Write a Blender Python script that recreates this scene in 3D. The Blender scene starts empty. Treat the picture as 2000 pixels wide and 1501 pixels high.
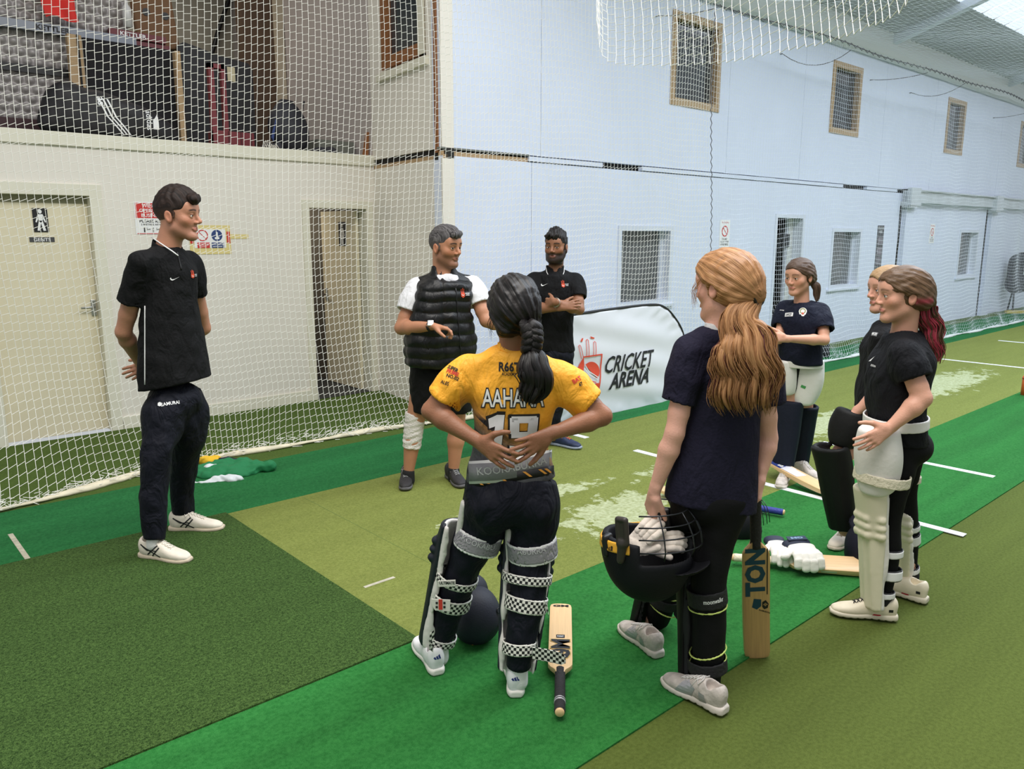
import bpy, bmesh, math, random
import numpy as np
from mathutils import Vector, Matrix
from mathutils.bvhtree import BVHTree
SC = bpy.context.scene
COL = SC.collection
random.seed(7); RNG = np.random.default_rng(7)

# ------------------------------------------------------------------ camera, light, exposure
F = 1530.0; PITCH = math.atan(292/F); YAW = math.radians(48.25); H = 1.65
cp, sp, cy, sy = math.cos(PITCH), math.sin(PITCH), math.cos(YAW), math.sin(YAW)
FWD = np.array([cy*cp, sy*cp, -sp]); RGT = np.array([sy, -cy, 0.0]); UPV = np.cross(RGT, FWD)
CAM = np.array([0, 0, H])
cam = bpy.data.cameras.new('camera'); camo = bpy.data.objects.new('camera', cam); COL.objects.link(camo)
cam.sensor_width = 36; cam.lens = 36*F/2000; cam.clip_start = .05; cam.clip_end = 200
M = Matrix(((RGT[0], UPV[0], -FWD[0], 0), (RGT[1], UPV[1], -FWD[1], 0), (RGT[2], UPV[2], -FWD[2], H), (0, 0, 0, 1)))
camo.matrix_world = M
SC.camera = camo
SC.view_settings.view_transform = 'Standard'; SC.view_settings.look = 'None'
SC.view_settings.exposure = 0.0; SC.view_settings.gamma = 1.0; SC.view_settings.use_curve_mapping = False
world = bpy.data.worlds.new('world'); SC.world = world; world.use_nodes = True
world.node_tree.nodes['Background'].inputs[0].default_value = (.93, .97, 1.0, 1)
world.node_tree.nodes['Background'].inputs[1].default_value = 0.56
def area(name, loc, size, sizey, energy, color, rot=(0, 0, 0)):
    l = bpy.data.lights.new(name, 'AREA'); l.shape = 'RECTANGLE'; l.size = size; l.size_y = sizey; l.energy = energy; l.color = color
    o = bpy.data.objects.new(name, l); o.location = loc; o.rotation_euler = rot; COL.objects.link(o); return o
area('skylight_bay', (11, 1.5, 6.3), 14, 3.0, 1120, (.82, .90, 1.0))
area('skylight_near', (1.0, 1.5, 6.0), 5, 3, 400, (1.0, .96, .9))
area('mezzanine_lamp', (2.6, 8.6, 4.9), 1.2, .6, 26, (1.0, .93, .82))
area('corridor_fill', (3.7, 8.5, 2.2), .3, .3, 13, (1.0, .9, .75))  # added unseen light that brightens the open door leaf

def ray(x, y): return FWD + RGT*(x-1000)/F + UPV*(750.5-y)/F
def onz(x, y, z=0.0):
    d = ray(x, y); return CAM + d*(z-H)/d[2]
def ony(x, y, Y):
    d = ray(x, y); return CAM + d*Y/d[1]
def onx(x, y, X):
    d = ray(x, y); return CAM + d*X/d[0]

# ------------------------------------------------------------------ materials
def lin(c): return tuple(((v/255)/12.92 if v/255 <= .04045 else ((v/255+.055)/1.055)**2.4) for v in c)
MATS = {}
def mat(name, rgb, rough=.6, var=.0, vscale=8, bump=0., bscale=60, metal=0., spec=.5, stretch=(1, 1, 1), detail=3, sheen=0., emit=0, vcol=None, alpha=1, fold=0., coat=0.):
    if name in MATS: return MATS[name]
    m = bpy.data.materials.new(name); m.use_nodes = True; MATS[name] = m
    nt = m.node_tree; N = nt.nodes; L = nt.links; b = N['Principled BSDF']
    c = lin(rgb); b.inputs['Roughness'].default_value = rough; b.inputs['Metallic'].default_value = metal
    b.inputs['Specular IOR Level'].default_value = spec
    if sheen: b.inputs['Sheen Weight'].default_value = sheen
    if coat: b.inputs['Coat Weight'].default_value = coat
    tc = N.new('ShaderNodeTexCoord'); mp = N.new('ShaderNodeMapping'); L.new(tc.outputs['Object'], mp.inputs[0])
    mp.inputs['Scale'].default_value = stretch
    base = None
    if vcol:
        at = N.new('ShaderNodeAttribute'); at.attribute_name = vcol; base = at.outputs['Color']
    if var:
        n = N.new('ShaderNodeTexNoise'); n.inputs['Scale'].default_value = vscale; n.inputs['Detail'].default_value = detail
        L.new(mp.outputs[0], n.inputs['Vector'])
        mr = N.new('ShaderNodeMapRange'); L.new(n.outputs[0], mr.inputs[0])
        mr.inputs[1].default_value = .3; mr.inputs[2].default_value = .7; mr.inputs[3].default_value = 1-var; mr.inputs[4].default_value = 1+var
        mx = N.new('ShaderNodeVectorMath'); mx.operation = 'SCALE'; L.new(mr.outputs[0], mx.inputs['Scale'])
        if base is not None: L.new(base, mx.inputs[0])
        else: mx.inputs[0].default_value = c
        base = mx.outputs[0]
    if base is not None: L.new(base, b.inputs['Base Color'])
    else: b.inputs['Base Color'].default_value = (*c, 1)
    if bump:
        n = N.new('ShaderNodeTexNoise'); n.inputs['Scale'].default_value = bscale; n.inputs['Detail'].default_value = 4
        L.new(mp.outputs[0], n.inputs['Vector'])
        bp = N.new('ShaderNodeBump'); bp.inputs['Strength'].default_value = min(1, bump); bp.inputs['Distance'].default_value = .01 if bump <= 1 else .01*bump
        L.new(n.outputs[0], bp.inputs['Height']); L.new(bp.outputs[0], b.inputs['Normal'])
    if fold:
        n = N.new('ShaderNodeTexNoise'); n.inputs['Scale'].default_value = 9; n.inputs['Detail'].default_value = 2.5; n.inputs['Distortion'].default_value = 1.6
        m3 = N.new('ShaderNodeMapping'); m3.inputs['Scale'].default_value = (1.6, 1.6, .8); m3.inputs['Rotation'].default_value = (.3, .5, 0); L.new(tc.outputs['Object'], m3.inputs[0]); L.new(m3.outputs[0], n.inputs['Vector'])
        b2 = N.new('ShaderNodeBump'); b2.inputs['Strength'].default_value = .9; b2.inputs['Distance'].default_value = .02*fold
        L.new(n.outputs[0], b2.inputs['Height'])
        if bump: L.new(b2.outputs[0], bp.inputs['Normal'])
        else: L.new(b2.outputs[0], b.inputs['Normal'])
    if emit:
        b.inputs['Emission Color'].default_value = (*c, 1); b.inputs['Emission Strength'].default_value = emit
    return m
def nodes_of(m): return m.node_tree.nodes, m.node_tree.links, m.node_tree.nodes['Principled BSDF']

# ------------------------------------------------------------------ objects
def tag(o, label=None, cat=None, group=None, kind=None):
    if label: o['label'] = label
    if cat: o['category'] = cat
    if group: o['group'] = group
    if kind: o['kind'] = kind
    return o
def empty(name, loc=(0, 0, 0), rz=0.0):
    o = bpy.data.objects.new(name, None); o.location = loc; o.rotation_euler = (0, 0, rz); o.empty_display_size = .1; COL.objects.link(o); return o
def link(name, me, m=None, parent=None, smooth=False):
    o = bpy.data.objects.new(name, me); COL.objects.link(o)
    if m is not None:
        for k in (m if isinstance(m, (list, tuple)) else [m]): me.materials.append(k)
    if smooth: me.shade_smooth()
    if parent is not None: o.parent = parent
    return o
def mesh_vf(name, V, Fc):
    me = bpy.data.meshes.new(name); V = np.asarray(V, float); 
    if isinstance(Fc, np.ndarray):
        n = Fc.shape[1]; me.vertices.add(len(V)); me.vertices.foreach_set('co', V.astype(np.float32).ravel())
        me.loops.add(Fc.size); me.polygons.add(len(Fc))
        me.loops.foreach_set('vertex_index', Fc.astype(np.int32).ravel())
        me.polygons.foreach_set('loop_start', np.arange(0, Fc.size, n, dtype=np.int32))
        me.polygons.foreach_set('loop_total', np.full(len(Fc), n, np.int32)); me.update(calc_edges=True); me.validate()
    else:
        me.from_pydata([tuple(v) for v in V], [], [tuple(f) for f in Fc]); me.update()
    return me
class MB:
    """collects boxes, prisms and tubes for ONE mesh"""
    def __init__(s): s.V = []; s.F = []
    def add(s, V, Fc):
        n = len(s.V); s.V += [tuple(map(float, v)) for v in V]; s.F += [tuple(int(i)+n for i in f) for f in Fc]; return s
    def box(s, lo, hi, R=None, c=None):
        x0, y0, z0 = lo; x1, y1, z1 = hi
        V = [(x0, y0, z0), (x1, y0, z0), (x1, y1, z0), (x0, y1, z0), (x0, y0, z1), (x1, y0, z1), (x1, y1, z1), (x0, y1, z1)]
        if R is not None: V = [tuple(np.array(c)+R@np.array(v)) for v in V]
        return s.add(V, [(0, 3, 2, 1), (4, 5, 6, 7), (0, 1, 5, 4), (1, 2, 6, 5), (2, 3, 7, 6), (3, 0, 4, 7)])
    def hexa(s, P):  # 8 corners: bottom 4 ccw, top 4 ccw
        return s.add(P, [(0, 3, 2, 1), (4, 5, 6, 7), (0, 1, 5, 4), (1, 2, 6, 5), (2, 3, 7, 6), (3, 0, 4, 7)])
    def tube(s, pts, r, n=6, caps=True, closed=False, flat=None):
        pts = [np.array(p, float) for p in pts]; m = len(pts)
        rr = r if hasattr(r, '__len__') else [r]*m
        V = []; prev = None
        for i, p in enumerate(pts):
            if closed: t = pts[(i+1) % m]-pts[i-1]
            else: t = pts[min(i+1, m-1)]-pts[max(i-1, 0)]
            t = t/(np.linalg.norm(t)+1e-9)
            if prev is None:
                a = np.array([0, 0, 1.]) if abs(t[2]) < .9 else np.array([1., 0, 0]); u = np.cross(t, a)
            else: u = prev-t*(prev@t)
            u /= np.linalg.norm(u)+1e-9; prev = u; w = np.cross(t, u)
            for k in range(n):
                an = 2*math.pi*k/n; f = 1 if flat is None else flat
                V.append(p+rr[i]*(math.cos(an)*u+math.sin(an)*w*f))
        Fc = []
        for i in range(m if closed else m-1):
            j = (i+1) % m
            for k in range(n): Fc.append((i*n+k, i*n+(k+1) % n, j*n+(k+1) % n, j*n+k))
        if caps and not closed: Fc += [tuple(range(n))[::-1], tuple((m-1)*n+k for k in range(n))]
        return s.add(V, Fc)
    def cyl(s, a, b, r, n=16, r2=None): return s.tube([a, b], [r, r if r2 is None else r2], n)
    def prism(s, poly, fn, t0, t1):
        """poly: 2-D outline ccw; fn(u,v,t)->xyz"""
        n = len(poly); V = [fn(u, v, t0) for u, v in poly]+[fn(u, v, t1) for u, v in poly]
        return s.add(V, [tuple(range(n))[::-1], tuple(range(n, 2*n))]+[(i, (i+1) % n, n+(i+1) % n, n+i) for i in range(n)])
    def grid(s, fn, nu, nv):
        V = [fn(i/(nu-1), j/(nv-1)) for i in range(nu) for j in range(nv)]
        return s.add(V, [(i*nv+j, (i+1)*nv+j, (i+1)*nv+j+1, i*nv+j+1) for i in range(nu-1) for j in range(nv-1)])
    def build(s, name, m, parent=None, smooth=False, bevel=0):
        me = bpy.data.meshes.new(name); me.from_pydata(s.V, [], s.F); me.update()
        bm = bmesh.new(); bm.from_mesh(me); bmesh.ops.recalc_face_normals(bm, faces=bm.faces); bm.to_mesh(me); bm.free()
        o = link(name, me, m, parent, smooth)
        if bevel:
            b = o.modifiers.new('bevel', 'BEVEL'); b.width = bevel; b.segments = 2; b.limit_method = 'ANGLE'
        return o
def slab(name, m, lo, hi, parent=None, bevel=0): return MB().box(lo, hi).build(name, m, parent, bevel=bevel)
def unit(v): v = np.array(v, float); return v/(np.linalg.norm(v)+1e-12)

# ------------------------------------------------------------------ distance-field modelling
class Prim:
    def __init__(s, f, lo, hi): s.f = f; s.lo = np.array(lo, float); s.hi = np.array(hi, float)
def RC(a, b, ra, rb=None, flat=None):
    """round cone; flat=(axis, factor) squashes along an axis"""
    a = np.array(a, float); b = np.array(b, float); rb = ra if rb is None else rb; ab = b-a; L2 = ab@ab+1e-9; rm = max(ra, rb)
    if flat is not None: n = unit(flat[0]); k = 1/flat[1]-1
    def f(X, Y, Z):
        x, y, z = X-a[0], Y-a[1], Z-a[2]
        t = np.clip((x*ab[0]+y*ab[1]+z*ab[2])/L2, 0, 1)
        x = x-t*ab[0]; y = y-t*ab[1]; z = z-t*ab[2]
        if flat is not None:
            q = (x*n[0]+y*n[1]+z*n[2])*k; x = x+q*n[0]; y = y+q*n[1]; z = z+q*n[2]
        return np.sqrt(x*x+y*y+z*z)-(ra+(rb-ra)*t)
    return Prim(f, np.minimum(a, b)-rm, np.maximum(a, b)+rm)
def EL(c, r, R=None):
    c = np.array(c, float); r = np.array(r, float); R = np.eye(3) if R is None else np.array(R)
    e = np.sqrt(((R*r)**2).sum(1))
    def f(X, Y, Z):
        x, y, z = X-c[0], Y-c[1], Z-c[2]
        u = [x*R[0, i]+y*R[1, i]+z*R[2, i] for i in range(3)]
        k0 = np.sqrt(sum((u[i]/r[i])**2 for i in range(3))); k1 = np.sqrt(sum((u[i]/r[i]**2)**2 for i in range(3)))+1e-9
        return k0*(k0-1)/k1
    return Prim(f, c-e, c+e)
def HS(p, n):
    """half space: inside where (x-p).n < 0"""
    p = np.array(p, float); n = unit(n); B = 1e3
    return Prim(lambda X, Y, Z: (X-p[0])*n[0]+(Y-p[1])*n[1]+(Z-p[2])*n[2], [-B]*3, [B]*3)
def BX(c, h, R=None, r=0.0):
    c = np.array(c, float); h = np.array(h, float); R = np.eye(3) if R is None else np.array(R); e = np.abs(R)@h
    def f(X, Y, Z):
        x, y, z = X-c[0], Y-c[1], Z-c[2]
        q = [np.abs(x*R[0, i]+y*R[1, i]+z*R[2, i])-(h[i]-r) for i in range(3)]
        o = np.sqrt(sum(np.maximum(t, 0)**2 for t in q)); return o+np.minimum(np.maximum(np.maximum(q[0], q[1]), q[2]), 0)-r
    return Prim(f, c-e, c+e)
def catmull(K, n):
    K = np.array(K, float); m = len(K); out = []
    P = np.vstack([2*K[0]-K[1], K, 2*K[-1]-K[-2]])
    for i in range(n):
        s = i/(n-1)*(m-1); j = min(int(s), m-2); t = s-j; a, b, c, d = P[j], P[j+1], P[j+2], P[j+3]
        out.append(.5*((2*b)+(c-a)*t+(2*a-5*b+4*c-d)*t*t+(3*b-a-3*c+d)*t**3))
    return np.array(out)
def LOFT(keys, xdir=(1, 0, 0), n=2.0, rnd=.01, capA=True, capB=True):
    """keys: (pos3, halfwidth, halfdepth[, twist]) stacked along the line first->last"""
    K = np.array([list(k[0])+[k[1], k[2], (k[3] if len(k) > 3 else 0)] for k in keys], float)
    A = K[0, :3]; Bp = K[-1, :3]; ax = unit(Bp-A); S = catmull(K, 40) if len(K) > 2 else np.array([K[0]+(K[1]-K[0])*i/39 for i in range(40)])
    T = (S[:, :3]-A)@ax; T = np.maximum.accumulate(T+np.arange(40)*1e-7)
    x0 = unit(np.array(xdir, float)-ax*(np.array(xdir)@ax)); y0 = np.cross(ax, x0)
    cx = (S[:, :3]-A)@x0; cy_ = (S[:, :3]-A)@y0; W = np.maximum(S[:, 3], 1e-3); D = np.maximum(S[:, 4], 1e-3); TW = S[:, 5]
    has_tw = np.abs(TW).max() > 1e-6
    def f(X, Y, Z):
        x, y, z = X-A[0], Y-A[1], Z-A[2]
        t = x*ax[0]+y*ax[1]+z*ax[2]; u = x*x0[0]+y*x0[1]+z*x0[2]; v = x*y0[0]+y*y0[1]+z*y0[2]
        u = u-np.interp(t, T, cx); v = v-np.interp(t, T, cy_); w = np.interp(t, T, W); d = np.interp(t, T, D)
        if has_tw:
            a = np.interp(t, T, TW); ca, sa = np.cos(a), np.sin(a); u, v = u*ca+v*sa, -u*sa+v*ca
        if n == 2.0: q = np.sqrt((u/w)**2+(v/d)**2)
        else: q = (np.abs(u/w)**n+np.abs(v/d)**n)**(1/n)
        q = q+1e-6; L = np.sqrt(u*u+v*v); dd = np.where(q > .2, L*(1-1/q), -np.minimum(w, d)*.8)
        cap = np.full_like(dd, -1e3)
        if capA: cap = np.maximum(cap, T[0]-t)
        if capB: cap = np.maximum(cap, t-T[-1])
        if rnd > 0:
            a_ = dd+rnd; b_ = cap+rnd
            return np.minimum(np.maximum(a_, b_), 0)+np.sqrt(np.maximum(a_, 0)**2+np.maximum(b_, 0)**2)-rnd
        return np.maximum(dd, cap)
    m = max(W.max(), D.max()); return Prim(f, S[:, :3].min(0)-m, S[:, :3].max(0)+m)
def XF(p, R, c, s=1.0):
    """place a primitive given in a local frame (columns of R) at c, scaled s"""
    R = np.array(R); c = np.array(c, float)
    cs = np.array([[p.lo[0] if i & 1 else p.hi[0], p.lo[1] if i & 2 else p.hi[1], p.lo[2] if i & 4 else p.hi[2]] for i in range(8)])
    W = cs@R.T*s+c
    def f(X, Y, Z):
        x, y, z = (X-c[0])/s, (Y-c[1])/s, (Z-c[2])/s
        return p.f(x*R[0, 0]+y*R[1, 0]+z*R[2, 0], x*R[0, 1]+y*R[1, 1]+z*R[2, 1], x*R[0, 2]+y*R[1, 2]+z*R[2, 2])*s
    return Prim(f, W.min(0), W.max(0))
def axis_pts(lo, hi, h, fine):
    xs = [lo]; x = lo
    while x < hi:
        st = h
        for a, b, hf in fine:
            if a-1e-9 <= x < b: st = min(st, hf)
            elif x < a < x+st: st = min(st, max(a-x, hf))
        x += st; xs.append(x)
    return np.array(xs)
def wrinkle(amp, freq, seed, aniso=(1, 1, 1), n=7):
    r = np.random.default_rng(seed); Kv = r.normal(size=(n, 3)); Kv /= np.linalg.norm(Kv, axis=1)[:, None]
    Kv = Kv*np.array(aniso)*freq*(.6+.9*r.random((n, 1))); ph = r.random(n)*6.28
    def f(P):
        w = P+.012*np.sin(P[:, [1, 2, 0]]*freq*.5)
        return amp/n**.5*np.sin(w@Kv.T+ph).sum(1)
    return f
def field(ops, h, fine=(), pad=.02):
    lo = np.full(3, 1e9); hi = -lo
    for o in ops:
        if o[0] == 'u': lo = np.minimum(lo, o[1].lo); hi = np.maximum(hi, o[1].hi)
    lo = lo-pad; hi = hi+pad
    ax = [axis_pts(lo[i], hi[i], h, [(f[0][i], f[1][i], f[2]) for f in fine]) for i in range(3)]
    D = np.full([len(a) for a in ax], .08, np.float32)
    for o in ops:
        if o[0] == 'w':
            fn = o[1]; lim = o[2] if len(o) > 2 else .03
            I = np.nonzero(np.abs(D) < lim)
            P = np.stack([ax[0][I[0]], ax[1][I[1]], ax[2][I[2]]], 1)
            D[I] += fn(P).astype(np.float32); continue
        p = o[1]; k = o[2] if len(o) > 2 else 0.0
        if o[0] == 'i': sl = [slice(0, len(a)) for a in ax]
        else:
            m = k+.05; sl = [slice(max(0, int(np.searchsorted(ax[i], p.lo[i]-m))-1), int(np.searchsorted(ax[i], p.hi[i]+m))+1) for i in range(3)]
        X = ax[0][sl[0]][:, None, None]; Y = ax[1][sl[1]][None, :, None]; Z = ax[2][sl[2]][None, None, :]
        if 0 in (X.size, Y.size, Z.size): continue
        d = p.f(X, Y, Z)+np.zeros((X.size, Y.size, Z.size)); S = D[sl[0], sl[1], sl[2]]
        if o[0] == 'u':
            if k > 0:
                hh = np.maximum(k-np.abs(S-d), 0)/k; r = np.minimum(S, d)-hh*hh*k*.25
            else: r = np.minimum(S, d)
        elif o[0] == 's':
            d = -d
            if k > 0:
                hh = np.maximum(k-np.abs(S-d), 0)/k; r = np.maximum(S, d)+hh*hh*k*.25
            else: r = np.maximum(S, d)
        else:
            if k > 0:
                hh = np.maximum(k-np.abs(S-d), 0)/k; r = np.maximum(S, d)+hh*hh*k*.25
            else: r = np.maximum(S, d)
        D[sl[0], sl[1], sl[2]] = r
    return D, ax
def nets(D, ax):
    D = D.copy()
    for i in range(3):
        s = [slice(None)]*3; s[i] = 0; D[tuple(s)] = np.maximum(D[tuple(s)], .001); s[i] = -1; D[tuple(s)] = np.maximum(D[tuple(s)], .001)
    S = D < 0; U = S.astype(np.uint8)
    A = sum(U[a:U.shape[0]-1+a, b:U.shape[1]-1+b, c:U.shape[2]-1+c] for a in (0, 1) for b in (0, 1) for c in (0, 1))
    act = (A > 0) & (A < 8); I = np.argwhere(act); idx = np.full(act.shape, -1, np.int32); idx[act] = np.arange(len(I))
    cor = [(a, b, c) for a in (0, 1) for b in (0, 1) for c in (0, 1)]
    val = {c: D[I[:, 0]+c[0], I[:, 1]+c[1], I[:, 2]+c[2]].astype(np.float64) for c in cor}
    pos = {c: np.stack([ax[0][I[:, 0]+c[0]], ax[1][I[:, 1]+c[1]], ax[2][I[:, 2]+c[2]]], 1) for c in cor}
    acc = np.zeros((len(I), 3)); cnt = np.zeros(len(I))
    for c in cor:
        for j in range(3):
            if c[j] == 0:
                e = list(c); e[j] = 1; e = tuple(e); f0, f1 = val[c], val[e]; m = (f0 < 0) != (f1 < 0)
                t = np.where(m, f0/np.where(m, f0-f1, 1), 0)[:, None]
                acc += m[:, None]*(pos[c]+t*(pos[e]-pos[c])); cnt += m
    V = acc/np.maximum(cnt, 1)[:, None]; Q = []
    for j in range(3):
        a, b = [(1, 2), (2, 0), (0, 1)][j]
        s0 = [slice(None)]*3; s1 = [slice(None)]*3; s0[j] = slice(0, -1); s1[j] = slice(1, None)
        E = S[tuple(s0)] != S[tuple(s1)]; P = np.argwhere(E); P = P[(P[:, a] > 0) & (P[:, b] > 0) & (P[:, a] < act.shape[a]) & (P[:, b] < act.shape[b])]
        sg = S[P[:, 0], P[:, 1], P[:, 2]]
        def g(da, db):
            q = P.copy(); q[:, a] += da; q[:, b] += db; return idx[q[:, 0], q[:, 1], q[:, 2]]
        q = np.stack([g(-1, -1), g(0, -1), g(0, 0), g(-1, 0)], 1); q[~sg] = q[~sg][:, ::-1]; Q.append(q)
    Q = np.vstack(Q); Q = Q[(Q >= 0).all(1)]
    return V, Q
def sculpt(name, ops, h, m, parent=None, fine=(), colfn=None, attrs=None, keep=0, smooth=True, relax=0):
    V, Q = nets(*field(ops, h, fine))
    for _ in range(relax):
        n = len(V); acc = np.zeros((n, 3)); c = np.zeros(n)
        for i in range(4):
            np.add.at(acc, Q[:, i], V[Q[:, (i+1) % 4]]); np.add.at(c, Q[:, i], 1); np.add.at(acc, Q[:, i], V[Q[:, (i-1) % 4]]); np.add.at(c, Q[:, i], 1)
        V = .5*V+.5*acc/np.maximum(c, 1)[:, None]
    me = mesh_vf(name, V, Q); o = link(name, me, m, parent, smooth)
    if colfn is not None:
        C = np.ones((len(V), 4), np.float32); C[:, :3] = colfn(V); a = me.color_attributes.new('col', 'FLOAT_COLOR', 'POINT'); a.data.foreach_set('color', C.ravel())
    for k, fn in (attrs or {}).items():
        a = me.attributes.new(k, 'FLOAT_VECTOR', 'POINT'); a.data.foreach_set('vector', fn(V).astype(np.float32).ravel())
    return o

# ------------------------------------------------------------------ lettering and decals wrapped on surfaces
def text_mesh(body, size=1.0, bold=0.0, shear=0.0, space=1.0, align='CENTER', line=1.0):
    cu = bpy.data.curves.new('t', 'FONT'); cu.body = body; cu.size = size; cu.offset = bold; cu.shear = shear; cu.space_character = space
    cu.align_x = align; cu.align_y = 'CENTER'; cu.space_line = line; cu.resolution_u = 2
    o = bpy.data.objects.new('t', cu); COL.objects.link(o); bpy.context.view_layer.update()
    me = bpy.data.meshes.new_from_object(o.evaluated_get(bpy.context.evaluated_depsgraph_get()))
    bpy.data.objects.remove(o); bpy.data.curves.remove(cu); return me
def poly_mesh(polys):
    V = []; Fc = []
    for p in polys:
        n = len(V); V += [(x, y, 0) for x, y in p]; Fc.append(tuple(range(n, n+len(p))))
    me = bpy.data.meshes.new('p'); me.from_pydata(V, [], Fc); me.update(); return me
def cut_grid(me, step):
    bm = bmesh.new(); bm.from_mesh(me); bmesh.ops.triangulate(bm, faces=bm.faces)
    xs = [v.co.x for v in bm.verts]; ys = [v.co.y for v in bm.verts]
    if xs:
        for (a, b, n) in ((min(xs), max(xs), (1, 0, 0)), (min(ys), max(ys), (0, 1, 0))):
            t = a+step
            while t < b:
                bmesh.ops.bisect_plane(bm, geom=bm.verts[:]+bm.edges[:]+bm.faces[:], plane_co=(t*n[0], t*n[1], 0), plane_no=n); t += step
    bm.to_mesh(me); bm.free(); return me
def tree_of(o, space=None):
    """BVH of an object's mesh in its own local space (children of figures share the figure's space)"""
    me = o.data; V = np.empty(len(me.vertices)*3, np.float32); me.vertices.foreach_get('co', V); V = V.reshape(-1, 3)
    return BVHTree.FromPolygons([tuple(v) for v in V.tolist()], [tuple(p.vertices) for p in me.polygons])
def decal(name, me, m, parent, tree, origin, right, up, size=(1, 1), lift=.0018, step=.02, thick=0.0, maxd=.6, curve=None, backoff=.25):
    """project flat mesh `me` (xy) onto the surface: origin=centre, shooting along -normal where normal=right x up"""
    cut_grid(me, step); r = unit(right); u = unit(np.array(up)-r*(np.array(up)@r)); n = np.cross(r, u); o = np.array(origin, float)
    for v in me.vertices:
        x, y = v.co.x*size[0], v.co.y*size[1]
        if curve: x, y = curve(x, y)
        p = o+r*x+u*y; hit, no, _, _ = tree.ray_cast(Vector(p+n*backoff), Vector(-n), maxd)
        if hit is None:
            hit, no, _, _ = tree.find_nearest(Vector(p))
            if hit is None: continue
        if no.dot(Vector(n)) < 0: no = -no
        v.co = hit+no*lift
    me.update(); ob = link(name, me, m, parent)
    return ob
def flat_text(name, body, m, parent, origin, right, up, width=None, height=None, bold=0, shear=0, space=1.0, line=1.0, lift=.001):
    me = text_mesh(body, 1.0, bold, shear, space, line=line); V = np.array([v.co[:] for v in me.vertices])
    if len(V) == 0: return None
    lo, hi = V.min(0), V.max(0); c = (lo+hi)/2; s = (width/(hi[0]-lo[0])) if width else height/(hi[1]-lo[1])
    sy_ = (height/(hi[1]-lo[1])) if height else s
    r = unit(right); u = unit(up); n = np.cross(r, u); o = np.array(origin, float)
    for v in me.vertices:
        v.co = Vector(o+r*(v.co.x-c[0])*s+u*(v.co.y-c[1])*sy_+n*lift)
    return link(name, me, m, parent)
def norm_text(body, width, height, bold=0, shear=0, space=1.0, line=1.0):
    me = text_mesh(body, 1.0, bold, shear, space, line=line); V = np.array([v.co[:] for v in me.vertices]); lo, hi = V.min(0), V.max(0); c = (lo+hi)/2
    for v in me.vertices: v.co.x = (v.co.x-c[0])*width/(hi[0]-lo[0]); v.co.y = (v.co.y-c[1])*height/(hi[1]-lo[1])
    return me
# ------------------------------------------------------------------ the hall
YL, YR, XR0 = 7.15, 5.7, 4.27
WHITE = mat('white_paint', (216, 223, 240), .55, var=.025, vscale=1.3, bump=.12, bscale=25)
CREAM = mat('cream_paint', (226, 222, 205), .5, var=.03, vscale=1.6, bump=.1, bscale=20)
WALLC = mat('off_white_wall', (230, 224, 214), .6, var=.02, vscale=1.2, bump=.1, bscale=18)
DOORC = mat('cream_door', (226, 216, 188), .45, var=.03, vscale=2.2)
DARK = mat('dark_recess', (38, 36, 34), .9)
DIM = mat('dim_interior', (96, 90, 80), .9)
TIMBER = mat('raw_timber', (176, 148, 112), .7, var=.12, vscale=5, stretch=(3, 3, 22), bump=.2, bscale=30)
TIMBERH = mat('raw_timber_sill', (178, 152, 118), .7, var=.12, vscale=5, stretch=(3, 22, 22))
BROWNW = mat('varnished_timber', (138, 88, 48), .5, var=.18, vscale=5, stretch=(20, 20, 3))
STEEL = mat('brushed_steel', (190, 190, 190), .3, metal=1)
BLACK = mat('black_plastic', (20, 20, 22), .45)
SIGNW = mat('white_vinyl', (240, 240, 240), .45)
SIGNR = mat('red_vinyl', (206, 52, 48), .5)
SIGNB = mat('blue_vinyl', (44, 66, 120), .5)
SIGNK = mat('black_vinyl', (22, 20, 24), .5)
YTAPE = mat('yellowed_tape', (226, 208, 140), .5)

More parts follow.
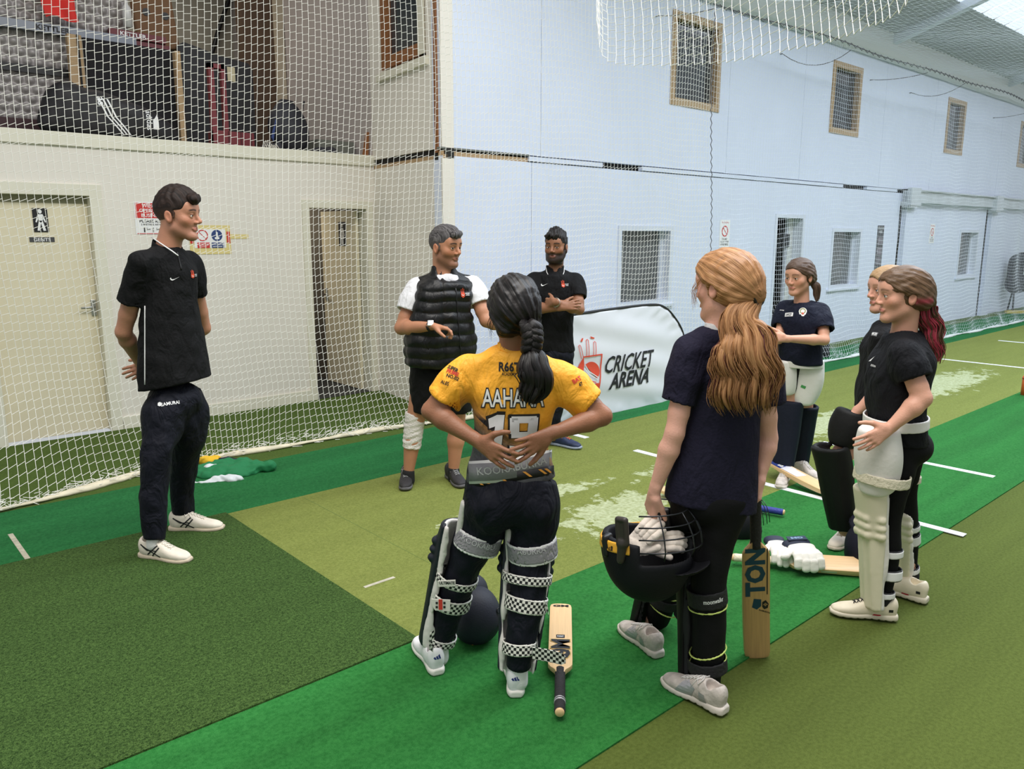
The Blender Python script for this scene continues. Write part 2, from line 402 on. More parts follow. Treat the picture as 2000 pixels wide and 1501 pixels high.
def carpet(name, rgb, rgb2, pile=420, streak=.12, tuft=.5):
    m = mat(name, rgb, .95, spec=.15); N, L, b = nodes_of(m)
    tc = N.new('ShaderNodeTexCoord'); n1 = N.new('ShaderNodeTexNoise'); n1.inputs['Scale'].default_value = pile; n1.inputs['Detail'].default_value = 3
    L.new(tc.outputs['Object'], n1.inputs['Vector'])
    mp = N.new('ShaderNodeMapping'); mp.inputs['Scale'].default_value = (.35, 3.5, 1); L.new(tc.outputs['Object'], mp.inputs[0])
    n2 = N.new('ShaderNodeTexNoise'); n2.inputs['Scale'].default_value = 1.6; n2.inputs['Detail'].default_value = 5; L.new(mp.outputs[0], n2.inputs['Vector'])
    n4 = N.new('ShaderNodeTexNoise'); n4.inputs['Scale'].default_value = 75; n4.inputs['Detail'].default_value = 2; L.new(tc.outputs['Object'], n4.inputs['Vector'])
    mm = N.new('ShaderNodeMath'); mm.operation = 'MULTIPLY_ADD'; mm.inputs[1].default_value = .35; L.new(n4.outputs[0], mm.inputs[0]); 
    m5 = N.new('ShaderNodeMath'); m5.operation = 'MULTIPLY'; m5.inputs[1].default_value = .65; L.new(n1.outputs[0], m5.inputs[0]); L.new(m5.outputs[0], mm.inputs[2])
    r1 = N.new('ShaderNodeMapRange'); L.new(mm.outputs[0], r1.inputs[0]); r1.inputs[1].default_value = .38; r1.inputs[2].default_value = .62
    mx = N.new('ShaderNodeMix'); mx.data_type = 'RGBA'; L.new(r1.outputs[0], mx.inputs[0]); mx.inputs[6].default_value = (*lin(rgb), 1); mx.inputs[7].default_value = (*lin(rgb2), 1)
    r2 = N.new('ShaderNodeMapRange'); L.new(n2.outputs[0], r2.inputs[0]); r2.inputs[1].default_value = .3; r2.inputs[2].default_value = .7; r2.inputs[3].default_value = 1-streak; r2.inputs[4].default_value = 1+streak
    sc = N.new('ShaderNodeVectorMath'); sc.operation = 'SCALE'; L.new(mx.outputs[2], sc.inputs[0]); L.new(r2.outputs[0], sc.inputs['Scale']); L.new(sc.outputs[0], b.inputs['Base Color'])
    bp = N.new('ShaderNodeBump'); bp.inputs['Strength'].default_value = tuft; bp.inputs['Distance'].default_value = .012; L.new(mm.outputs[0], bp.inputs['Height']); L.new(bp.outputs[0], b.inputs['Normal'])
    m['out'] = 1
    return m, sc, tc
OLIVE, _, _ = carpet('olive_carpet', (70, 82, 32), (94, 107, 50), streak=.09)
BRIGHT, _, _ = carpet('bright_green_carpet', (26, 92, 36), (54, 124, 60), streak=.16)
BRIGHT2, _, _ = carpet('green_carpet_far_strip', (22, 86, 42), (46, 118, 66), streak=.16)
LANE, lsc, ltc = carpet('worn_lane_carpet', (102, 112, 52), (132, 140, 74), streak=.07)
TURF, _, _ = carpet('dark_turf_mat', (30, 54, 18), (84, 112, 56), pile=260, streak=.08, tuft=1.0)
EDGEC, _, _ = carpet('olive_carpet_by_wall', (64, 84, 32), (88, 108, 50), streak=.08)
# worn pale patches in the batting lane
N, L, b = nodes_of(LANE)
def worn(cx, cy_, rx, ry, seed):
    mp = N.new('ShaderNodeMapping'); mp.vector_type = 'POINT'; L.new(ltc.outputs['Object'], mp.inputs[0]); mp.inputs['Location'].default_value = (-cx/rx, -cy_/ry, 0); mp.inputs['Scale'].default_value = (1/rx, 1/ry, 0)
    ln = N.new('ShaderNodeVectorMath'); ln.operation = 'LENGTH'; L.new(mp.outputs[0], ln.inputs[0])
    nz = N.new('ShaderNodeTexNoise'); nz.inputs['Scale'].default_value = 7; nz.inputs['Detail'].default_value = 9; nz.inputs['Roughness'].default_value = .7; L.new(ltc.outputs['Object'], nz.inputs['Vector'])
    a = N.new('ShaderNodeMath'); a.operation = 'MULTIPLY_ADD'; a.inputs[1].default_value = 2.4; L.new(nz.outputs[0], a.inputs[0]); L.new(ln.outputs['Value'], a.inputs[2])
    r = N.new('ShaderNodeMapRange'); L.new(a.outputs[0], r.inputs[0]); r.inputs[1].default_value = 1.9; r.inputs[2].default_value = 1.75; r.inputs[3].default_value = 0; r.inputs[4].default_value = 1
    r.interpolation_type = 'SMOOTHSTEP'
    n2 = N.new('ShaderNodeTexNoise'); n2.inputs['Scale'].default_value = 45; L.new(ltc.outputs['Object'], n2.inputs['Vector'])
    m2 = N.new('ShaderNodeMath'); m2.operation = 'MULTIPLY'; L.new(r.outputs[0], m2.inputs[0]); L.new(n2.outputs[0], m2.inputs[1]); return m2.outputs[0]
prev = lsc.outputs[0]
for i, a in enumerate([(3.55, 2.95, .75, .30), (3.2, 3.45, .9, .16), (4.7, 3.25, .8, .22), (9.3, 3.25, 1.9, .42), (6.6, 3.2, 1.2, .35)]):
    w = worn(*a, i); mx = N.new('ShaderNodeMix'); mx.data_type = 'RGBA'; L.new(w, mx.inputs[0]); L.new(prev, mx.inputs[6]); mx.inputs[7].default_value = (*lin((205, 212, 178)), 1); prev = mx.outputs[2]
L.new(prev, b.inputs['Base Color'])

fl = MB().box((-6, -6, -.1), (30, 7.15, 0)).build('floor', OLIVE); fl['kind'] = 'structure'
def strip(nm, m, x0, x1, y0, y1, h): slab(nm, m, (x0, y0, 0), (x1, y1, h), fl)
strip('carpet_strip', EDGEC, -2, 26, 5.36, 7.14, .004)
strip('carpet_strip', BRIGHT2, -2, 26, 4.48, 5.40, .007)
strip('carpet_strip', BRIGHT, -2, 26, 1.50, 2.50, .007)
strip('carpet_strip', LANE, 1.69, 26, 2.495, 4.485, .006)
strip('turf_mat', TURF, -2, 1.70, 2.485, 4.49, .014)
CHALK = mat('white_line_paint', (232, 236, 240), .7, var=.05, vscale=30)
WORNC = mat('worn_white_tape', (176, 170, 152), .8, var=.2, vscale=30)
for x, y0, y1 in ((4.63, 4.26, 4.66), (4.63, 1.40, 3.75), (5.95, 1.66, 2.9), (11.27, 2.6, 3.92), (13.95, 3.2, 4.06)):
    w = .028; slab('crease_line', CHALK, (x-w, y0, .006), (x+w, y1, .010), fl)
slab('worn_tape', WORNC, (.655, 4.49, .006), (.680, 4.96, .010), fl)
slab('worn_mark', WORNC, (1.79, 3.05, .005), (1.96, 3.07, .0075), fl)
slab('carpet_seam', mat('seam', (96, 112, 50), .9), (2.185, 2.5, .004), (2.189, 4.48, .0066), fl)

def wall_holes(mb, P, a0, a1, z0, z1, holes, th):
    """wall from along-coordinate a0..a1; P(a, depth, z)->xyz"""
    xs = sorted({a0, a1, *[h[0] for h in holes], *[h[1] for h in holes]}); 
    for x0, x1 in zip(xs[:-1], xs[1:]):
        if x0 < a0-1e-6 or x1 > a1+1e-6: continue
        hs = sorted([(h[2], h[3]) for h in holes if h[0] <= x0+1e-6 and h[1] >= x1-1e-6]); z = z0
        for h0, h1 in hs+[(z1, z1)]:
            if h0 > z+1e-4: mb.hexa([P(x0, 0, z), P(x1, 0, z), P(x1, th, z), P(x0, th, z), P(x0, 0, h0), P(x1, 0, h0), P(x1, th, h0), P(x0, th, h0)])
            z = max(z, h1)
    return mb
# left wall (two doorways, balcony above)
PL = lambda a, d, z: (a, YL+d, z)
D1 = (1.02, 1.79, 0, 1.965); D2 = (3.72, 4.37, 0, 1.915)
wl = wall_holes(MB(), PL, -2.5, 4.47, 0, 2.38, [D1, D2], .14).build('wall_left', WALLC); wl['kind'] = 'structure'
t = slab('trim_1', CREAM, (-2.5, YL-.022, 2.34), (4.49, YL+.2, 2.445), bevel=.004); t['kind'] = 'structure'
for i, (a, b_) in enumerate(((-2.5, .92), (1.88, 3.66))):
    t = slab('baseboard_left' if i == 0 else 'baseboard_left.001', CREAM, (a, YL-.016, 0), (b_, YL, .11), bevel=.003); t['kind'] = 'structure'
def door_frame(nm, D, w, kindname, m=CREAM, out=.018, deep=.14):
    r = MB(); a0, a1, _, h = D
    k = .006; r.box((a0-w, YL-out, 0), (a0+k, YL+deep+.01, h+w)); r.box((a1-k, YL-out, 0), (a1+w, YL+deep+.01, h+w)); r.box((a0+k, YL-out, h-k), (a1-k, YL+deep+.01, h+w))
    o = r.build(nm, m, bevel=.003); o['kind'] = 'structure'; return o
d1 = door_frame('door_1', D1, .085, 'door')
leaf = slab('door_leaf', DOORC, (1.03, YL+.075, .012), (1.783, YL+.115, 1.90), d1, bevel=.003)
MB().box((1.02, YL+.072, 1.90), (1.79, YL+.12, 1.963)).build('head_shade_strip', mat('lintel_shade', (150, 146, 120), .6), d1)  # strip in a darker colour, paints the shade under the lintel
hd = slab('handle_plate', STEEL, (1.735, YL+.062, .985), (1.775, YL+.076, 1.12), leaf, bevel=.004)
MB().tube([(1.752, YL+.068, 1.06), (1.752, YL+.03, 1.06), (1.72, YL+.025, 1.06), (1.65, YL+.025, 1.057)], .009, 8).build('lever_handle', STEEL, leaf, True)
# gents sign + name plate on the door
def person_sign(nm, parent, o, r, u, w, h, female=False):
    o, r, u = np.array(o, float), unit(r), unit(u); n = np.cross(r, u)
    f = lambda a, b_, t: o+r*a*w+u*b_*h+n*t
    bk = MB().prism([(-.5, -.5), (.5, -.5), (.5, .5), (-.5, .5)], f, 0, .003).build(nm, SIGNK, parent)
    mb = MB(); c = [(.0+.13*math.cos(t), .36+.085*math.sin(t)) for t in np.linspace(0, 2*math.pi, 14, endpoint=False)]
    for p in (c, [(-.17, .25), (-.2, .12), (-.13, -.02), (.13, -.02), (.2, .12), (.17, .25)], [(-.2, .2), (-.36, -.08), (-.27, -.1), (-.13, .1)], [(.2, .2), (.13, .1), (.27, -.1), (.36, -.08)],
              *([[(-.3, -.2), (.3, -.2), (.13, 0), (-.13, 0)], [(-.14, -.2), (-.14, -.45), (-.03, -.45), (-.03, -.2)], [(.03, -.2), (.03, -.45), (.14, -.45), (.14, -.2)]] if female else
                [[(-.13, -.02), (-.28, -.44), (-.13, -.45), (0, -.12)], [(.13, -.02), (0, -.12), (.12, -.45), (.3, -.44)]])):
        mb.prism(p[::-1] if False else p, f, .003, .005)
    mb.build('figure_symbol', SIGNW, bk); return bk
g = person_sign('door_sign', None, (1.436, YL+.072, 1.765), (1, 0, 0), (0, 0, 1), .105, .185)
tag(g, 'black door sign with a white walking figure, on the cream door at the left', 'sign')
pl = slab('name_plate', mat('grey_plate', (70, 70, 72), .5), (1.345, YL+.070, 1.595), (1.52, YL+.074, 1.632)); tag(pl, 'small dark name plate lettered in white below the walking figure sign', 'sign')
flat_text('lettering', 'GENTS', SIGNW, pl, (1.432, YL+.0695, 1.613), (1, 0, 0), (0, 0, 1), width=.118, height=.026, bold=.01)
# doorway 2: corridor behind, leaf swung in
d2 = door_frame('door_2', D2, .07, 'door')
lf = MB().box((4.315, YL+.13, .012), (4.352, YL+.86, 1.90)).build('door_leaf', DOORC, d2, bevel=.003)
MB().tube([(4.31, YL+.79, 1.0), (4.28, YL+.79, 1.0), (4.275, YL+.70, 1.0)], .009, 8).build('lever_handle', STEEL, lf, True)
MB().box((4.308, YL+.77, .93), (4.315, YL+.81, 1.07)).build('handle_plate', STEEL, lf)
g = person_sign('door_sign', None, (4.3145, YL+.40, 1.66), (0, -1, 0), (0, 0, 1), .15, .25, True)
tag(g, 'black sign with a white figure in a skirt, on the open door', 'sign')
cor = MB()
cor.box((2.9, 9.2, 0), (4.46, 9.3, 2.3)).box((2.8, 7.29, 0), (2.9, 9.2, 2.3)).box((4.38, 7.29, 0), (4.46, 9.2, 2.3)).box((2.8, 7.29, 2.28), (4.46, 9.3, 2.34))
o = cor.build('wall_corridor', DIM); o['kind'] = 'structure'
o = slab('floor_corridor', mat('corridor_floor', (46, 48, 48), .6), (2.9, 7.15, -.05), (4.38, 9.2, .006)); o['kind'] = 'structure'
# notices on the left wall
def notice(nm, label, x0, x1, z0, z1, m=SIGNW, y=YL-.002):
    o = slab(nm, m, (x0, y-.002, z0), (x1, y, z1)); tag(o, label, 'notice'); return o
ys = YL-.0055
def ft(body, p, x, z, w, h, m, bold=.01, yy=None, line=1.0): return flat_text('lettering', body, m, p, (x, ys if yy is None else yy, z), (1, 0, 0), (0, 0, 1), width=w, height=h, bold=bold, line=line, lift=0)
nt = notice('wall_notice', 'red and white paper notice behind the man in the black polo shirt', 2.12, 2.40, 1.655, 1.925)
slab('red_panel', SIGNR, (2.13, YL-.005, 1.79), (2.39, YL-.004, 1.915), nt)
ft('WE ARE\nOPEN FOR\nBUSINESS', nt, 2.26, 1.853, .20, .108, SIGNW, .015)
ft('PLEASE KEEP', nt, 2.26, 1.765, .21, .024, SIGNK, .02); ft('2 METRES APART', nt, 2.26, 1.737, .19, .015, SIGNK, .01)
ft('2m', nt, 2.222, 1.70, .03, .018, SIGNK, .02); ft('2m', nt, 2.30, 1.70, .03, .018, SIGNK, .02)
for x in (2.19, 2.26, 2.335): MB().box((x-.005, YL-.006, 1.672), (x+.005, YL-.005, 1.70)).cyl((x, YL-.0055, 1.707), (x, YL-.0045, 1.707), .006, 8).build('figure_symbol', SIGNK, nt)
slab('red_border', SIGNR, (2.13, YL-.005, 1.658), (2.39, YL-.004, 1.664), nt)
n2 = notice('wall_notice', 'safety notice with a red ring and a blue disc, right of the young man', 2.56, 2.93, 1.48, 1.735, YTAPE)
slab('paper', SIGNW, (2.60, YL-.006, 1.535), (2.885, YL-.004, 1.70), n2); slab('tape', YTAPE, (2.93, YL-.004, 1.615), (3.10, YL-.003, 1.655), n2)
for x in (2.565, 2.895): slab('red_edge', SIGNR, (x, YL-.0068, 1.575), (x+.03, YL-.0055, 1.68), n2)
def ring(cx, cz, r, w, n=28):
    mb = MB(); f = lambda a, b_, t: (a, YL-.0075+t, b_)
    for i in range(n):
        a, b_ = 2*math.pi*i/n, 2*math.pi*(i+1)/n
        mb.prism([(cx+r*math.cos(a), cz+r*math.sin(a)), (cx+r*math.cos(b_), cz+r*math.sin(b_)), (cx+(r-w)*math.cos(b_), cz+(r-w)*math.sin(b_)), (cx+(r-w)*math.cos(a), cz+(r-w)*math.sin(a))], f, 0, .001)
    return mb
rg = ring(2.675, 1.645, .05, .009); c45 = .031; rg.prism([(2.675-c45-.004, 1.645+c45), (2.675+c45, 1.645-c45-.004), (2.675+c45+.004, 1.645-c45), (2.675-c45, 1.645+c45+.004)], lambda a, b_, t: (a, YL-.0075+t, b_), 0, .001)
rg.build('prohibition_ring', SIGNR, n2); ring(2.805, 1.645, .05, .05).build('blue_disc', SIGNB, n2)
MB().box((2.797, YL-.009, 1.63), (2.813, YL-.0078, 1.675)).box((2.785, YL-.009, 1.612), (2.825, YL-.0078, 1.63)).build('hand_symbol', SIGNW, n2)
slab('red_caption', SIGNR, (2.625, YL-.008, 1.535), (2.735, YL-.0062, 1.583), n2); slab('blue_caption', SIGNB, (2.748, YL-.008, 1.535), (2.865, YL-.0062, 1.583), n2)
ft('Stop the\nspread of\ngerms', n2, 2.68, 1.559, .09, .038, SIGNW, .01, YL-.0085); ft('Use hand\nsanitiser', n2, 2.806, 1.559, .10, .032, SIGNW, .01, YL-.0085)

# return wall (skewed a little) and the long right wall
RA = np.array([4.47, YL]); RB = np.array([XR0, YR]); rdir = unit(RB-RA); rnrm = np.array([-rdir[1], rdir[0]]); rlen = np.linalg.norm(RB-RA)
if rnrm[0] < 0: rnrm = -rnrm
PRt = lambda a, d, z: (*(RA+rdir*a+rnrm*d), z)
wr = wall_holes(MB(), PRt, 0, rlen, 0, 2.31, [], .12).build('wall_return', CREAM if False else WALLC); wr['kind'] = 'structure'
UW = (.36, 1.20, 3.20, 4.7)
wu = wall_holes(MB(), PRt, -.0, rlen, 2.40, 5.2, [UW], .12).build('wall_return_upper', WALLC); wu['kind'] = 'structure'
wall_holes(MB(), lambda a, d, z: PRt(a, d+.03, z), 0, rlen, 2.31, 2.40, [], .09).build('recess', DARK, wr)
wall_holes(MB(), lambda a, d, z: PRt(a, d+.006, z), .0, rlen, 2.31, 2.345, [], .05).build('batten', TIMBER, wr)
# mezzanine-side wing wall continuing behind the balcony edge
o = MB().box((4.47, YL, 2.44), (4.6, 11, 5.2)).build('wall_mezzanine_side', mat('pinkish_grey_wall', (176, 166, 162), .8, var=.02)); o['kind'] = 'structure'
def pframe(nm, P, a0, a1, z0, z1, w, mt, mb_, out, deep, mirror=None):
    r = MB(); a0 -= 0; w = w+.006
    for (x0, x1, y0, y1) in ((a0, a0+w, z0, z1), (a1-w, a1, z0, z1)): r.hexa([P(x0, -out, y0), P(x1, -out, y0), P(x1, deep, y0), P(x0, deep, y0), P(x0, -out, y1), P(x1, -out, y1), P(x1, deep, y1), P(x0, deep, y1)])
    o = r.build(nm, mt); r2 = MB()
    for (x0, x1, y0, y1) in ((a0+w, a1-w, z0, z0+w), (a0+w, a1-w, z1-w, z1)): r2.hexa([P(x0, -out, y0), P(x1, -out, y0), P(x1, deep, y0), P(x0, deep, y0), P(x0, -out, y1), P(x1, -out, y1), P(x1, deep, y1), P(x0, deep, y1)])
    r2.build('rail', mb_, o); o['kind'] = 'structure'; return o
GLASS = mat('dark_window_glass', (52, 58, 64), .06, spec=.8, var=.35, vscale=2.2)
w0 = pframe('window_1', PRt, .30, 1.20, 3.22, 4.7, .1, BROWNW, BROWNW, .012, .1)
MB().hexa([PRt(.4, .05, 3.3), PRt(1.1, .05, 3.3), PRt(1.1, .06, 3.3), PRt(.4, .06, 3.3), PRt(.4, .05, 4.7), PRt(1.1, .05, 4.7), PRt(1.1, .06, 4.7), PRt(.4, .06, 4.7)]).build('pane', GLASS, w0)
MB().hexa([PRt(1.08, -.02, 3.22), PRt(1.2, -.02, 3.22), PRt(1.2, .02, 3.22), PRt(1.08, .02, 3.22), PRt(1.08, -.02, 4.7), PRt(1.2, -.02, 4.7), PRt(1.2, .02, 4.7), PRt(1.08, .02, 4.7)]).build('jamb_lining', CREAM, w0)
MB().hexa([PRt(.22, -.04, 3.12), PRt(1.25, -.04, 3.12), PRt(1.25, .02, 3.12), PRt(.22, .02, 3.12), PRt(.22, -.04, 3.19), PRt(1.25, -.04, 3.19), PRt(1.25, .02, 3.19), PRt(.22, .02, 3.19)]).build('sill', CREAM, w0)
o = MB().hexa([PRt(rlen-.10, -.018, 2.36), PRt(rlen-.05, -.018, 2.36), PRt(rlen-.05, .01, 2.36), PRt(rlen-.10, .01, 2.36), PRt(rlen-.10, -.018, 4.9), PRt(rlen-.05, -.018, 4.9), PRt(rlen-.05, .01, 4.9), PRt(rlen-.10, .01, 4.9)]).build('trim_2', BROWNW); o['kind'] = 'structure'

PR = lambda a, d, z: (a, YR+d, z)
def wx(x, y): return ony(x, y, YR)[0]
LW = [(wx(1212, 500), wx(1307, 500), .885, 1.70), (wx(1626, 480), wx(1678, 480), .87, 1.70), (wx(1874, 480), wx(1907, 480), .86, 1.70)]
DR = (wx(1514, 480), wx(1565, 480), 0, 1.88)
LX = [XR0, 5.34, 13.86, 17.98, 26]
wrr = empty('wall_right', (0, 0, 0)); wrr['kind'] = 'structure'
for a, b_ in zip(LX[:-1], LX[1:]):
    wall_holes(MB(), PR, a+.003, b_-.003, 0, 2.335, [h for h in LW+[DR] if h[0] >= a and h[1] <= b_], .13).build('lower_panel', WHITE, wrr)
UWs = [(wx(1311, 110), wx(1408, 110), 3.09, 4.085), (wx(1623, 190), wx(1681, 190), 3.09, 4.07), (wx(1848, 240), wx(1884, 240), 3.09, 4.04), (wx(1990, 280), wx(1990, 280)+.95, 3.07, 4.0)]
UX = [XR0, 5.46, 8.62, 10.4, 12.9, 14.9, 18.3, 26]
for a, b_ in zip(UX[:-1], UX[1:]):
    wall_holes(MB(), PR, a+.003, b_-.003, 2.40, 4.62, [h for h in UWs if h[0] >= a and h[1] <= b_], .13).build('upper_panel', WHITE, wrr)
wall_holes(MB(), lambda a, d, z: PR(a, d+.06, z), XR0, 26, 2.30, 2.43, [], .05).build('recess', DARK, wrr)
wall_holes(MB(), lambda a, d, z: PR(a, d+.012, z), XR0, 5.30, 2.335, 2.375, [], .06).build('batten', TIMBER, wrr)
wall_holes(MB(), lambda a, d, z: PR(a, d-.012, z), 5.30, 13.6, 2.345, 2.388, [(6.35, 7.0, 2.3, 2.4), (11.7, 12.5, 2.3, 2.4)], .06).build('ledge', WHITE, wrr)
o = MB().box((XR0-.02, YR-.006, 2.39), (5.3, YR+.05, 2.405)).build('lip', mat('grey_lip', (120, 122, 116), .6), wrr)
wrm = mat('right_trim_white', (212, 218, 230), .5)
for i, (a0, a1, z0, z1) in enumerate(UWs):
    w = pframe('window_%d' % (i+2), PR, a0, a1, z0, z1, .075, TIMBER, TIMBERH, .012, .1)
    slab('pane', GLASS, (a0+.075, YR+.07, z0+.075), (a1-.075, YR+.08, z1-.075), w)
for i, (a0, a1, z0, z1) in enumerate(LW):
    w = pframe('window_%d' % (i+6), PR, a0-.05, a1+.05, z0-.04, z1+.05, .05, wrm, wrm, .012, .14)
    slab('sill', wrm, (a0-.09, YR-.035, z0-.06), (a1+.09, YR+.0, z0-.03), w)
    slab('pane', mat('clear_grey_glass', (96, 98, 98), .08, var=.15, vscale=1.5), (a0, YR+.12, z0), (a1, YR+.128, z1), w)
    MB().box((a1-.06, YR+.09, z0), (a1+.0, YR+.125, z1)).build('sash', wrm, w)
w = pframe('door_3', PR, DR[0]-.04, DR[1]+.04, 0, DR[3]+.05, .045, wrm, wrm, .012, .14)
slab('door_leaf', mat('white_door', (206, 208, 206), .5), (DR[1]-.16, YR+.13, .01), (DR[1]-.02, YR+.16, DR[3]), w)
MB().box((DR[1]-.18, YR+.13, .01), (DR[1]-.15, YR+.17, DR[3])).build('jamb', wrm, w)
slab('notice_card', BLACK, (DR[1]-.22, YR+.12, 1.48), (DR[1]-.12, YR+.129, 1.66), w)
o = MB().box((4.5, 6.9, 0), (26, 7.0, 4.6)).build('wall_behind', DIM); o['kind'] = 'structure'
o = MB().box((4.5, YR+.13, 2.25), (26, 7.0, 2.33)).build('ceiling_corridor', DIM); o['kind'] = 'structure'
# boxed steel beam and posts on the far half
SB = mat('painted_steel', (196, 202, 206), .5, var=.08, vscale=3, bump=.25, bscale=12)
o = MB().box((13.85, YR-.10, 2.19), (26, YR, 2.40)).box((13.85, YR-.14, 2.38), (26, YR, 2.40)).build('trim_3', SB); o['kind'] = 'structure'
for x in (13.8, 17.95):
    b_ = MB().box((x, YR-.17, 2.13), (x+.42, YR-.0, 2.20)).box((x, YR-.17, 2.20), (x+.38, YR-.1, 2.42)).box((x+.02, YR-.16, 2.10), (x+.3, YR, 2.13)).build('bracket', SB, o)
    MB().box((x+.10, YR-.07, 0), (x+.50, YR, 2.14)).build('boxed_post', WHITE, o); MB().box((x+.0, YR-.012, 0), (x+.05, YR, 2.14)).build('dark_strip', DARK, o)  # boxed post with a thin dark strip along its left side
# signs on the right wall
def sgn(x, y, w, h, label, m=SIGNW):
    p = ony(x, y, YR); o = slab('wall_sign', m, (p[0]-w/2, YR-.004, p[2]-h/2), (p[0]+w/2, YR-.001, p[2]+h/2)); tag(o, label, 'sign'); return o, p
for (x, y, lab) in ((1415, 456, 'small white no-smoking sign on the right wall left of the tall doorway'), (1820, 456, 'small white no-smoking sign on the right wall beyond the steel bracket')):
    o, p = sgn(x, y, .22, .34, lab); mb = MB(); f = lambda a, b_, t: (a, YR-.006+t, b_)
    for i in range(20):
        a, b_ = 2*math.pi*i/20, 2*math.pi*(i+1)/20; r, w_ = .068, .014
        mb.prism([(p[0]+r*math.cos(a), p[2]+.03+r*math.sin(a)), (p[0]+r*math.cos(b_), p[2]+.03+r*math.sin(b_)), (p[0]+(r-w_)*math.cos(b_), p[2]+.03+(r-w_)*math.sin(b_)), (p[0]+(r-w_)*math.cos(a), p[2]+.03+(r-w_)*math.sin(a))], f, 0, .001)
    mb.prism([(p[0]-.05, p[2]+.075), (p[0]+.045, p[2]-.02), (p[0]+.052, p[2]-.012), (p[0]-.043, p[2]+.083)], f, 0, .001); mb.build('prohibition_ring', SIGNR, o)
    flat_text('lettering', 'No Smoking', SIGNR, o, (p[0], YR-.0055, p[2]+.135), (1, 0, 0), (0, 0, 1), width=.16, height=.03, lift=0)
    flat_text('lettering', 'IT IS AGAINST\nTHE LAW TO SMOKE\nIN THESE PREMISES', SIGNK, o, (p[0], YR-.0055, p[2]-.10), (1, 0, 0), (0, 0, 1), width=.18, height=.09, lift=0)
o, p = sgn(1717, 484, .24, .72, 'tall black printed banner hung on the right wall beyond the second lower window', SIGNK)
flat_text('lettering', 'COLOUR\nHERE', SIGNW, o, (p[0], YR-.0055, p[2]+.29), (1, 0, 0), (0, 0, 1), width=.2, height=.10, lift=0)
for k in range(3): slab('printed_panel', mat('grey_print', (112, 104, 112), .6, var=.5, vscale=18), (p[0]-.09, YR-.006, p[2]-.27+k*.16), (p[0]+.09, YR-.0045, p[2]-.15+k*.16), o)
# roof: white eave lining, corrugated grey sheets, rafters, skylight
rz = lambda Y: 4.55+.30*(YR-Y)
mb = MB(); pr = [(YR+.02, 4.30), (YR-.03, 4.26), (YR-.10, 4.30), (YR-.17, 4.45), (YR-.19, rz(YR-.19)+.03)]
ev = empty('ceiling', (0, 0, 0)); ev['kind'] = 'structure'
MB().grid(lambda u, v: (lambda i, f: (6+u*20, pr[i][0]+(pr[i+1][0]-pr[i][0])*f, pr[i][1]+(pr[i+1][1]-pr[i][1])*f))(min(int(v*4), 3), v*4-min(int(v*4), 3)), 2, 17).build('eave_lining', mat('white_lining', (222, 224, 228), .5), ev, True)
CORR = mat('grey_roof_sheet', (168, 170, 176), .5)
def corr(u, v):
    X = 4.6+u*21; return (X, YR-.15-v*.92, rz(YR-.15-v*.92)+.012*math.sin(X*2*math.pi/.16))
MB().grid(corr, 21*40, 3).build('roof_sheet', CORR, ev, True)
for k in range(4):
    X = 7.4+k*5.2; MB().hexa([(X, YR-.1, rz(YR)-.10), (X+.14, YR-.1, rz(YR)-.10), (X+.14, 2.4, rz(2.4)-.10), (X, 2.4, rz(2.4)-.10), (X, YR-.1, rz(YR)+.1), (X+.14, YR-.1, rz(YR)+.1), (X+.14, 2.4, rz(2.4)+.1), (X, 2.4, rz(2.4)+.1)]).build('rafter', wrm, ev)
SKY = mat('translucent_skylight', (226, 236, 250), .5, emit=1.0)
for k in range(40):
    X = 5.0+k*.5; MB().hexa([(X, 4.64, rz(4.64)), (X+.44, 4.64, rz(4.64)), (X+.44, 2.6, rz(2.6)), (X, 2.6, rz(2.6)), (X, 4.5, rz(4.5)+.02), (X+.44, 4.5, rz(4.5)+.02), (X+.44, 2.6, rz(2.6)+.02), (X, 2.6, rz(2.6)+.02)]).build('skylight_pane', SKY, ev)
    MB().box((X+.44, 2.6, 0), (X+.5, 4.5, .05)).build('glazing_bar', mat('bar', (120, 116, 120), .6), ev).matrix_world = Matrix(((1, 0, 0, 0), (0, 1, 0, 0), (0, -.3, 1, rz(0)-.0), (0, 0, 0, 1)))
# ------------------------------------------------------------------ mezzanine stores behind the netting
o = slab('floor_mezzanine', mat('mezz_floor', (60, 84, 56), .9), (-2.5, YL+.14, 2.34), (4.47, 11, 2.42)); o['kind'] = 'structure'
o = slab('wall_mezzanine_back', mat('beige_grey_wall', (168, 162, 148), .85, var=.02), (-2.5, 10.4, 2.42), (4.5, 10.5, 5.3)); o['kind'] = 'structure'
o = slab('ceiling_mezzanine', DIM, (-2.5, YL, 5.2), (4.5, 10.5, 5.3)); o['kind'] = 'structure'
o = slab('trim_4', mat('dark_brown_post', (84, 64, 48), .7, var=.1, vscale=4), (4.0, 9.05, 2.42), (4.44, 9.2, 5.2)); o['kind'] = 'structure'
o = slab('trim_5', mat('beige_edge', (182, 170, 150), .7), (4.38, 8.95, 2.42), (4.46, 9.05, 5.2)); o['kind'] = 'structure'
def MP(x, y, Y=7.6): return ony(x, y, Y)
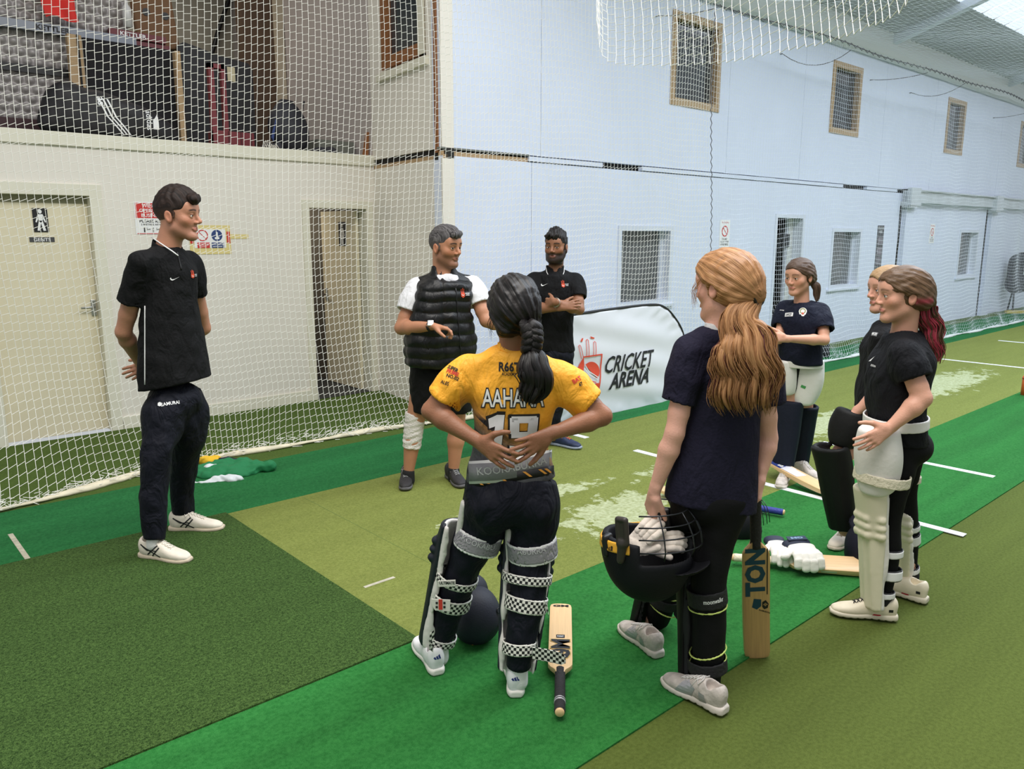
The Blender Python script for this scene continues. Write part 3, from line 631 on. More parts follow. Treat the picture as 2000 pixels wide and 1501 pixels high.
# folded dimpled panels (table halves) standing upright
SILV = mat('silver_dimpled_sheet', (160, 154, 152), .42, metal=.15)
tt = empty('folded_table_tennis_table', (1.3, 8.0, 2.42)); tag(tt, 'silver dimpled folding table standing upright in the mezzanine store', 'table')
def dimple_panel(x0, x1, z0, z1, y, par):
    nx = int((x1-x0)/.009); nz = int((z1-z0)/.009); x = np.linspace(x0, x1, nx); z = np.linspace(z0, z1, nz); Xg, Zg = np.meshgrid(x, z, indexing='ij')
    p = .088; row = np.floor(Zg/(p*.87)); ox = (row % 2)*p/2; cx_ = (np.floor((Xg-ox)/p)+.5)*p+ox; cz = (row+.5)*p*.87; r = np.hypot(Xg-cx_, Zg-cz)
    Yg = y-.036*np.clip(1-(r/.036)**2, 0, 1)**.6
    V = np.stack([Xg, Yg, Zg], -1).reshape(-1, 3)-np.array(tt.location); i = np.arange((nx-1)*nz).reshape(nx-1, nz)[:, :-1].ravel()
    me = mesh_vf('dimpled_sheet', V, np.stack([i, i+nz, i+nz+1, i+1], 1)); o = link('dimpled_sheet', me, SILV, par, True); return o
dimple_panel(.6, 1.96, 2.62, 3.00, 8.0, tt); dimple_panel(.6, 1.96, 3.06, 3.34, 8.03, tt); dimple_panel(.6, 2.50, 3.41, 4.2, 8.12, tt)
T = -np.array(tt.location)
GREYM = mat('grey_metal_rim', (120, 124, 132), .4, metal=.4)
MB().box(tuple(np.array((.5, 7.93, 3.34))+T), tuple(np.array((2.5, 8.05, 3.41))+T)).build('rim_rail', GREYM, tt)
MB().box(tuple(np.array((.5, 7.95, 3.00))+T), tuple(np.array((2.0, 8.05, 3.06))+T)).build('lower_rail', BLACK, tt)
MB().box(tuple(np.array((.5, 7.95, 2.46))+T), tuple(np.array((2.0, 8.05, 2.62))+T)).build('bottom_rail', mat('maroon_dark', (62, 34, 38), .6), tt)
flat_text('lettering', 'KETTLER', SIGNK, tt, tuple(np.array((1.83, 7.925, 3.375))+T), (1, 0, 0), (0, 0, 1), width=.26, height=.042, bold=.03, lift=0)
# red bib hung over it
mb = MB(); mb.grid(lambda u, v: (1.77+.24*u+.02*math.sin(v*7), 7.9-.02*math.sin(u*9)-.02*math.sin(v*5+u*4), 3.92-.46*v+.02*math.sin(u*6)), 14, 14); mb.grid(lambda u, v: (1.77+.24*u, 7.91-.02*math.sin(u*9), 3.92-.44*v), 6, 6)
o = mb.build('red_bib', mat('red_cloth', (214, 48, 42), .8, bump=.2, bscale=40), None, True); tag(o, 'crumpled red bib hung over the silver dimpled table upstairs', 'bib')
# black cover / screen with timber posts
o = MB().hexa([(2.04, 7.9, 2.42), (2.76, 7.8, 2.42), (2.80, 7.92, 2.42), (2.08, 8.02, 2.42), (2.04, 7.9, 3.34), (2.76, 7.8, 3.32), (2.80, 7.92, 3.32), (2.08, 8.02, 3.34)]).build('black_screen', mat('black_cloth', (22, 20, 24), .85, bump=.2, bscale=20), bevel=.01)
tag(o, 'black cloth covered screen between the two timber posts upstairs', 'screen')
for lab, x, z1, w, y in (('taller pale timber post beside the silver table upstairs', 1.90, 3.33, .11, 7.80), ('thin pale timber post at the right of the black screen upstairs', 2.74, 3.29, .05, 7.66)):
    o = MB().box((x, y, 2.42), (x+w, y+.07, z1)).build('timber_post', TIMBER, bevel=.004); tag(o, lab, 'post')
    if w > .1: MB().box((x+.07, y-.012, 2.5), (x+.085, y, z1)).build('groove', DARK, o)
# sports bag
BAGM = mat('black_bag', (26, 24, 28), .6, bump=.3, bscale=14)
bg = sculpt('sports_bag', [('u', LOFT([((1.55, 7.52, 2.56), .05, .06), ((1.70, 7.5, 2.66), .14, .21), ((2.1, 7.5, 2.63), .15, .19), ((2.45, 7.5, 2.57), .13, .13), ((2.66, 7.5, 2.50), .06, .07)], (0, 1, 0), 2.6, .04)), ('w', wrinkle(.012, 22, 3))], .02, BAGM); tag(bg, 'black sports bag with three white stripes lying along the mezzanine edge', 'bag')
tb = tree_of(bg); WS = SIGNW
for k in range(3):
    p = [(-.16+.035*k, .14), (-.145+.035*k, .14), (-.085+.035*k, .0), (.035+.03*k, -.13), (.02+.03*k, -.13), (-.10+.035*k, .0)]
    me = poly_mesh([[p[0], p[5], p[2], p[1]], [p[5], p[4], p[3], p[2]]]); decal('stripe', me, WS, bg, tb, (2.13, 7.2, 2.62), (1, 0, 0), (0, 0, 1), lift=.004)
me = norm_text('adidas', .16, .05, .01); decal('lettering', me, WS, bg, tb, (2.37, 7.2, 2.62), (0, 0, -1), (1, 0, 0), lift=.004)
me = poly_mesh([[(0, -.05), (.05, -.05), (.05, .08), (.0, .02)]]); decal('logo_bar', me, WS, bg, tb, (2.40, 7.2, 2.60), (1, 0, 0), (0, 0, 1), lift=.004)
me = norm_text('as', .07, .04, .01); decal('lettering', me, WS, bg, tb, (1.99, 7.2, 2.74), (0, 0, -1), (1, 0, 0), lift=.004)
# maroon table edge / frame behind
MAR = mat('maroon_paint', (104, 30, 40), .5)
fr = MB(); fr.box((0, 0, 0), (.62, .06, .07)).box((.1, -.02, .08), (.58, .05, .14)); o = fr.build('maroon_board', MAR); o.location = (2.20, 8.05, 3.345); o.rotation_euler = (0, .04, -.1)
tag(o, 'maroon board lying on top of the black screen upstairs', 'board'); flat_text('lettering', 'KETTLER', SIGNW, o, (.30, -.022, .11), (1, 0, 0), (0, 0, 1), width=.22, height=.035, bold=.02)
o = sculpt('brown_cardboard', [('u', BX((0, 0, 0), (.19, .04, .55), r=.01))], .03, mat('cardboard', (124, 92, 66), .85, var=.06, vscale=5), smooth=False); o.location = (2.80, 8.40, 3.98); o.rotation_euler = (0, -.10, -.1); tag(o, 'brown cardboard sheet leaning behind the black screen upstairs', 'cardboard')
for x, z in ((-.07, -.22), (.10, -.25)): MB().cyl((x, -.043, z), (x, -.048, z), .035, 12).build('dark_hole', BLACK, o)
bt = MB(); bt.tube([(0, 0, 0), (0, 0, .16), (0, 0, .2), (0, 0, .26)], [.04, .04, .016, .016], 12); o = bt.build('plastic_bottle', mat('clear_white_bottle', (206, 204, 202), .3), None, True); o.location = (2.46, 8.0, 3.50); tag(o, 'white plastic bottle with a red cap on the mezzanine stack', 'bottle')
cpm = MB().cyl((0, 0, .24), (0, 0, .28), .022, 12).build('cap', SIGNR, o)
# black unit with rounded top, maroon chair
o = MB().prism([(0, 0), (.74, 0), (.74, .92), (.70, .98), (.40, 1.02), (.06, 1.10), (0, 1.06)], lambda a, b_, t: (3.0+a, 8.30+t-a*.05, 2.42+b_), 0, .25).build('black_cabinet', mat('black_cabinet_paint', (28, 26, 30), .55)); tag(o, 'tall black slope-topped cabinet behind the maroon chair frame upstairs', 'cabinet')
MB().box((3.47, 8.262, 3.20), (3.55, 8.27, 3.34)).build('paper_label', mat('cream_paper', (214, 204, 170), .7), o)
ch = empty('maroon_chair', (3.02, 7.62, 2.42)); tag(ch, 'maroon framed chair standing near the front edge of the mezzanine', 'chair')
MM = mat('maroon_metal', (120, 44, 50), .5)
MB().box((0, 0, 0), (.05, .05, .80)).box((.12, 0, .20), (.16, .05, .80)).box((0, 0, .76), (.16, .05, .80)).build('back_frame', MM, ch); MB().box((.0, -.02, .0), (.40, .12, .20)).build('seat_box', MM, ch, bevel=.006)
for x in (.14, .26, .36): MB().box((x, -.026, .02), (x+.012, -.018, .2)).build('rib', mat('maroon_dark2', (84, 26, 32), .5), ch)
# backpack
bp = sculpt('backpack', [('u', EL((0, 0, .19), (.16, .12, .20))), ('u', EL((.02, -.05, .13), (.13, .10, .12)), .03), ('u', RC((.13, 0, .28), (.15, 0, .40), .016), .01), ('u', RC((-.05, 0, .38), (.05, 0, .39), .014), .01), ('s', HS((0, 0, 0), (0, 0, 1)), .0), ('w', wrinkle(.006, 30, 5))], .014, mat('black_rucksack', (24, 24, 34), .6)); bp.location = (3.70, 7.45, 2.445); bp.scale = (1.25, 1, 1.25)
tag(bp, 'black rucksack standing at the balcony edge in front of the brown post', 'backpack'); MB().grid(lambda u, v: (-.155+.03*v, -.02-.06*u, .08+.16*v+.02*math.sin(u*4)), 6, 6).build('blue_panel', mat('blue_panel', (64, 84, 140), .6), bp)
for lab, loc, sc_ in (('dark pile of kit to the right of the rucksack upstairs', (4.02, 7.32, 2.46), (.14, .07, .045)), ('dark cloth heap to the left of the rucksack upstairs', (3.46, 7.32, 2.46), (.10, .06, .05))):
    o = sculpt('kit_heap', [('u', EL((0, 0, 0), sc_)), ('u', EL((.07, .01, .01), (sc_[0]*.5, sc_[1], sc_[2]*1.2)), .02), ('w', wrinkle(.008, 40, 8))], .012, mat('dark_kit', (44, 44, 50), .8, var=.5, vscale=30)); o.location = loc; tag(o, lab, 'kit')
o = slab('grey_box', mat('dull_grey_green', (110, 112, 104), .8, var=.05), (4.02, 7.45, 2.44), (4.44, 7.75, 2.60)); tag(o, 'low grey box at the side wall of the mezzanine', 'box')
o = MB().hexa([(4.40, 7.2, 2.44), (4.45, 7.2, 2.44), (4.45, 7.24, 2.44), (4.40, 7.24, 2.44), (4.45, 7.2, 2.68), (4.47, 7.2, 2.68), (4.47, 7.24, 2.68), (4.45, 7.24, 2.68)]).build('wood_offcut', BROWNW); tag(o, 'small brown wood offcut leaning at the balcony corner', 'board')
mb = MB(); 
for k in range(7): mb.tube([(3.32+.02*k, 7.22, 2.445), (3.33+.02*k, 7.21, 2.50+.02*math.sin(k)), (3.37+.02*k, 7.22, 2.45)], .004, 5)
o = mb.build('string_tangle', mat('white_string', (210, 206, 196), .8)); tag(o, 'tangle of white string on the balcony edge beside the maroon chair', 'string')
o = MB().tube([(4.44, 10.3, 5.2), (4.42, 10.3, 4.6), (4.26, 10.32, 4.2), (4.16, 10.34, 3.9), (4.12, 10.34, 3.2)], .028, 8).build('black_hose', BLACK, None, True); tag(o, 'black hose hanging down the back wall of the mezzanine', 'hose')
# ------------------------------------------------------------------ cricket netting
NETM = mat('cream_net_cord', (242, 240, 232), .8); NETW = mat('white_net_cord', (226, 232, 238), .8); LACE = mat('dark_lacing_cord', (104, 104, 108), .8); HEM = mat('net_hem_canvas', (222, 212, 186), .85, var=.1, vscale=12, bump=.4, bscale=30)
def cord_mesh(A, B, r):
    """thin three-sided cords between point arrays A and B (n,3)"""
    d = B-A; l = np.linalg.norm(d, axis=1)[:, None]+1e-9; t = d/l
    ref = np.where(np.abs(t[:, 2:3]) < .8, np.array([[0, 0, 1.]]), np.array([[0, 1., 0]])); u = np.cross(t, ref); u /= np.linalg.norm(u, axis=1)[:, None]; w = np.cross(t, u); n = len(A)
    V = []
    for P in (A-t*r*.4, B+t*r*.4):
        for k in range(3): a = 2*math.pi*k/3; V.append(P+r*(math.cos(a)*u+math.sin(a)*w))
    V = np.stack(V, 1).reshape(-1, 3); b0 = np.arange(n)[:, None]*6
    Q = np.concatenate([b0+np.array([[k, (k+1) % 3, 3+(k+1) % 3, 3+k]]) for k in range(3)]); return V, Q
def net_mesh(fn, X, Zs, r, jit, zig, name, m, parent):
    rg = np.random.default_rng(len(X)); nx, nz = len(X), len(Zs)
    G = np.array([[fn(x, z) for z in Zs] for x in X]); 
    ij = np.zeros((nx, nz)); ij += rg.normal(0, jit, (nx, nz)); G[:, :, 2] += ij*.5
    G[:, :, 0] += rg.normal(0, jit*.6, (nx, nz))+ (rg.normal(0, jit*.8, nx))[:, None]
    dz = (Zs[1]-Zs[0]); up = np.roll(G, -1, 1)
    hi = G+(up-G)*zig; hi[:, -1] = G[:, -1]
    Vs, Qs, off = [], [], 0
    for A, B in ((G[:, :-1].reshape(-1, 3), G[:, 1:].reshape(-1, 3)), (G[:-1].reshape(-1, 3), hi[1:].reshape(-1, 3))):
        V, Q = cord_mesh(A, B, r); Vs.append(V); Qs.append(Q+off); off += len(V)
    return link(name, mesh_vf(name, np.vstack(Vs), np.vstack(Qs)), m, parent)
NX = [-.6, .7, 1.7, 2.4, 3.4, 4.2, 5, 7, 9.9, 12, 17.5, 22]
NB = [5.36, 5.44, 5.70, 5.70, 5.62, 5.50, 5.35, 5.12, 4.86, 4.8, 4.70, 4.66]     # where the hem lies on the carpet
NT = [5.86, 5.84, 5.84, 5.80, 5.68, 5.52, 5.42, 5.28, 5.12, 5.02, 4.95, 4.9]      # where the curtain hangs
def nety(x, z):
    b, t = np.interp(x, NX, NB), np.interp(x, NX, NT); k = max(0, 1-z/.95); k = k*k*(1.4-.4*k)
    return t+(b-t)*k+.035*math.sin(x*2.1+z*.7)*min(1, z)+.02*math.sin(x*5.3+1)*(.5+.5*math.sin(z*1.1))-.05*math.exp(-((z-.12)/.12)**2)*math.sin(x*9)*.5
def netf(x, z):
    low = max(0, 1-z/.5); zz = z*(1-.25*low*(.5+.5*math.sin(x*3.1+.6)))+.02*math.sin(x*1.3)+.012*math.sin(x*7.1+z*2)
    return (x+.05*math.sin(z*1.6+x*.8)-.06*low*math.sin(x*3.1), nety(x, z), max(.012, zz))
n1 = empty('practice_net', (1, 5.8, 0)); tag(n1, 'cream practice netting hung in front of the doors and balcony at the left', 'net')
off = Matrix.Translation((-1, -5.8, 0))
o = net_mesh(netf, np.arange(.35, 7.60, .046), np.arange(0, 4.45, .056), .0020, .0014, .27, 'netting', NETM, n1); o.data.transform(off); o['kind'] = 'stuff'
n2 = empty('practice_net', (10, 5.1, 0)); tag(n2, 'white practice netting along the windows of the right wall, laced to the left net', 'net')
off2 = Matrix.Translation((-10, -5.1, 0))
o = net_mesh(lambda x, z: netf(x, min(z, 4.06)), np.arange(7.60, 20.5, .05), np.arange(0, 4.07, .056), .0015, .002, .2, 'netting', NETW, n2); o.data.transform(off2); o['kind'] = 'stuff'
# hem and bunched foot of both nets
def hem(par, x0, x1, offm, m, seed):
    r_ = random.Random(seed); pts = []; x = x0
    while x < x1: pts.append((x, np.interp(x, NX, NB)-.02+.02*math.sin(x*4.1)+r_.uniform(-.006, .006), .02)); x += .07
    mb = MB(); mb.tube(pts, [.028+.012*math.sin(p[0]*6)+r_.uniform(0, .006) for p in pts], 8, flat=.55); o = mb.build('canvas_hem', m, par, True); o.data.transform(offm)
    A = []; B = []
    for k in range(int((x1-x0)*(150 if seed == 1 else 60))):
        x = r_.uniform(x0, x1); y = np.interp(x, NX, NB)-.02+r_.uniform(-.05, .07); z = r_.uniform(.008, .075); a = r_.uniform(-.6, .6); l = r_.uniform(.03, .06)
        A.append((x, y, z)); B.append((x+l*math.cos(a), y+l*math.sin(a), max(.006, z+r_.uniform(-.03, .03))))
    V, Q = cord_mesh(np.array(A), np.array(B), .0022); o = link('bunched_netting', mesh_vf('bunched_netting', V, Q), NETM if m is HEM else NETW, par); o.data.transform(offm); o['kind'] = 'stuff'
hem(n1, .3, 7.6, off, HEM, 1); hem(n2, 7.6, 20.4, off2, mat('white_hem', (204, 208, 206), .85, bump=.4, bscale=30), 2)
# top rope and lacing
rope = [(x, nety(x, 3.95), 4.05+.02*math.sin(x*.9)) for x in np.arange(7.55, 21, .3)]
mb = MB(); mb.tube(rope, .006, 5)
xx = np.arange(7.6, 20.5, .09); z = [(x+.0, nety(x, 3.95)+(.012 if i % 2 else -.012), 4.05+.02*math.sin(x*.9)+(.022 if i % 2 else -.03)) for i, x in enumerate(xx)]
mb.tube(z, .005, 4); o = mb.build('head_rope_lacing', LACE, n2); o.data.transform(off2)
zz = np.arange(.1, 4.03, .045); lz = [(7.60+.05*math.sin(a*1.6+5.8)+(.012 if i % 2 else -.012), nety(7.6, a)-.006, a) for i, a in enumerate(zz)]
o = MB().tube(lz, .0045, 4).build('seam_lacing', LACE, n2); o.data.transform(off2)
for x, y, x2, y2, sag in ((1285, 31, 1395, 17, .02), (1528, 105, 1662, 98, .16), (1703, 156, 1812, 142, .03), (1780, 181, 1887, 161, .12), (1943, 230, 2010, 219, .02)):
    a = ony(x, y, YR-.03); b_ = ony(x2, y2, 5.0); pts = [a+(b_-a)*t-np.array([0, 0, sag*4*t*(1-t)]) for t in np.linspace(0, 1, 9)]
    o = MB().tube(pts, .005, 5).tube([a+np.array([0, .03, 0]), a], .008, 5).build('tie_cord', LACE, n2); o.data.transform(off2)
# overhead net with a sagging bay
n3 = empty('overhead_net', (10, 3.5, 4)); tag(n3, 'overhead netting stretched below the roof, sagging in a swag near its front', 'net')
def ohf(x, y):
    v = (5.0-y)/2.2; sag = .34*math.exp(-((x-6.9)/1.2)**2)*math.sin(math.pi*min(1, max(0, v)))
    return (x, y+.03*math.sin(x*2), 4.10+.05*v-sag+.02*math.sin(x*1.7+y*3))
X = np.arange(5.4, 17, .055); Ys = np.arange(5.0, 3.0, -.055)
rg = np.random.default_rng(5); G = np.array([[ohf(x, y) for y in Ys] for x in X])+rg.normal(0, .003, (len(X), len(Ys), 3))
Vs, Qs, of = [], [], 0
for A, B in ((G[:, :-1], G[:, 1:]), (G[:-1], np.concatenate([G[1:, 1:], G[1:, -1:]], 1)*.25+G[1:]*.75)):
    V, Q = cord_mesh(A.reshape(-1, 3), B.reshape(-1, 3), .0012); Vs.append(V); Qs.append(Q+of); of += len(V)
o = link('netting', mesh_vf('netting', np.vstack(Vs), np.vstack(Qs)), NETW, n3); o.data.transform(Matrix.Translation((-10, -3.5, -4))); o['kind'] = 'stuff'

# front edge of the overhead net, hanging in a swag nearer the camera
SW = catmull([CAM+ray(x, y)*zc for x, y, zc in ((1165, 40, 6.4), (1185, 118, 6.3), (1300, 128, 6.0), (1420, 122, 5.5), (1520, 102, 5.1), (1610, 85, 4.7), (1685, 59, 4.3), (1740, 36, 4.0), (1777, 0, 3.8), (1790, -60, 3.7))], 60)
sl = np.concatenate([[0], np.cumsum(np.linalg.norm(np.diff(SW, axis=0), axis=1))]); us = np.arange(0, sl[-1], .082)
E0 = np.stack([np.interp(us, sl, SW[:, i]) for i in range(3)], 1); vs = np.arange(0, 20)*.066; rg = np.random.default_rng(8)
G = np.array([[p+np.array([.25*math.sin(v*1.5), .35*v, v]) for v in vs] for i, p in enumerate(E0)])+rg.normal(0, .0025, (len(E0), len(vs), 3))
Vs, Qs, of = [], [], 0
for A, B in ((G[:, :-1], G[:, 1:]), (G[:-1], np.concatenate([G[1:, 1:], G[1:, -1:]], 1)*.35+G[1:]*.65)):
    V, Q = cord_mesh(A.reshape(-1, 3), B.reshape(-1, 3), .0028); Vs.append(V); Qs.append(Q+of); of += len(V)
o = link('swag_netting', mesh_vf('swag_netting', np.vstack(Vs), np.vstack(Qs)), NETM, n3); o.data.transform(Matrix.Translation((-10, -3.5, -4))); o['kind'] = 'stuff'
# ------------------------------------------------------------------ figure kit
FL = np.array([math.cos(YAW), math.sin(YAW), 0.0])
RZ = YAW-math.pi/2
RLW = np.array([[RGT[0], FL[0], 0], [RGT[1], FL[1], 0], [0, 0, 1.0]])   # columns: right, away, up
class Fig:
    def __init__(s, px, py, z=0.0): s.G = onz(px, py, z); s.G[2] = 0
    def root(s, name, label, cat, group=None):
        s.e = tag(empty(name, tuple(s.G), RZ), label, cat, group); return s.e
    def J(s, px, py, dy=0.0):
        d = ray(px, py); p = CAM+d*(((s.G-CAM)@FL+dy)/(d@FL)); return RLW.T@(p-s.G)
    def Gd(s, px, py, z=0.0):
        return RLW.T@(onz(px, py, z)-s.G)
    def W(s, loc): return s.G+RLW@np.array(loc)
    def zc(s, loc): return (s.W(loc)-CAM)@FWD
    def K(s, L, R, y, dy=0.0, ratio=1.0, th=0.0):
        c = s.J((L+R)/2, y, dy); ph = math.atan(((L+R)/2-1000)/F); th = th+ph; h = (R-L)/2*s.zc(c)/F*math.cos(ph); w = h/math.sqrt(math.cos(th)**2+(ratio*math.sin(th))**2); return (c, w, w*ratio)
def vec(deg): a = math.radians(deg); return np.array([math.cos(a), math.sin(a), 0])
def frame(fwd, up=(0, 0, 1)):
    y = unit(fwd); z = np.array(up, float); z = unit(z-y*(z@y)); return np.stack([np.cross(y, z), y, z], 1)
def rotm(axis, deg): return np.array(Matrix.Rotation(math.radians(deg), 3, Vector(axis)))
def place(o, R, c, s=1.0):
    m = Matrix.Identity(4)
    for i in range(3):
        for j in range(3): m[i][j] = R[i, j]*s
        m[i][3] = c[i]
    o.data.transform(m); return o

def head_ops(R, c, s, fem=False, k=1.0, beard=0.0, jaw=1.0, round_=0.0):
    o = []; f = .9 if fem else 1.0
    def U(p, kk): o.append(('u', XF(p, R, c, s), kk*s))
    def S(p, kk): o.append(('s', XF(p, R, c, s), kk*s))
    U(EL((0, -.012, .036), (.073, .095, .080)), .0)
    U(EL((0, .026, -.018), (.060+round_, .066, .084)), .03)
    for q in (-1, 1):
        U(RC((q*.045*jaw*f, .004, -.060), (q*.018, .060, -.096), .021*f, .018*f), .03)
        U(EL((q*.042, .055, -.022), (.019+round_*.6, .017, .017+round_*.6)), .028)
    U(EL((0, .072 if not fem else .068, -.099), (.022*f, .018, .016)), .022)
    U(RC((-.036, .076, .021), (.036, .076, .021), .011 if not fem else .008), .022)
    U(EL((0, .066, .045), (.05, .03, .035)), .03)
    for q in (-1, 1): S(EL((q*.031, .099, .000), (.019, .014, .011)), .014)
    for q in (-1, 1):
        U(EL((q*.031, .0775, .001), (.0150, .0148, .0142)), .004)
        S(BX((q*.031, .093, -.0005), (.0118, .012, .0036), r=.0034), .002)
    U(RC((0, .086, .014), (0, .110 if not fem else .105, -.026), .0072, .0105*f), .012)
    for q in (-1, 1): U(EL((q*.0115*f, .098, -.032), (.0085*f, .010, .0075)), .008)
    S(EL((0, .106, -.0405), (.011, .009, .003)), .004)
    for q in (-1, 1): U(RC((0, .0912, -.0555), (q*.020, .082, -.0605), .0042, .003), .006)
    U(RC((-.012, .0862, -.0668), (.012, .0862, -.0668), .0056, .0056), .007)
    for q in (-1, 1): S(RC((0, .0975, -.0608), (q*.017, .0885, -.0626), .0006, .0004), .002)
    for q in (-1, 1):
        e = rotm((1, 0, 0), 12)
        U(EL((q*.0765, -.010, -.008), (.008, .018, .031), e), .006); S(EL((q*.0835, -.006, -.004), (.005, .010, .019), e), .005)
    if beard:
        U(EL((0, .045, -.083), (.052, .042, .034)), .02); S(EL((0, .105, -.061), (.02, .018, .006)), .004)
        for q in (-1, 1): U(RC((q*.060, .0, -.04), (q*.045, .03, -.085), .015, .02), .02)
    return o
def head_cols(R, c, s, skin, lips=(168, 92, 84), brow=(52, 40, 34), stubble=None, sk_amt=0.5, ear=(200, 120, 100), beardcol=None, fem=False):
    skin, lips, brow, ear = [np.array(lin(x)) for x in (skin, lips, brow, ear)]
    st = np.array(lin(stubble)) if stubble else None
    def ss(x, a, b): t = np.clip((x-a)/(b-a), 0, 1); return t*t*(3-2*t)
    def fn(V):
        P = (V-c)@R/s; x, y, z = np.abs(P[:, 0]), P[:, 1], P[:, 2]; C = np.tile(skin, (len(V), 1)); inh = (np.linalg.norm(P, axis=1) < .2)
        def mixc(w, col):
            nonlocal C; w = (w*inh)[:, None]; C = C*(1-w)+col*w
        rd = skin*np.array([1.06, .84, .80])
        mixc(.7*np.exp(-(((x-.045)/.02)**2+((z+.03)/.02)**2))*(y > .03), rd); mixc(.6*np.exp(-((x/.012)**2+((z+.028)/.014)**2))*(y > .09), rd)
        mixc(.5*ss(x, .074, .08)*(np.abs(z+.008) < .04), rd)
        mixc(.2*np.exp(-(((x-.031)/.017)**2+((z-.0)/.012)**2))*(y > .06), skin*.6)
        if st is not None:
            w = ss(-z, .03, .05)*ss(y, -.03, .01)*(1-.6*np.exp(-((x/.02)**2+((z+.0615)/.012)**2)))*ss(.015-(z+.125)*0, 0, .01)
            w = np.maximum(w*(1-ss(-z, .115, .15)), ss(x, .058, .066)*ss(-z, -.0, .02)*(y < .03)*(y > -.0)*(z > -.09)); mixc(sk_amt*w, st)
        bz = .0245+.004*np.cos((x-.032)/.02*1.5); w = np.exp(-((z-bz)/.0045)**2)*ss(x, .010, .016)*(1-ss(x, .048, .056))*(y > .05); mixc(np.clip(w*(1.15 if not fem else .85), 0, 1), brow)
        w = np.exp(-((z-.0055)/.0022)**2)*(np.abs(x-.031) < .015)*(y > .078); mixc(.75*w, brow*.5)
        lw = np.exp(-((z+.0612)/.0062)**4)*(x < .022*(1-.0*z))*(y > .075)*(1-ss(x, .016, .024)); mixc(.8*lw, lips)
        return C
    return fn
def eyes(fig, R, c, s, iris=(58, 36, 24), look=(0, 0)):
    for q in (-1, 1):
        n, m = 20, 14; V = []; Fc = []
        for i in range(m+1):
            a = math.pi*i/m
            for j in range(n): b_ = 2*math.pi*j/n; V.append((math.sin(a)*math.cos(b_), math.cos(a), math.sin(a)*math.sin(b_)))
        Fc = [(i*n+j, i*n+(j+1) % n, (i+1)*n+(j+1) % n, (i+1)*n+j) for i in range(m) for j in range(n)]
        V = np.array(V); Rl = rotm((0, 0, 1), -look[0])@rotm((1, 0, 0), look[1]); Vw = (V@Rl.T)*.0123+np.array([q*.031, .0785, .0005])
        me = mesh_vf('eye', (Vw*s)@R.T+c, Fc); C = np.ones((len(V), 4), np.float32); C[:, :3] = lin((214, 206, 198)); C[V[:, 1] > .83, :3] = lin(iris); C[V[:, 1] > .975, :3] = lin((12, 10, 10))
        a = me.color_attributes.new('col', 'FLOAT_COLOR', 'POINT'); a.data.foreach_set('color', C.ravel())
        link('eye', me, mat('eye', (255, 255, 255), .15, vcol='col'), fig.e, True)
def hand(W, D, N, T, s=1.0, curl=(10, 18, 14), spread=6, thumb=(.7, .6, .35), tcurl=20, curls=None, slim=1.0, L=1.0):
    """W wrist, D finger direction, N palm normal, T thumb side"""
    W = np.array(W, float); D = unit(D); N = unit(np.array(N)-D*(np.array(N)@D)); T0 = np.cross(N, D); T0 = T0 if T0@np.array(T) > 0 else -T0; T = T0; o = []
    o.append(('u', RC(W-D*.02*s, W+D*.03*s, .026*s*slim, .028*s*slim, (N, .62)), .012*s))
    offs = (.030, .0105, -.009, -.027); Ls = (.072, .080, .074, .057)
    axis = np.cross(D, N); 
    for i in range(4):
        K = W+D*(.092-.004*abs(i-1)-(.006 if i == 3 else 0))*s+T*offs[i]*s*slim
        o.append(('u', RC(W+D*.02*s+T*offs[i]*.45*s, K, .0145*s*slim, .0112*s*slim), .012*s))
        cu = curls[i] if curls else curl; a = 0; p = K; d0 = unit(D+T*math.tan(math.radians(spread*(1.2-i*.8))))
        for j, (fr, r0, r1) in enumerate(((.46, .0098, .0088), (.30, .0088, .0080), (.24, .0080, .0070))):
            a += cu[j]; d = unit(d0*math.cos(math.radians(a))+N*math.sin(math.radians(a))); q = p+d*Ls[i]*fr*s*L
            f_ = .92 if i == 3 else 1; o.append(('u', RC(p, q, r0*s*slim*f_, r1*s*slim*f_), .004*s if j == 0 else .002*s)); p = q
    p = W+D*.022*s+T*.022*s; d = unit(D*thumb[0]+T*thumb[1]+N*thumb[2]); q = p+d*.045*s
    o.append(('u', RC(p, q, .016*s*slim, .0125*s*slim), .016*s)); d2 = unit(d+(D*1.0-T*.25+N*.3)*math.sin(math.radians(tcurl))); p = q; q = p+d2*.032*s
    o.append(('u', RC(p, q, .0115*s*slim, .0100*s*slim), .004*s)); d3 = unit(d2+(D-T*.3+N*.3)*math.sin(math.radians(tcurl*.7))); o.append(('u', RC(q, q+d3*.024*s, .0100*s*slim, .0082*s*slim), .003*s))
    return o
def arm(S, E, W, s=1.0, fat=1.0, up=.047, el=.036, fo=.040, wr=.024):
    S, E, W = [np.array(v, float) for v in (S, E, W)]; m = E+(W-E)*.28; u = E+(S-E)*.25
    return [('u', RC(S, u, up*s*fat, (up*.86)*s*fat), .02), ('u', RC(u, E, up*.86*s*fat, el*s*fat), .01), ('u', RC(E, m, el*s*fat, fo*s*fat), .015), ('u', RC(m, W, fo*s*fat, wr*s), .012)]
def skin_mat(name): return mat(name, (255, 255, 255), .48, spec=.4, vcol='col', var=.035, vscale=22, bump=.12, bscale=160)
SKIN = skin_mat('skin'); nodes_of(SKIN)[2].inputs['Subsurface Weight'].default_value = .08; nodes_of(SKIN)[2].inputs['Subsurface Radius'].default_value = (.012, .005, .003)
def body(fig, ops, R, c, s, colfn, fine, h=.0130, hf=.0034, mt=None):
    fb = [(np.array(c)-np.array([.115, .115, .13])*s, np.array(c)+np.array([.115, .115, .13])*s, hf)]+[(np.array(a), np.array(b), .0040) for a, b in fine]
    return sculpt('body', ops, h, mt or SKIN, fig.e, fine=fb, colfn=colfn)
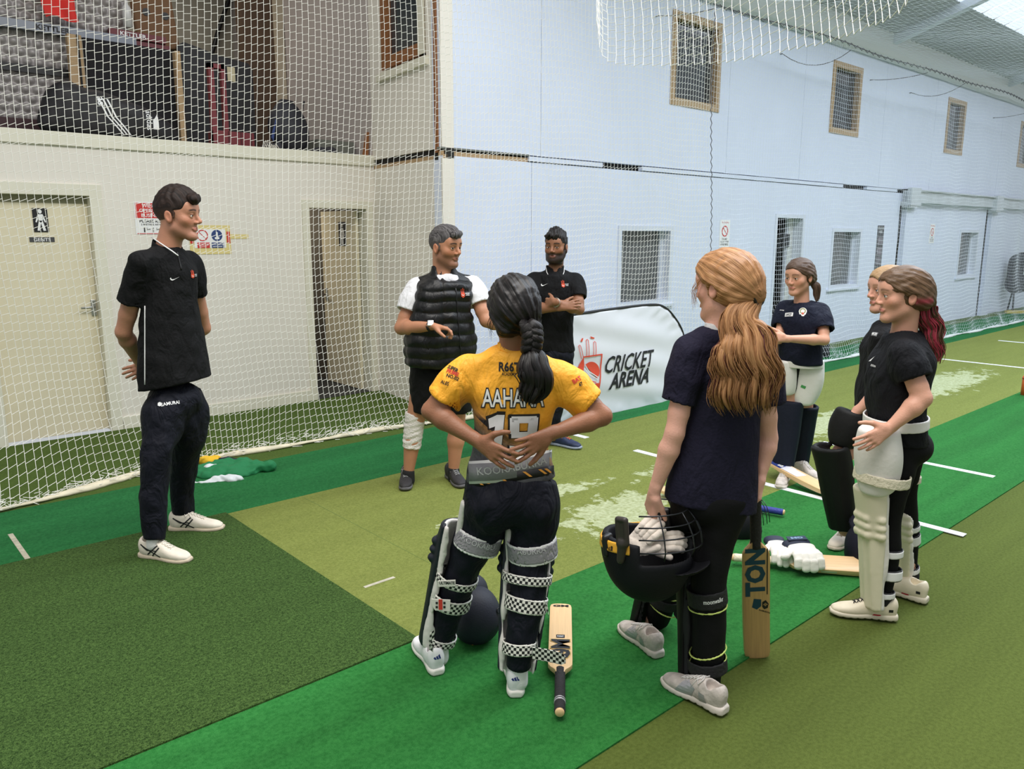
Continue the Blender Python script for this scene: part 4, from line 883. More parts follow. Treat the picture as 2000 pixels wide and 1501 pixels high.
def hand_box(W, D, s=1.0): p = np.array(W)+unit(D)*.08*s; return (p-.10*s, p+.10*s)

# hair
def hair_mat(name, rgb, rgb2, rough=.42, freq=60, contrast=(.4, .62), spec=.45, bmp=.5, streak=None):
    m = mat(name, rgb, rough, spec=spec); N, L, b = nodes_of(m); at = N.new('ShaderNodeAttribute'); at.attribute_name = 'flow'
    mp = N.new('ShaderNodeMapping'); mp.inputs['Scale'].default_value = (freq, freq*.035, freq); L.new(at.outputs['Vector'], mp.inputs[0])
    n = N.new('ShaderNodeTexNoise'); n.inputs['Scale'].default_value = 6; n.inputs['Detail'].default_value = 5; L.new(mp.outputs[0], n.inputs['Vector'])
    r = N.new('ShaderNodeMapRange'); L.new(n.outputs[0], r.inputs[0]); r.inputs[1].default_value, r.inputs[2].default_value = contrast[0]-.02, contrast[1]+.02
    mx = N.new('ShaderNodeMix'); mx.data_type = 'RGBA'; L.new(r.outputs[0], mx.inputs[0]); mx.inputs[6].default_value = (*lin(rgb), 1); mx.inputs[7].default_value = (*lin(rgb2), 1)
    out = mx.outputs[2]
    if streak:
        sx = N.new('ShaderNodeSeparateXYZ'); L.new(at.outputs['Vector'], sx.inputs[0]); m2 = N.new('ShaderNodeMix'); m2.data_type = 'RGBA'; L.new(sx.outputs['Z'], m2.inputs[0]); L.new(out, m2.inputs[6]); m2.inputs[7].default_value = (*lin(streak), 1); out = m2.outputs[2]
    L.new(out, b.inputs['Base Color'])
    bp = N.new('ShaderNodeBump'); bp.inputs['Strength'].default_value = bmp; bp.inputs['Distance'].default_value = .005; L.new(n.outputs[0], bp.inputs['Height']); L.new(bp.outputs[0], b.inputs['Normal'])
    b.inputs['Anisotropic'].default_value = .0
    return m
def cap_flow(R, c, s, tie, start=(0, .085, .075), kz=0.0):
    """hair combed back from the forehead to the tie: angle round the start->tie axis, distance along it"""
    a = np.array(start); t = np.array(tie); ax = unit(t-a); u = unit(np.cross(ax, (1, 0, 0))); w = np.cross(ax, u)
    def fn(V):
        P = (V-c)@R/s-a; al = P@ax; an = np.arctan2(P@w, P@u); return np.stack([an*.09, al, np.zeros(len(V))], 1)
    return fn
def tail(name, fig, path, radii, m, nlocks=34, seed=1, wave=.006, wl=.10, flat=.75, lock=.30, frizz=20, zfn=None, taper=.35, xd=None, prm=1.0):
    """pony tail: many wavy tapered locks around a central path (figure space), one mesh"""
    r_ = np.random.default_rng(seed); P = catmull(path, 36); Rr = np.interp(np.linspace(0, 1, 36), np.linspace(0, 1, len(radii)), radii); mb = MB(); fl = []
    tn = np.gradient(P, axis=0); tn /= np.linalg.norm(tn, axis=1)[:, None]; xd = np.array([1, 0, 0.]) if xd is None else np.array(xd, float)
    U = xd-tn*(tn@xd)[:, None]; U /= np.linalg.norm(U, axis=1)[:, None]; Wv = np.cross(tn, U); L = np.concatenate([[0], np.cumsum(np.linalg.norm(np.diff(P, axis=0), axis=1))])
    def strand(rad, an, r0, end, n, amp, ph, s0=0.0):
        pts = []; rs = []; i1 = max(6, int(35*end))
        for i in range(0, i1+1):
            t = i/i1; a = an+.35*math.sin(L[i]*9+ph)*t; rr = Rr[i]*rad*(1-.0*t); wv = amp*min(1, L[i]/.06)
            q = P[i]+U[i]*(rr*math.cos(a)+wv*math.sin(L[i]/wl*6.283+ph))+Wv[i]*(rr*flat*math.sin(a)+wv*.6*math.cos(L[i]/wl*6.283+ph*1.7)); pts.append(q)
            rs.append(r0*(min(1, .55+t*3))*((1-t)**taper if t > .5 else .5**0*1.0*(1 if t < .5 else 1))*(1 if t <= .5 else 1/(.5**taper))+.0004)
        n0 = len(mb.V); mb.tube(pts, rs, n); k = r_.random(); z = 0 if zfn is None else zfn(rad, an, r_)
        for i in range(len(mb.V)-n0): fl.append((k*3+.012*(i % n), L[min(35, i//n)], z))
    for k in range(nlocks):
        rad = math.sqrt(r_.random())*.86; strand(rad, r_.random()*6.28, max(Rr)*lock*(.7+.6*r_.random()), 1-.16*r_.random()**1.5-.05, 5, wave*(.6+.8*r_.random()), r_.random()*1.6+1.2*rad)
    for k in range(frizz*5):
        strand(.75+.33*r_.random(), r_.random()*6.28, .0016, 1-.25*r_.random(), 3, wave*(.8+1.2*r_.random()), r_.random()*2.5)
    me = mesh_vf(name, np.array(mb.V), mb.F); a = me.attributes.new('flow', 'FLOAT_VECTOR', 'POINT'); a.data.foreach_set('vector', np.array(fl, np.float32).ravel())
    return link(name, me, m, fig.e, True)

# garments
def trousers(fig, legs, pelvis, m, name='trousers', wr=.004, h=.0085, seed=2, extra=(), fq=34):
    ops = []
    for p, k in pelvis: ops.append(('u', p, k))
    for keys in legs: ops.append(('u', LOFT(keys, (1, 0, 0), 2.0, .006), .02))
    ops += list(extra); ops.append(('w', wrinkle(wr, fq, seed, (1, 1, .55)))); ops.append(('w', wrinkle(wr*.5, fq*2.2, seed+9)))
    return sculpt(name, ops, h, m, fig.e)
def sleeve(S, Ee, r0, r1, hollow=.013):
    S, Ee = np.array(S, float), np.array(Ee, float); d = unit(Ee-S)
    S0 = S+(Ee-S)*.12
    return [('u', RC(S+d*.012, S+(Ee-S)*.5, r0*.90, (r0+r1)/2*.97), .03), ('u', LOFT([(S0, r0*.85, r0*.85), (S+(Ee-S)*.5, (r0+r1)/2, (r0+r1)/2), (Ee, r1, r1)], (0, 0, 1) if abs(d[2]) < .8 else (1, 0, 0), 2, .004), .02)], [('s', RC(Ee-d*.012, Ee+d*.05, r1-hollow, r1-hollow), .0)]
def shirt(fig, keys, xd, sh, sleeves, m, neck, nr=.062, name='shirt', wr=.0045, seed=4, h=.0070, n=2.3, extra=(), shr=.058, fq=26, hf=None, post=(), nk=.0):
    """keys bottom->top silhouettes; sh: two shoulder points; sleeves: (start,end,r0,r1)"""
    nb = np.array(neck, float); tw = keys[-1][1]; td = keys[-1][2]; k0 = np.array(keys[-1][0]); sz = max(S[2] for S in sh)
    keys = list(keys)+[(k0*.5+np.array([nb[0], nb[1], 0])*.5+np.array([0, 0, sz+.015-k0[2]*.5]), tw*.72, td*.86), (nb+np.array([0, 0, -.018]), .080, .066)]
    ops = [('u', LOFT(keys, xd, n, .012))]
    for S in sh: ops.append(('u', RC(nb+np.array([0, 0, -.035]), np.array(S)+np.array([0, 0, -.004]), shr, shr*.88), .05))
    cuts = []
    for S, E_, r0, r1 in sleeves:
        a, b_ = sleeve(S, E_, r0, r1); ops += a; cuts += b_
    ops += list(extra); ops.append(('w', wrinkle(wr, fq, seed, (1, 1, .6)))); ops.append(('w', wrinkle(wr*.45, fq*2.3, seed+5)))
    ops += cuts; ops.append(('s', RC(nb+np.array([0, 0, -.01]), nb+np.array([0, 0, .2]), nr, nr), .012)); ops += list(post)
    return sculpt(name, ops, hf or h, m, fig.e)
def ringband(fig, name, a, b, r0, r1, th, m, flat=None, cut=(), h=.004):
    """hollow cuff / collar / strap between a and b"""
    a, b = np.array(a, float), np.array(b, float); d = unit(b-a)
    ops = [('u', LOFT([(a, r0[0], r0[1]), (b, r1[0], r1[1])], flat if flat is not None else (1, 0, 0), 2, .002)),
           ('s', LOFT([(a-d*.02, r0[0]-th, r0[1]-th), (b+d*.02, r1[0]-th, r1[1]-th)], flat if flat is not None else (1, 0, 0), 2, 0))]
    return sculpt(name, ops+list(cut), h, m, fig.e)

# shoes: local frame x sideways, y heel->toe, z up
def shoe(fig, heel, toe, m_up, m_sole, laces=None, pitch=0.0, roll=0.0, high=0.0, chunky=1.0, sock=None, lift=0.0, marks=None, name='shoe', L=None, wide=1.0, toecap=None):
    heel, toe = np.array(heel, float), np.array(toe, float); d = toe-heel; Lr = np.linalg.norm(d[:2]) if L is None else L; s = Lr/.30
    fw_ = unit(np.array([d[0], d[1], 0])); R = frame(fw_)
    if pitch or roll:
        R = R@rotm((1, 0, 0), -pitch)@rotm((0, 1, 0), roll)
    c = np.array([heel[0], heel[1], lift+.008])
    up = [('u', LOFT([((0, .004, .050), .024, .034), ((0, .035, .058), .036, .055), ((0, .085, .058), .037, .055), ((0, .14, .048), .037, .044), ((0, .20, .036), .0445, .031), ((0, .255, .030), .041, .024), ((0, .296, .026), .022, .012)], (1, 0, 0), 2.3, .012)),
          ('i', HS((0, 0, .014), (0, 0, -1)), .004), ('u', EL((0, .022, .080), (.030, .022, .034+high)), .02),
          ('s', RC((0, .058, .085), (0, .046, .16), .027, .034), .008), ('w', wrinkle(.0018, 60, 3))]
    e = sculpt(name, up, .0045, m_up, fig.e, relax=1)
    so = [('u', LOFT([((0, -.004, .014), .026, .016*chunky), ((0, .03, .015), .038, .018*chunky), ((0, .12, .013), .034*wide, .016*chunky), ((0, .20, .012), .047*wide, .014*chunky), ((0, .265, .013), .043, .014*chunky), ((0, .304, .017), .022, .010)], (1, 0, 0), 3.2, .006)), ('i', HS((0, 0, 0), (0, 0, -1)), .002)]
    for k in range(9): so.append(('s', BX((0, .02+k*.032, -.001), (.06, .004, .005)), .001))
    so_ = sculpt('sole', so, .0045, m_sole, None, relax=0); parts = [e, so_]
    tr = tree_of(e)
    mb = MB()
    if laces is not None:
        def top(x, y):
            h_, n_, _, _ = tr.ray_cast(Vector((x, y, .3)), Vector((0, 0, -1)), 1); return (h_.z if h_ else .06)+.0025
        for k in range(6):
            y = .105+k*.0165; w = .017; pts = [(-w, y, top(-w, y)), (-w*.4, y+.004, top(-w*.4, y+.004)), (w*.4, y+.008, top(w*.4, y+.008)), (w, y+.012, top(w, y+.012))]; mb.tube(pts, .0024, 5)
            pts = [(-p[0], p[1], p[2]+.001) for p in pts]; mb.tube(pts, .0024, 5)
        for q in (-1, 1): mb.tube([(0, .10, top(0, .10)), (q*.02, .092, top(q*.02, .1)+.008), (q*.036, .105, top(q*.03, .11)+.0), (q*.022, .118, top(q*.022, .118)+.004), (0, .102, top(0, .1))], .0022, 5); mb.tube([(0, .10, top(0, .1)), (q*.02, .12, top(q*.02, .12)+.004), (q*.034, .14, top(q*.034, .14))], .0022, 5)
        parts.append(mb.build('laces', laces, None, True))
    if marks: parts += marks(tr)
    for p in parts:
        if toecap and p is e: pass
        place(p, R, c, s)
        p.parent = fig.e if p is e else e
    return e, R, c, s
def mk(shapes, m, side, org, size=1.0, lift=.0015, nm='stripe'):
    """outer-side marks on a shoe; shapes: polygons in (y,z)"""
    def f(tr):
        q = side; me = poly_mesh([[(x*size, y*size) for x, y in p] for p in shapes]); o = decal(nm, me, m, None, tr, (q*.06, org[0], org[1]), (0, q, 0), (0, 0, 1), lift=lift, step=.012, backoff=.03, maxd=.12); return [o]
    return f
# ------------------------------------------------------------------ cricket kit builders
WILLOW = mat('willow', (222, 186, 138), .42, var=.07, vscale=4, stretch=(30, 1.2, 8), detail=4, coat=.2)
WILLOW2 = mat('used_willow', (196, 158, 104), .45, var=.10, vscale=4, stretch=(30, 1.2, 8), detail=4, coat=.2)
GRIPK = mat('black_rubber_grip', (34, 32, 34), .8, bump=.5, bscale=90); INK = mat('ink', (22, 24, 30), .5); TEAL = mat('teal_ink', (14, 62, 84), .45); GOLD = mat('gold_ink', (190, 160, 90), .4)
def bat(name, label, m, grip, loc, face, toe_dir, s=1.0, group=None, grip_len=.30, blade=.56, wd=.054, gr=1.28):
    """origin at blade toe; +y towards the handle; +z = face normal"""
    e = tag(empty(name, loc), label, 'cricket bat', group); y = -unit(toe_dir); z = unit(np.array(face)-y*(np.array(face)@y)); x = np.cross(y, z); R = np.stack([x, y, z], 1)
    def sec(yy, w, th, sp): return [(-w, yy, .0), (-w*.6, yy, .0022), (0, yy, .003), (w*.6, yy, .0022), (w, yy, .0), (w, yy, -th), (w*.55, yy, -th-sp*.35), (w*.12, yy, -th-sp), (-w*.12, yy, -th-sp), (-w*.55, yy, -th-sp*.35), (-w, yy, -th)]
    S = [(0.0, wd*.72, .016, .004), (.008, wd*.92, .02, .008), (.03, wd, .024, .014), (.12, wd, .032, .026), (.25, wd, .036, .032), (.40, wd, .030, .026), (.50, wd, .022, .018), (.545, wd*.985, .02, .014), (.565, wd*.80, .021, .010), (.585, wd*.46, .024, .004), (.605, .018, .028, .001)]
    k = blade/.56; V = []; Fc = []
    for a in S: V += sec(a[0]*k, *a[1:])
    n = 11
    for i in range(len(S)-1):
        for j in range(n): Fc.append((i*n+j, i*n+(j+1) % n, (i+1)*n+(j+1) % n, (i+1)*n+j))
    Fc += [tuple(range(n))[::-1], tuple((len(S)-1)*n+j for j in range(n))]
    V = [(v[0], v[1]+ (0), v[2]-.010*(1-min(1, v[1]/.35))**2*-1.2) for v in V]
    b = MB().add(V, Fc).build('blade', m, e, True); bm = b.modifiers.new('bevel', 'BEVEL'); bm.width = .003; bm.segments = 2; bm.limit_method = 'ANGLE'; bm.angle_limit = .9
    y0 = .575*k; hz = -.014
    g = MB(); n_ = 18; pts = [(0, y0+grip_len*i/n_, hz) for i in range(n_+1)]; rr = [gr*(.0185 if i == 0 else .0172+.0008*(i % 2)) for i in range(n_+1)]; g.tube(pts, rr, 14); g.build('grip', grip, e, True)
    MB().tube([(0, y0+grip_len, hz), (0, y0+grip_len+.006, hz), (0, y0+grip_len+.010, hz)], [.0150*gr, .0150*gr, .012*gr], 16).build('handle_end', WILLOW, e, True)
    e.matrix_world = Matrix([[R[i, 0]*s, R[i, 1]*s, R[i, 2]*s, loc[i]] for i in range(3)]+[[0, 0, 0, 1]]); return e, b, y0*1.0
def face_text(e, body, m, cx, cy_, w, h, rot=0, bold=.04, nm='lettering', shear=0):
    me = norm_text(body, w, h, bold, shear); a = math.radians(rot)
    for v in me.vertices: x, y = v.co.x, v.co.y; v.co = Vector((cx+x*math.cos(a)-y*math.sin(a), cy_+x*math.sin(a)+y*math.cos(a), .0040+.010*1.2*(1-min(1, cy_/.35))**2))
    return link(nm, me, m, e)
def face_poly(e, polys, m, nm='sticker', z=.0036):
    me = poly_mesh(polys)
    for v in me.vertices: v.co.z = z+.012*(1-min(1, v.co.y/.35))**2
    return link(nm, me, m, e)
SHELLM = mat('navy_helmet_cloth', (15, 16, 24), .7, bump=.1, bscale=120, spec=.3); WIREM = mat('dark_steel_wire', (56, 58, 62), .35, metal=.8)
def helmet(name, label, loc, R, s=1.0, peak=True, grille=True, shell=None, group=None, crown=.122, rim=-.105, wire=None):
    """frame: y front, z crown"""
    e = tag(empty(name, loc), label, 'helmet', group); m = shell or SHELLM
    ops = [('u', EL((0, 0, .0), (.112, .138, crown))), ('u', EL((0, -.03, -.045), (.104, .108, .10)), .03), ('s', EL((0, .005, -.01), (.098, .124, crown-.014)), .0), ('s', EL((0, -.02, -.07), (.092, .095, .12)), .0), ('s', BX((0, .12, -.12), (.2, .12, .115)), .012), ('s', HS((0, 0, rim), (0, -.15, 1)), .005)]
    sh = sculpt('shell', ops, .0065, m, e)
    if peak: sculpt('peak', [('u', EL((0, .115, .004), (.098, .085, .05), rotm((1, 0, 0), -8))), ('s', EL((0, .11, -.010), (.13, .11, .05), rotm((1, 0, 0), -8))), ('s', EL((0, .005, -.01), (.105, .128, .12)), 0)], .0045, m, e)
    if grille:
        mb = MB()
        def arc(z, yf, w, n=17, y0=.0): return [(w*math.sin(a), y0+yf*math.cos(a)**.8 if math.cos(a) > 0 else y0, z+.02*math.cos(a)*0) for a in np.linspace(-math.pi/2, math.pi/2, n)]
        for z, yf, w in ((-.045, .172, .118), (-.085, .168, .116), (-.12, .155, .108), (-.152, .135, .095)): mb.tube(arc(z, yf, w), .0024, 6)
        for a in (-1.2, -.5, 0.06, -.06, .5, 1.2): mb.tube([(w*math.sin(a), yf*math.cos(a)**.8, z) for z, yf, w in ((-.02, .16, .118), (-.045, .172, .118), (-.085, .168, .116), (-.12, .155, .108), (-.152, .135, .095))], .0022, 6)
        mb.build('grille', wire or WIREM, e, True)
    e.matrix_world = Matrix([[R[i, 0]*s, R[i, 1]*s, R[i, 2]*s, loc[i]] for i in range(3)]+[[0, 0, 0, 1]]); return e, sh
def glove(name, label, loc, R, s=1.0, group=None, m=None, cuffm=None, parent=None):
    """batting glove: sausage padded fingers over +y, back of the hand up +z, cuff at -y"""
    e = tag(empty(name, loc), label, 'glove', group); m = m or mat('white_glove_leather', (232, 228, 220), .6, var=.05, vscale=20, bump=.2, bscale=60)
    for i in range(4):
        x = -.042+.028*i; L = (.085, .10, .095, .075)[i]
        ops = []; p = np.array([x*.8, .03, .028]); a = 0
        for j in range(3):
            d = np.array([.10*(i-1.5)*.4, math.cos(math.radians(a)), -math.sin(math.radians(a))]); q = p+d*L*.36; ops.append(('u', RC(p, q, .0175, .0165), .003)); p = q+d*.004; a += 32
        sculpt('finger_roll', ops, .004, m, e)
    sculpt('hand_back', [('u', BX((-.002, -.015, .022), (.048, .05, .018), r=.016)), ('u', EL((-.002, -.03, .035), (.045, .03, .014)), .006), ('u', RC((.045, -.02, .015), (.075, .035, .012), .019, .017), .01)], .0045, m, e)
    cm = cuffm or mat('navy_cuff', (30, 36, 58), .6)
    c = sculpt('cuff', [('u', LOFT([((0, -.05, .015), .045, .026), ((0, -.115, .015), .054, .032)], (1, 0, 0), 2.4, .004)), ('s', LOFT([((0, -.06, .015), .036, .018), ((0, -.125, .015), .048, .026)], (1, 0, 0), 2.4, 0))], .004, cm, e)
    e.matrix_world = Matrix([[R[i, 0]*s, R[i, 1]*s, R[i, 2]*s, loc[i]] for i in range(3)]+[[0, 0, 0, 1]]); return e
def chk_mat(name, a, b, scale):
    m = mat(name, a, .6); N, L, bs = nodes_of(m); at = N.new('ShaderNodeAttribute'); at.attribute_name = 'uvw'; c = N.new('ShaderNodeTexChecker'); c.inputs['Scale'].default_value = scale
    c.inputs[1].default_value = (*lin(a), 1); c.inputs[2].default_value = (*lin(b), 1); L.new(at.outputs['Vector'], c.inputs[0]); 
    sx = N.new('ShaderNodeSeparateXYZ'); L.new(at.outputs['Vector'], sx.inputs[0]); lt = N.new('ShaderNodeMath'); lt.operation = 'COMPARE'; lt.inputs[1].default_value = 0; L.new(sx.outputs['Z'], lt.inputs[0]); lt.inputs[2].default_value = .5
    mx = N.new('ShaderNodeMix'); mx.data_type = 'RGBA'; L.new(lt.outputs[0], mx.inputs[0]); mx.inputs[6].default_value = (*lin(b), 1); L.new(c.outputs[0], mx.inputs[7]); L.new(mx.outputs[2], bs.inputs['Base Color']); return m
def strap(fig, name, c, axis, w, d, h, m, xd=(1, 0, 0), th=.006, tilt=0, a0=None, edge=.2, hs=.0042, par=None, cuts=()):
    """band round a leg centred at c; attribute uvw = (arc, height, 1 on the rim)"""
    c = np.array(c, float); ax = unit(axis); x0 = unit(np.array(xd, float)-ax*(np.array(xd)@ax)); y0 = np.cross(ax, x0)
    ops = [('u', LOFT([(c-ax*h/2, w, d), (c+ax*h/2, w, d)], x0, 2, .002)), ('s', LOFT([(c-ax*h, w-th, d-th), (c+ax*h, w-th, d-th)], x0, 2, 0))]+list(cuts)
    def at(V):
        P = V-c; t = P@ax; a = np.arctan2(P@y0, P@x0); rim = (np.abs(t) > h*(.5-edge*.5)).astype(float)*2
        return np.stack([a*(w+d)/2, t+.0001, rim], 1)
    o = sculpt(name, ops, hs, m, None, attrs={'uvw': at}); o.parent = par or fig.e; return o
def leg_pad(fig, A, Kn, T, fwd, m, lining, w=.088, d=.062, name='batting_pad', rolls=True, rib=.004, off=.018, thick=.020, hcut=.0, rollm=None, wing=1.0, seed=0):
    """shell in front of the shin from ankle A over the knee Kn to the top T"""
    A, Kn, T = [np.array(v, float) for v in (A, Kn, T)]; fw_ = unit(fwd); ax = unit(Kn-A); fw_ = unit(fw_-ax*(fw_@ax)); x0 = np.cross(fw_, ax)
    mid = A+(Kn-A)*.55; o_ = fw_*off
    ks = [(A+o_, w*.80, d*.80), (mid+o_, w*.95, d*.95), (Kn+o_*1.1, w*1.04, d*1.08), (T+o_, w*1.08, d*.95)]
    ki = [(k[0]-fw_*.006-ax*0, k[1]-thick*.8, k[2]-thick) for k in ks]; ki[0] = (ki[0][0]-ax*.03, ki[0][1], ki[0][2]); ki[-1] = (ki[-1][0]+ax*.03, ki[-1][1], ki[-1][2])
    ops = [('u', LOFT(ks, x0, 2.5, .012))]
    if rolls:
        for k in (-1, 0, 1):
            ops.append(('u', RC(Kn+o_+fw_*(d*.97)+ax*.036*k-x0*w*.45, Kn+o_+fw_*(d*.97)+ax*.036*k+x0*w*.45, .020), .004))
            for q in (-1, 1): ops.append(('u', RC(Kn+o_+fw_*(d*.98)+ax*.036*k, Kn+o_+fw_*(d*.42)+ax*.036*k+x0*q*w*1.0, .021, .018), .004))
    ops += [('s', LOFT(ki, x0, 2.3, 0), .003), ('s', HS(A+o_-fw_*(.0+hcut), fw_), .006)]
    def ribs(V):
        P = V-A; l = P@x0; t = P@ax; L = np.linalg.norm(Kn-A); g = rib*np.abs(np.sin(l/.021*math.pi/2+.3)); return (g-rib*.5)*(t < L-.05)
    ops.append(('w', ribs, .02))
    p = sculpt(name, ops, .0068, m, fig.e)
    ks2 = [(k[0]-fw_*.004, k[1]-.007, k[2]-.007) for k in ks]; ki2 = [(k[0]-fw_*.008, k[1]-.020, k[2]-.024) for k in ks]; ki2[0] = (ki2[0][0]-ax*.03, ki2[0][1], ki2[0][2]); ki2[-1] = (ki2[-1][0]+ax*.03, ki2[-1][1], ki2[-1][2])
    l = sculpt('pad_lining', [('u', LOFT(ks2, x0, 2.5, .006)), ('s', LOFT(ki2, x0, 2.2, 0)), ('s', HS(A+o_-fw_*(.018+hcut), fw_), .006), ('w', wrinkle(.003, 40, seed))], .0085, lining, None); l.parent = p
    return p
# ------------------------------------------------------------------ people
NAVY = mat('navy_track_fabric', (11, 13, 26), .7, bump=.2, bscale=70, spec=.25, fold=1.0)
BLKP = mat('black_polo_fabric', (14, 14, 16), .8, bump=.25, bscale=90, spec=.22, fold=.8)
PIPE = mat('white_piping', (232, 232, 232), .6)
ORANGE = mat('orange_print', (214, 78, 46), .6)
SOCK = mat('white_sock', (226, 224, 222), .85, bump=.3, bscale=60)
DIRTY = mat('off_white_shoe', (226, 216, 200), .6, var=.10, vscale=14, bump=.15, bscale=60)
DSOLE = mat('beige_sole', (206, 190, 168), .7, var=.1, vscale=18)
LACE_W = mat('cream_lace', (226, 218, 204), .7)
def stroke(pts, w, closed=False):
    out = []; P = [np.array(p, float) for p in pts]; n = len(P)
    for i in range(n if closed else n-1):
        a, b = P[i], P[(i+1) % n]; d = unit(b-a); q = np.array([-d[1], d[0]])*w/2; e = d*w*.3; out.append([tuple(a-q-e), tuple(b-q+e), tuple(b+q+e), tuple(a+q-e)])
    return out
SWOOSH = [[(-.5, .02), (-.40, -.16), (-.22, -.20), (-.05, -.12), (-.28, -.06), (-.36, .0), (-.40, .16)], [(-.22, -.20), (.55, .22), (-.05, -.04), (-.28, -.06)]]
def crest(fig, par, tr, org, r, u, w0, text=True, white=PIPE):
    """orange shield-and-stumps badge with two words beside it"""
    w = w0*.85
    pol = [[(-.50, -.30), (-.28, -.42), (-.10, -.30), (-.10, .02), (-.5, .02)]]+stroke([(-.42, .02), (-.46, .34)], .06)+stroke([(-.30, .02), (-.30, .42)], .06)+stroke([(-.18, .02), (-.16, .34)], .06)
    me = poly_mesh([[(x*w, y*w) for x, y in p] for p in pol]); decal('badge', me, ORANGE, par, tr, org, r, u, lift=.002, step=.01)
    me = poly_mesh([[(x*w, y*w) for x, y in p] for p in stroke([(-.44, -.12), (-.30, -.24), (-.18, -.16)], .04)]); decal('badge_line', me, white, par, tr, org, r, u, lift=.0026, step=.01)
    if text:
        me = norm_text('CRICKET\nARENA', w*.52, w*.26, .02); 
        for v in me.vertices: v.co.x += w*.20; v.co.y -= w*.12
        decal('lettering', me, white, par, tr, org, r, u, lift=.0022, step=.01)

f = Fig(340, 1063); f.root('person', 'tall person in black polo shirt and navy track pants, hands behind back', 'person')
J = f.J; th = math.radians(48)
S1, S2 = J(276, 512, -.13), J(368, 510, .13); NB_ = J(326, 484, .0); hc = J(346, 412, .0)
fd = unit([1, -.08, 0]); R1 = frame(unit([1, -.06, -.02])); hs = 1.03
hc = J(347, 421, 0)
E1, W1 = J(241, 648, -.08), J(270, 704, .08); E2, W2 = J(398, 640, .30), J(300, 712, .20)
sk1 = (186, 132, 106)
ops = head_ops(R1, hc, hs)
ops += [('u', RC(hc+R1@np.array([0, -.028, -.055])*hs, NB_+np.array([0, .0, -.02]), .056, .062), .03), ('u', EL(NB_+np.array([0, 0, -.14]), (.10, .08, .13)), .04)]
ops += arm(S1, E1, W1, 1.0, 1.04)+arm(S2, E2, W2)
ops += hand(W1, J(280, 730, .21)-W1, (.3, .8, .1), (0, 0, 1), 1.0, (25, 30, 20))+hand(W2, J(256, 728, .15)-W2, (.2, .9, 0), (0, 0, 1), 1.0, (10, 22, 18))
for k_ in (([J(318, 790, -.07), J(302, 890, -.17), J(303, 1050, -.205)]), ([J(362, 790, .07), J(372, 890, .14), J(358, 1015, .23)])):
    ops += [('u', RC(k_[0], k_[1], .05, .030), .03), ('u', RC(k_[1], k_[2], .030, .025), .02)]
col = head_cols(R1, hc, hs, sk1, stubble=(150, 108, 92), sk_amt=.4, lips=(176, 100, 88), brow=(50, 34, 26))
body(f, ops, R1, hc, hs, col, [hand_box(W1, J(280, 730, .21)-W1), hand_box(W2, J(262, 738, .13)-W2)])
eyes(f, R1, hc, hs)
# short dark hair, fuller on top with a fringe
HAIRD = hair_mat('dark_brown_hair', (24, 17, 15), (50, 36, 30), freq=30, bmp=1.0, spec=.25, rough=.6, streak=(120, 88, 72))
def short_hair(f, R, c, s, m, top=.02, side=.006, fringe=.0, seed=1, curl=.006, cfreq=70, front=.078, hl=.035, name='hair', nape=-.05):
    XFp = lambda p: XF(p, R, c, s); r_ = np.random.default_rng(seed)
    ops = [('u', XFp(EL((0, -.014, .038), (.073+side, .096+side, .080+side)))), ('u', XFp(EL((0, .0, .060+top*.35), (.066, .088+front*.1, .062+top*.8))), .02*s)]
    if fringe: ops += [('u', XFp(RC((-.03, .085, .085), (.035, .100, .078), .014+fringe*.3, .016+fringe*.3)), .02*s), ('u', XFp(RC((.0, .06, .105), (.02, .098, .088), .02, .014)), .02*s)]
    ops += [('s', XFp(EL((0, .075, -.045), (.075, .075, .075+.035-hl))), .010*s), ('s', XFp(BX((0, .16, -.06), (.2, .145, .085))), .008*s), ('s', XFp(BX((0, .06, -.17), (.2, .30, .17+nape))), .006*s)]
    for q in (-1, 1): ops.append(('s', XFp(EL((q*.082, -.008, -.016), (.014, .022, .034))), .004*s)); ops.append(('u', XFp(RC((q*.071, .016, .012), (q*.0725, .014, -.012), .006, .004)), .006*s))
    def clump(V):
        P = (V-c)@R/s; up = np.clip((P[:, 2]-.02)/.06, 0.15, 1); th_ = P*cfreq; 
        g = np.sin(th_[:, 0]*1.3+2*np.sin(th_[:, 1]*.6+seed))*np.cos(th_[:, 1]*.9+1.5*np.sin(th_[:, 2]*.8))+.6*np.sin(th_[:, 0]*2.7+th_[:, 1]*1.9+th_[:, 2]*1.1+seed); return curl*s*up*g
    ops.append(('w', clump))
    return sculpt(name, ops, .0040, m, f.e, attrs={'flow': lambda V: np.concatenate([((V-c)@R/s)[:, :2]*np.array([1, .25]), np.clip((.035-((V-c)@R/s)[:, 2])/.07, 0, .75)[:, None]], 1)})
short_hair(f, R1, hc, hs, HAIRD, top=.026, side=.006, fringe=.02, seed=3, curl=.0026, cfreq=105, nape=-.03)
fade = mat('faded_side_hair', (74, 54, 46), .7, var=.2, vscale=60)
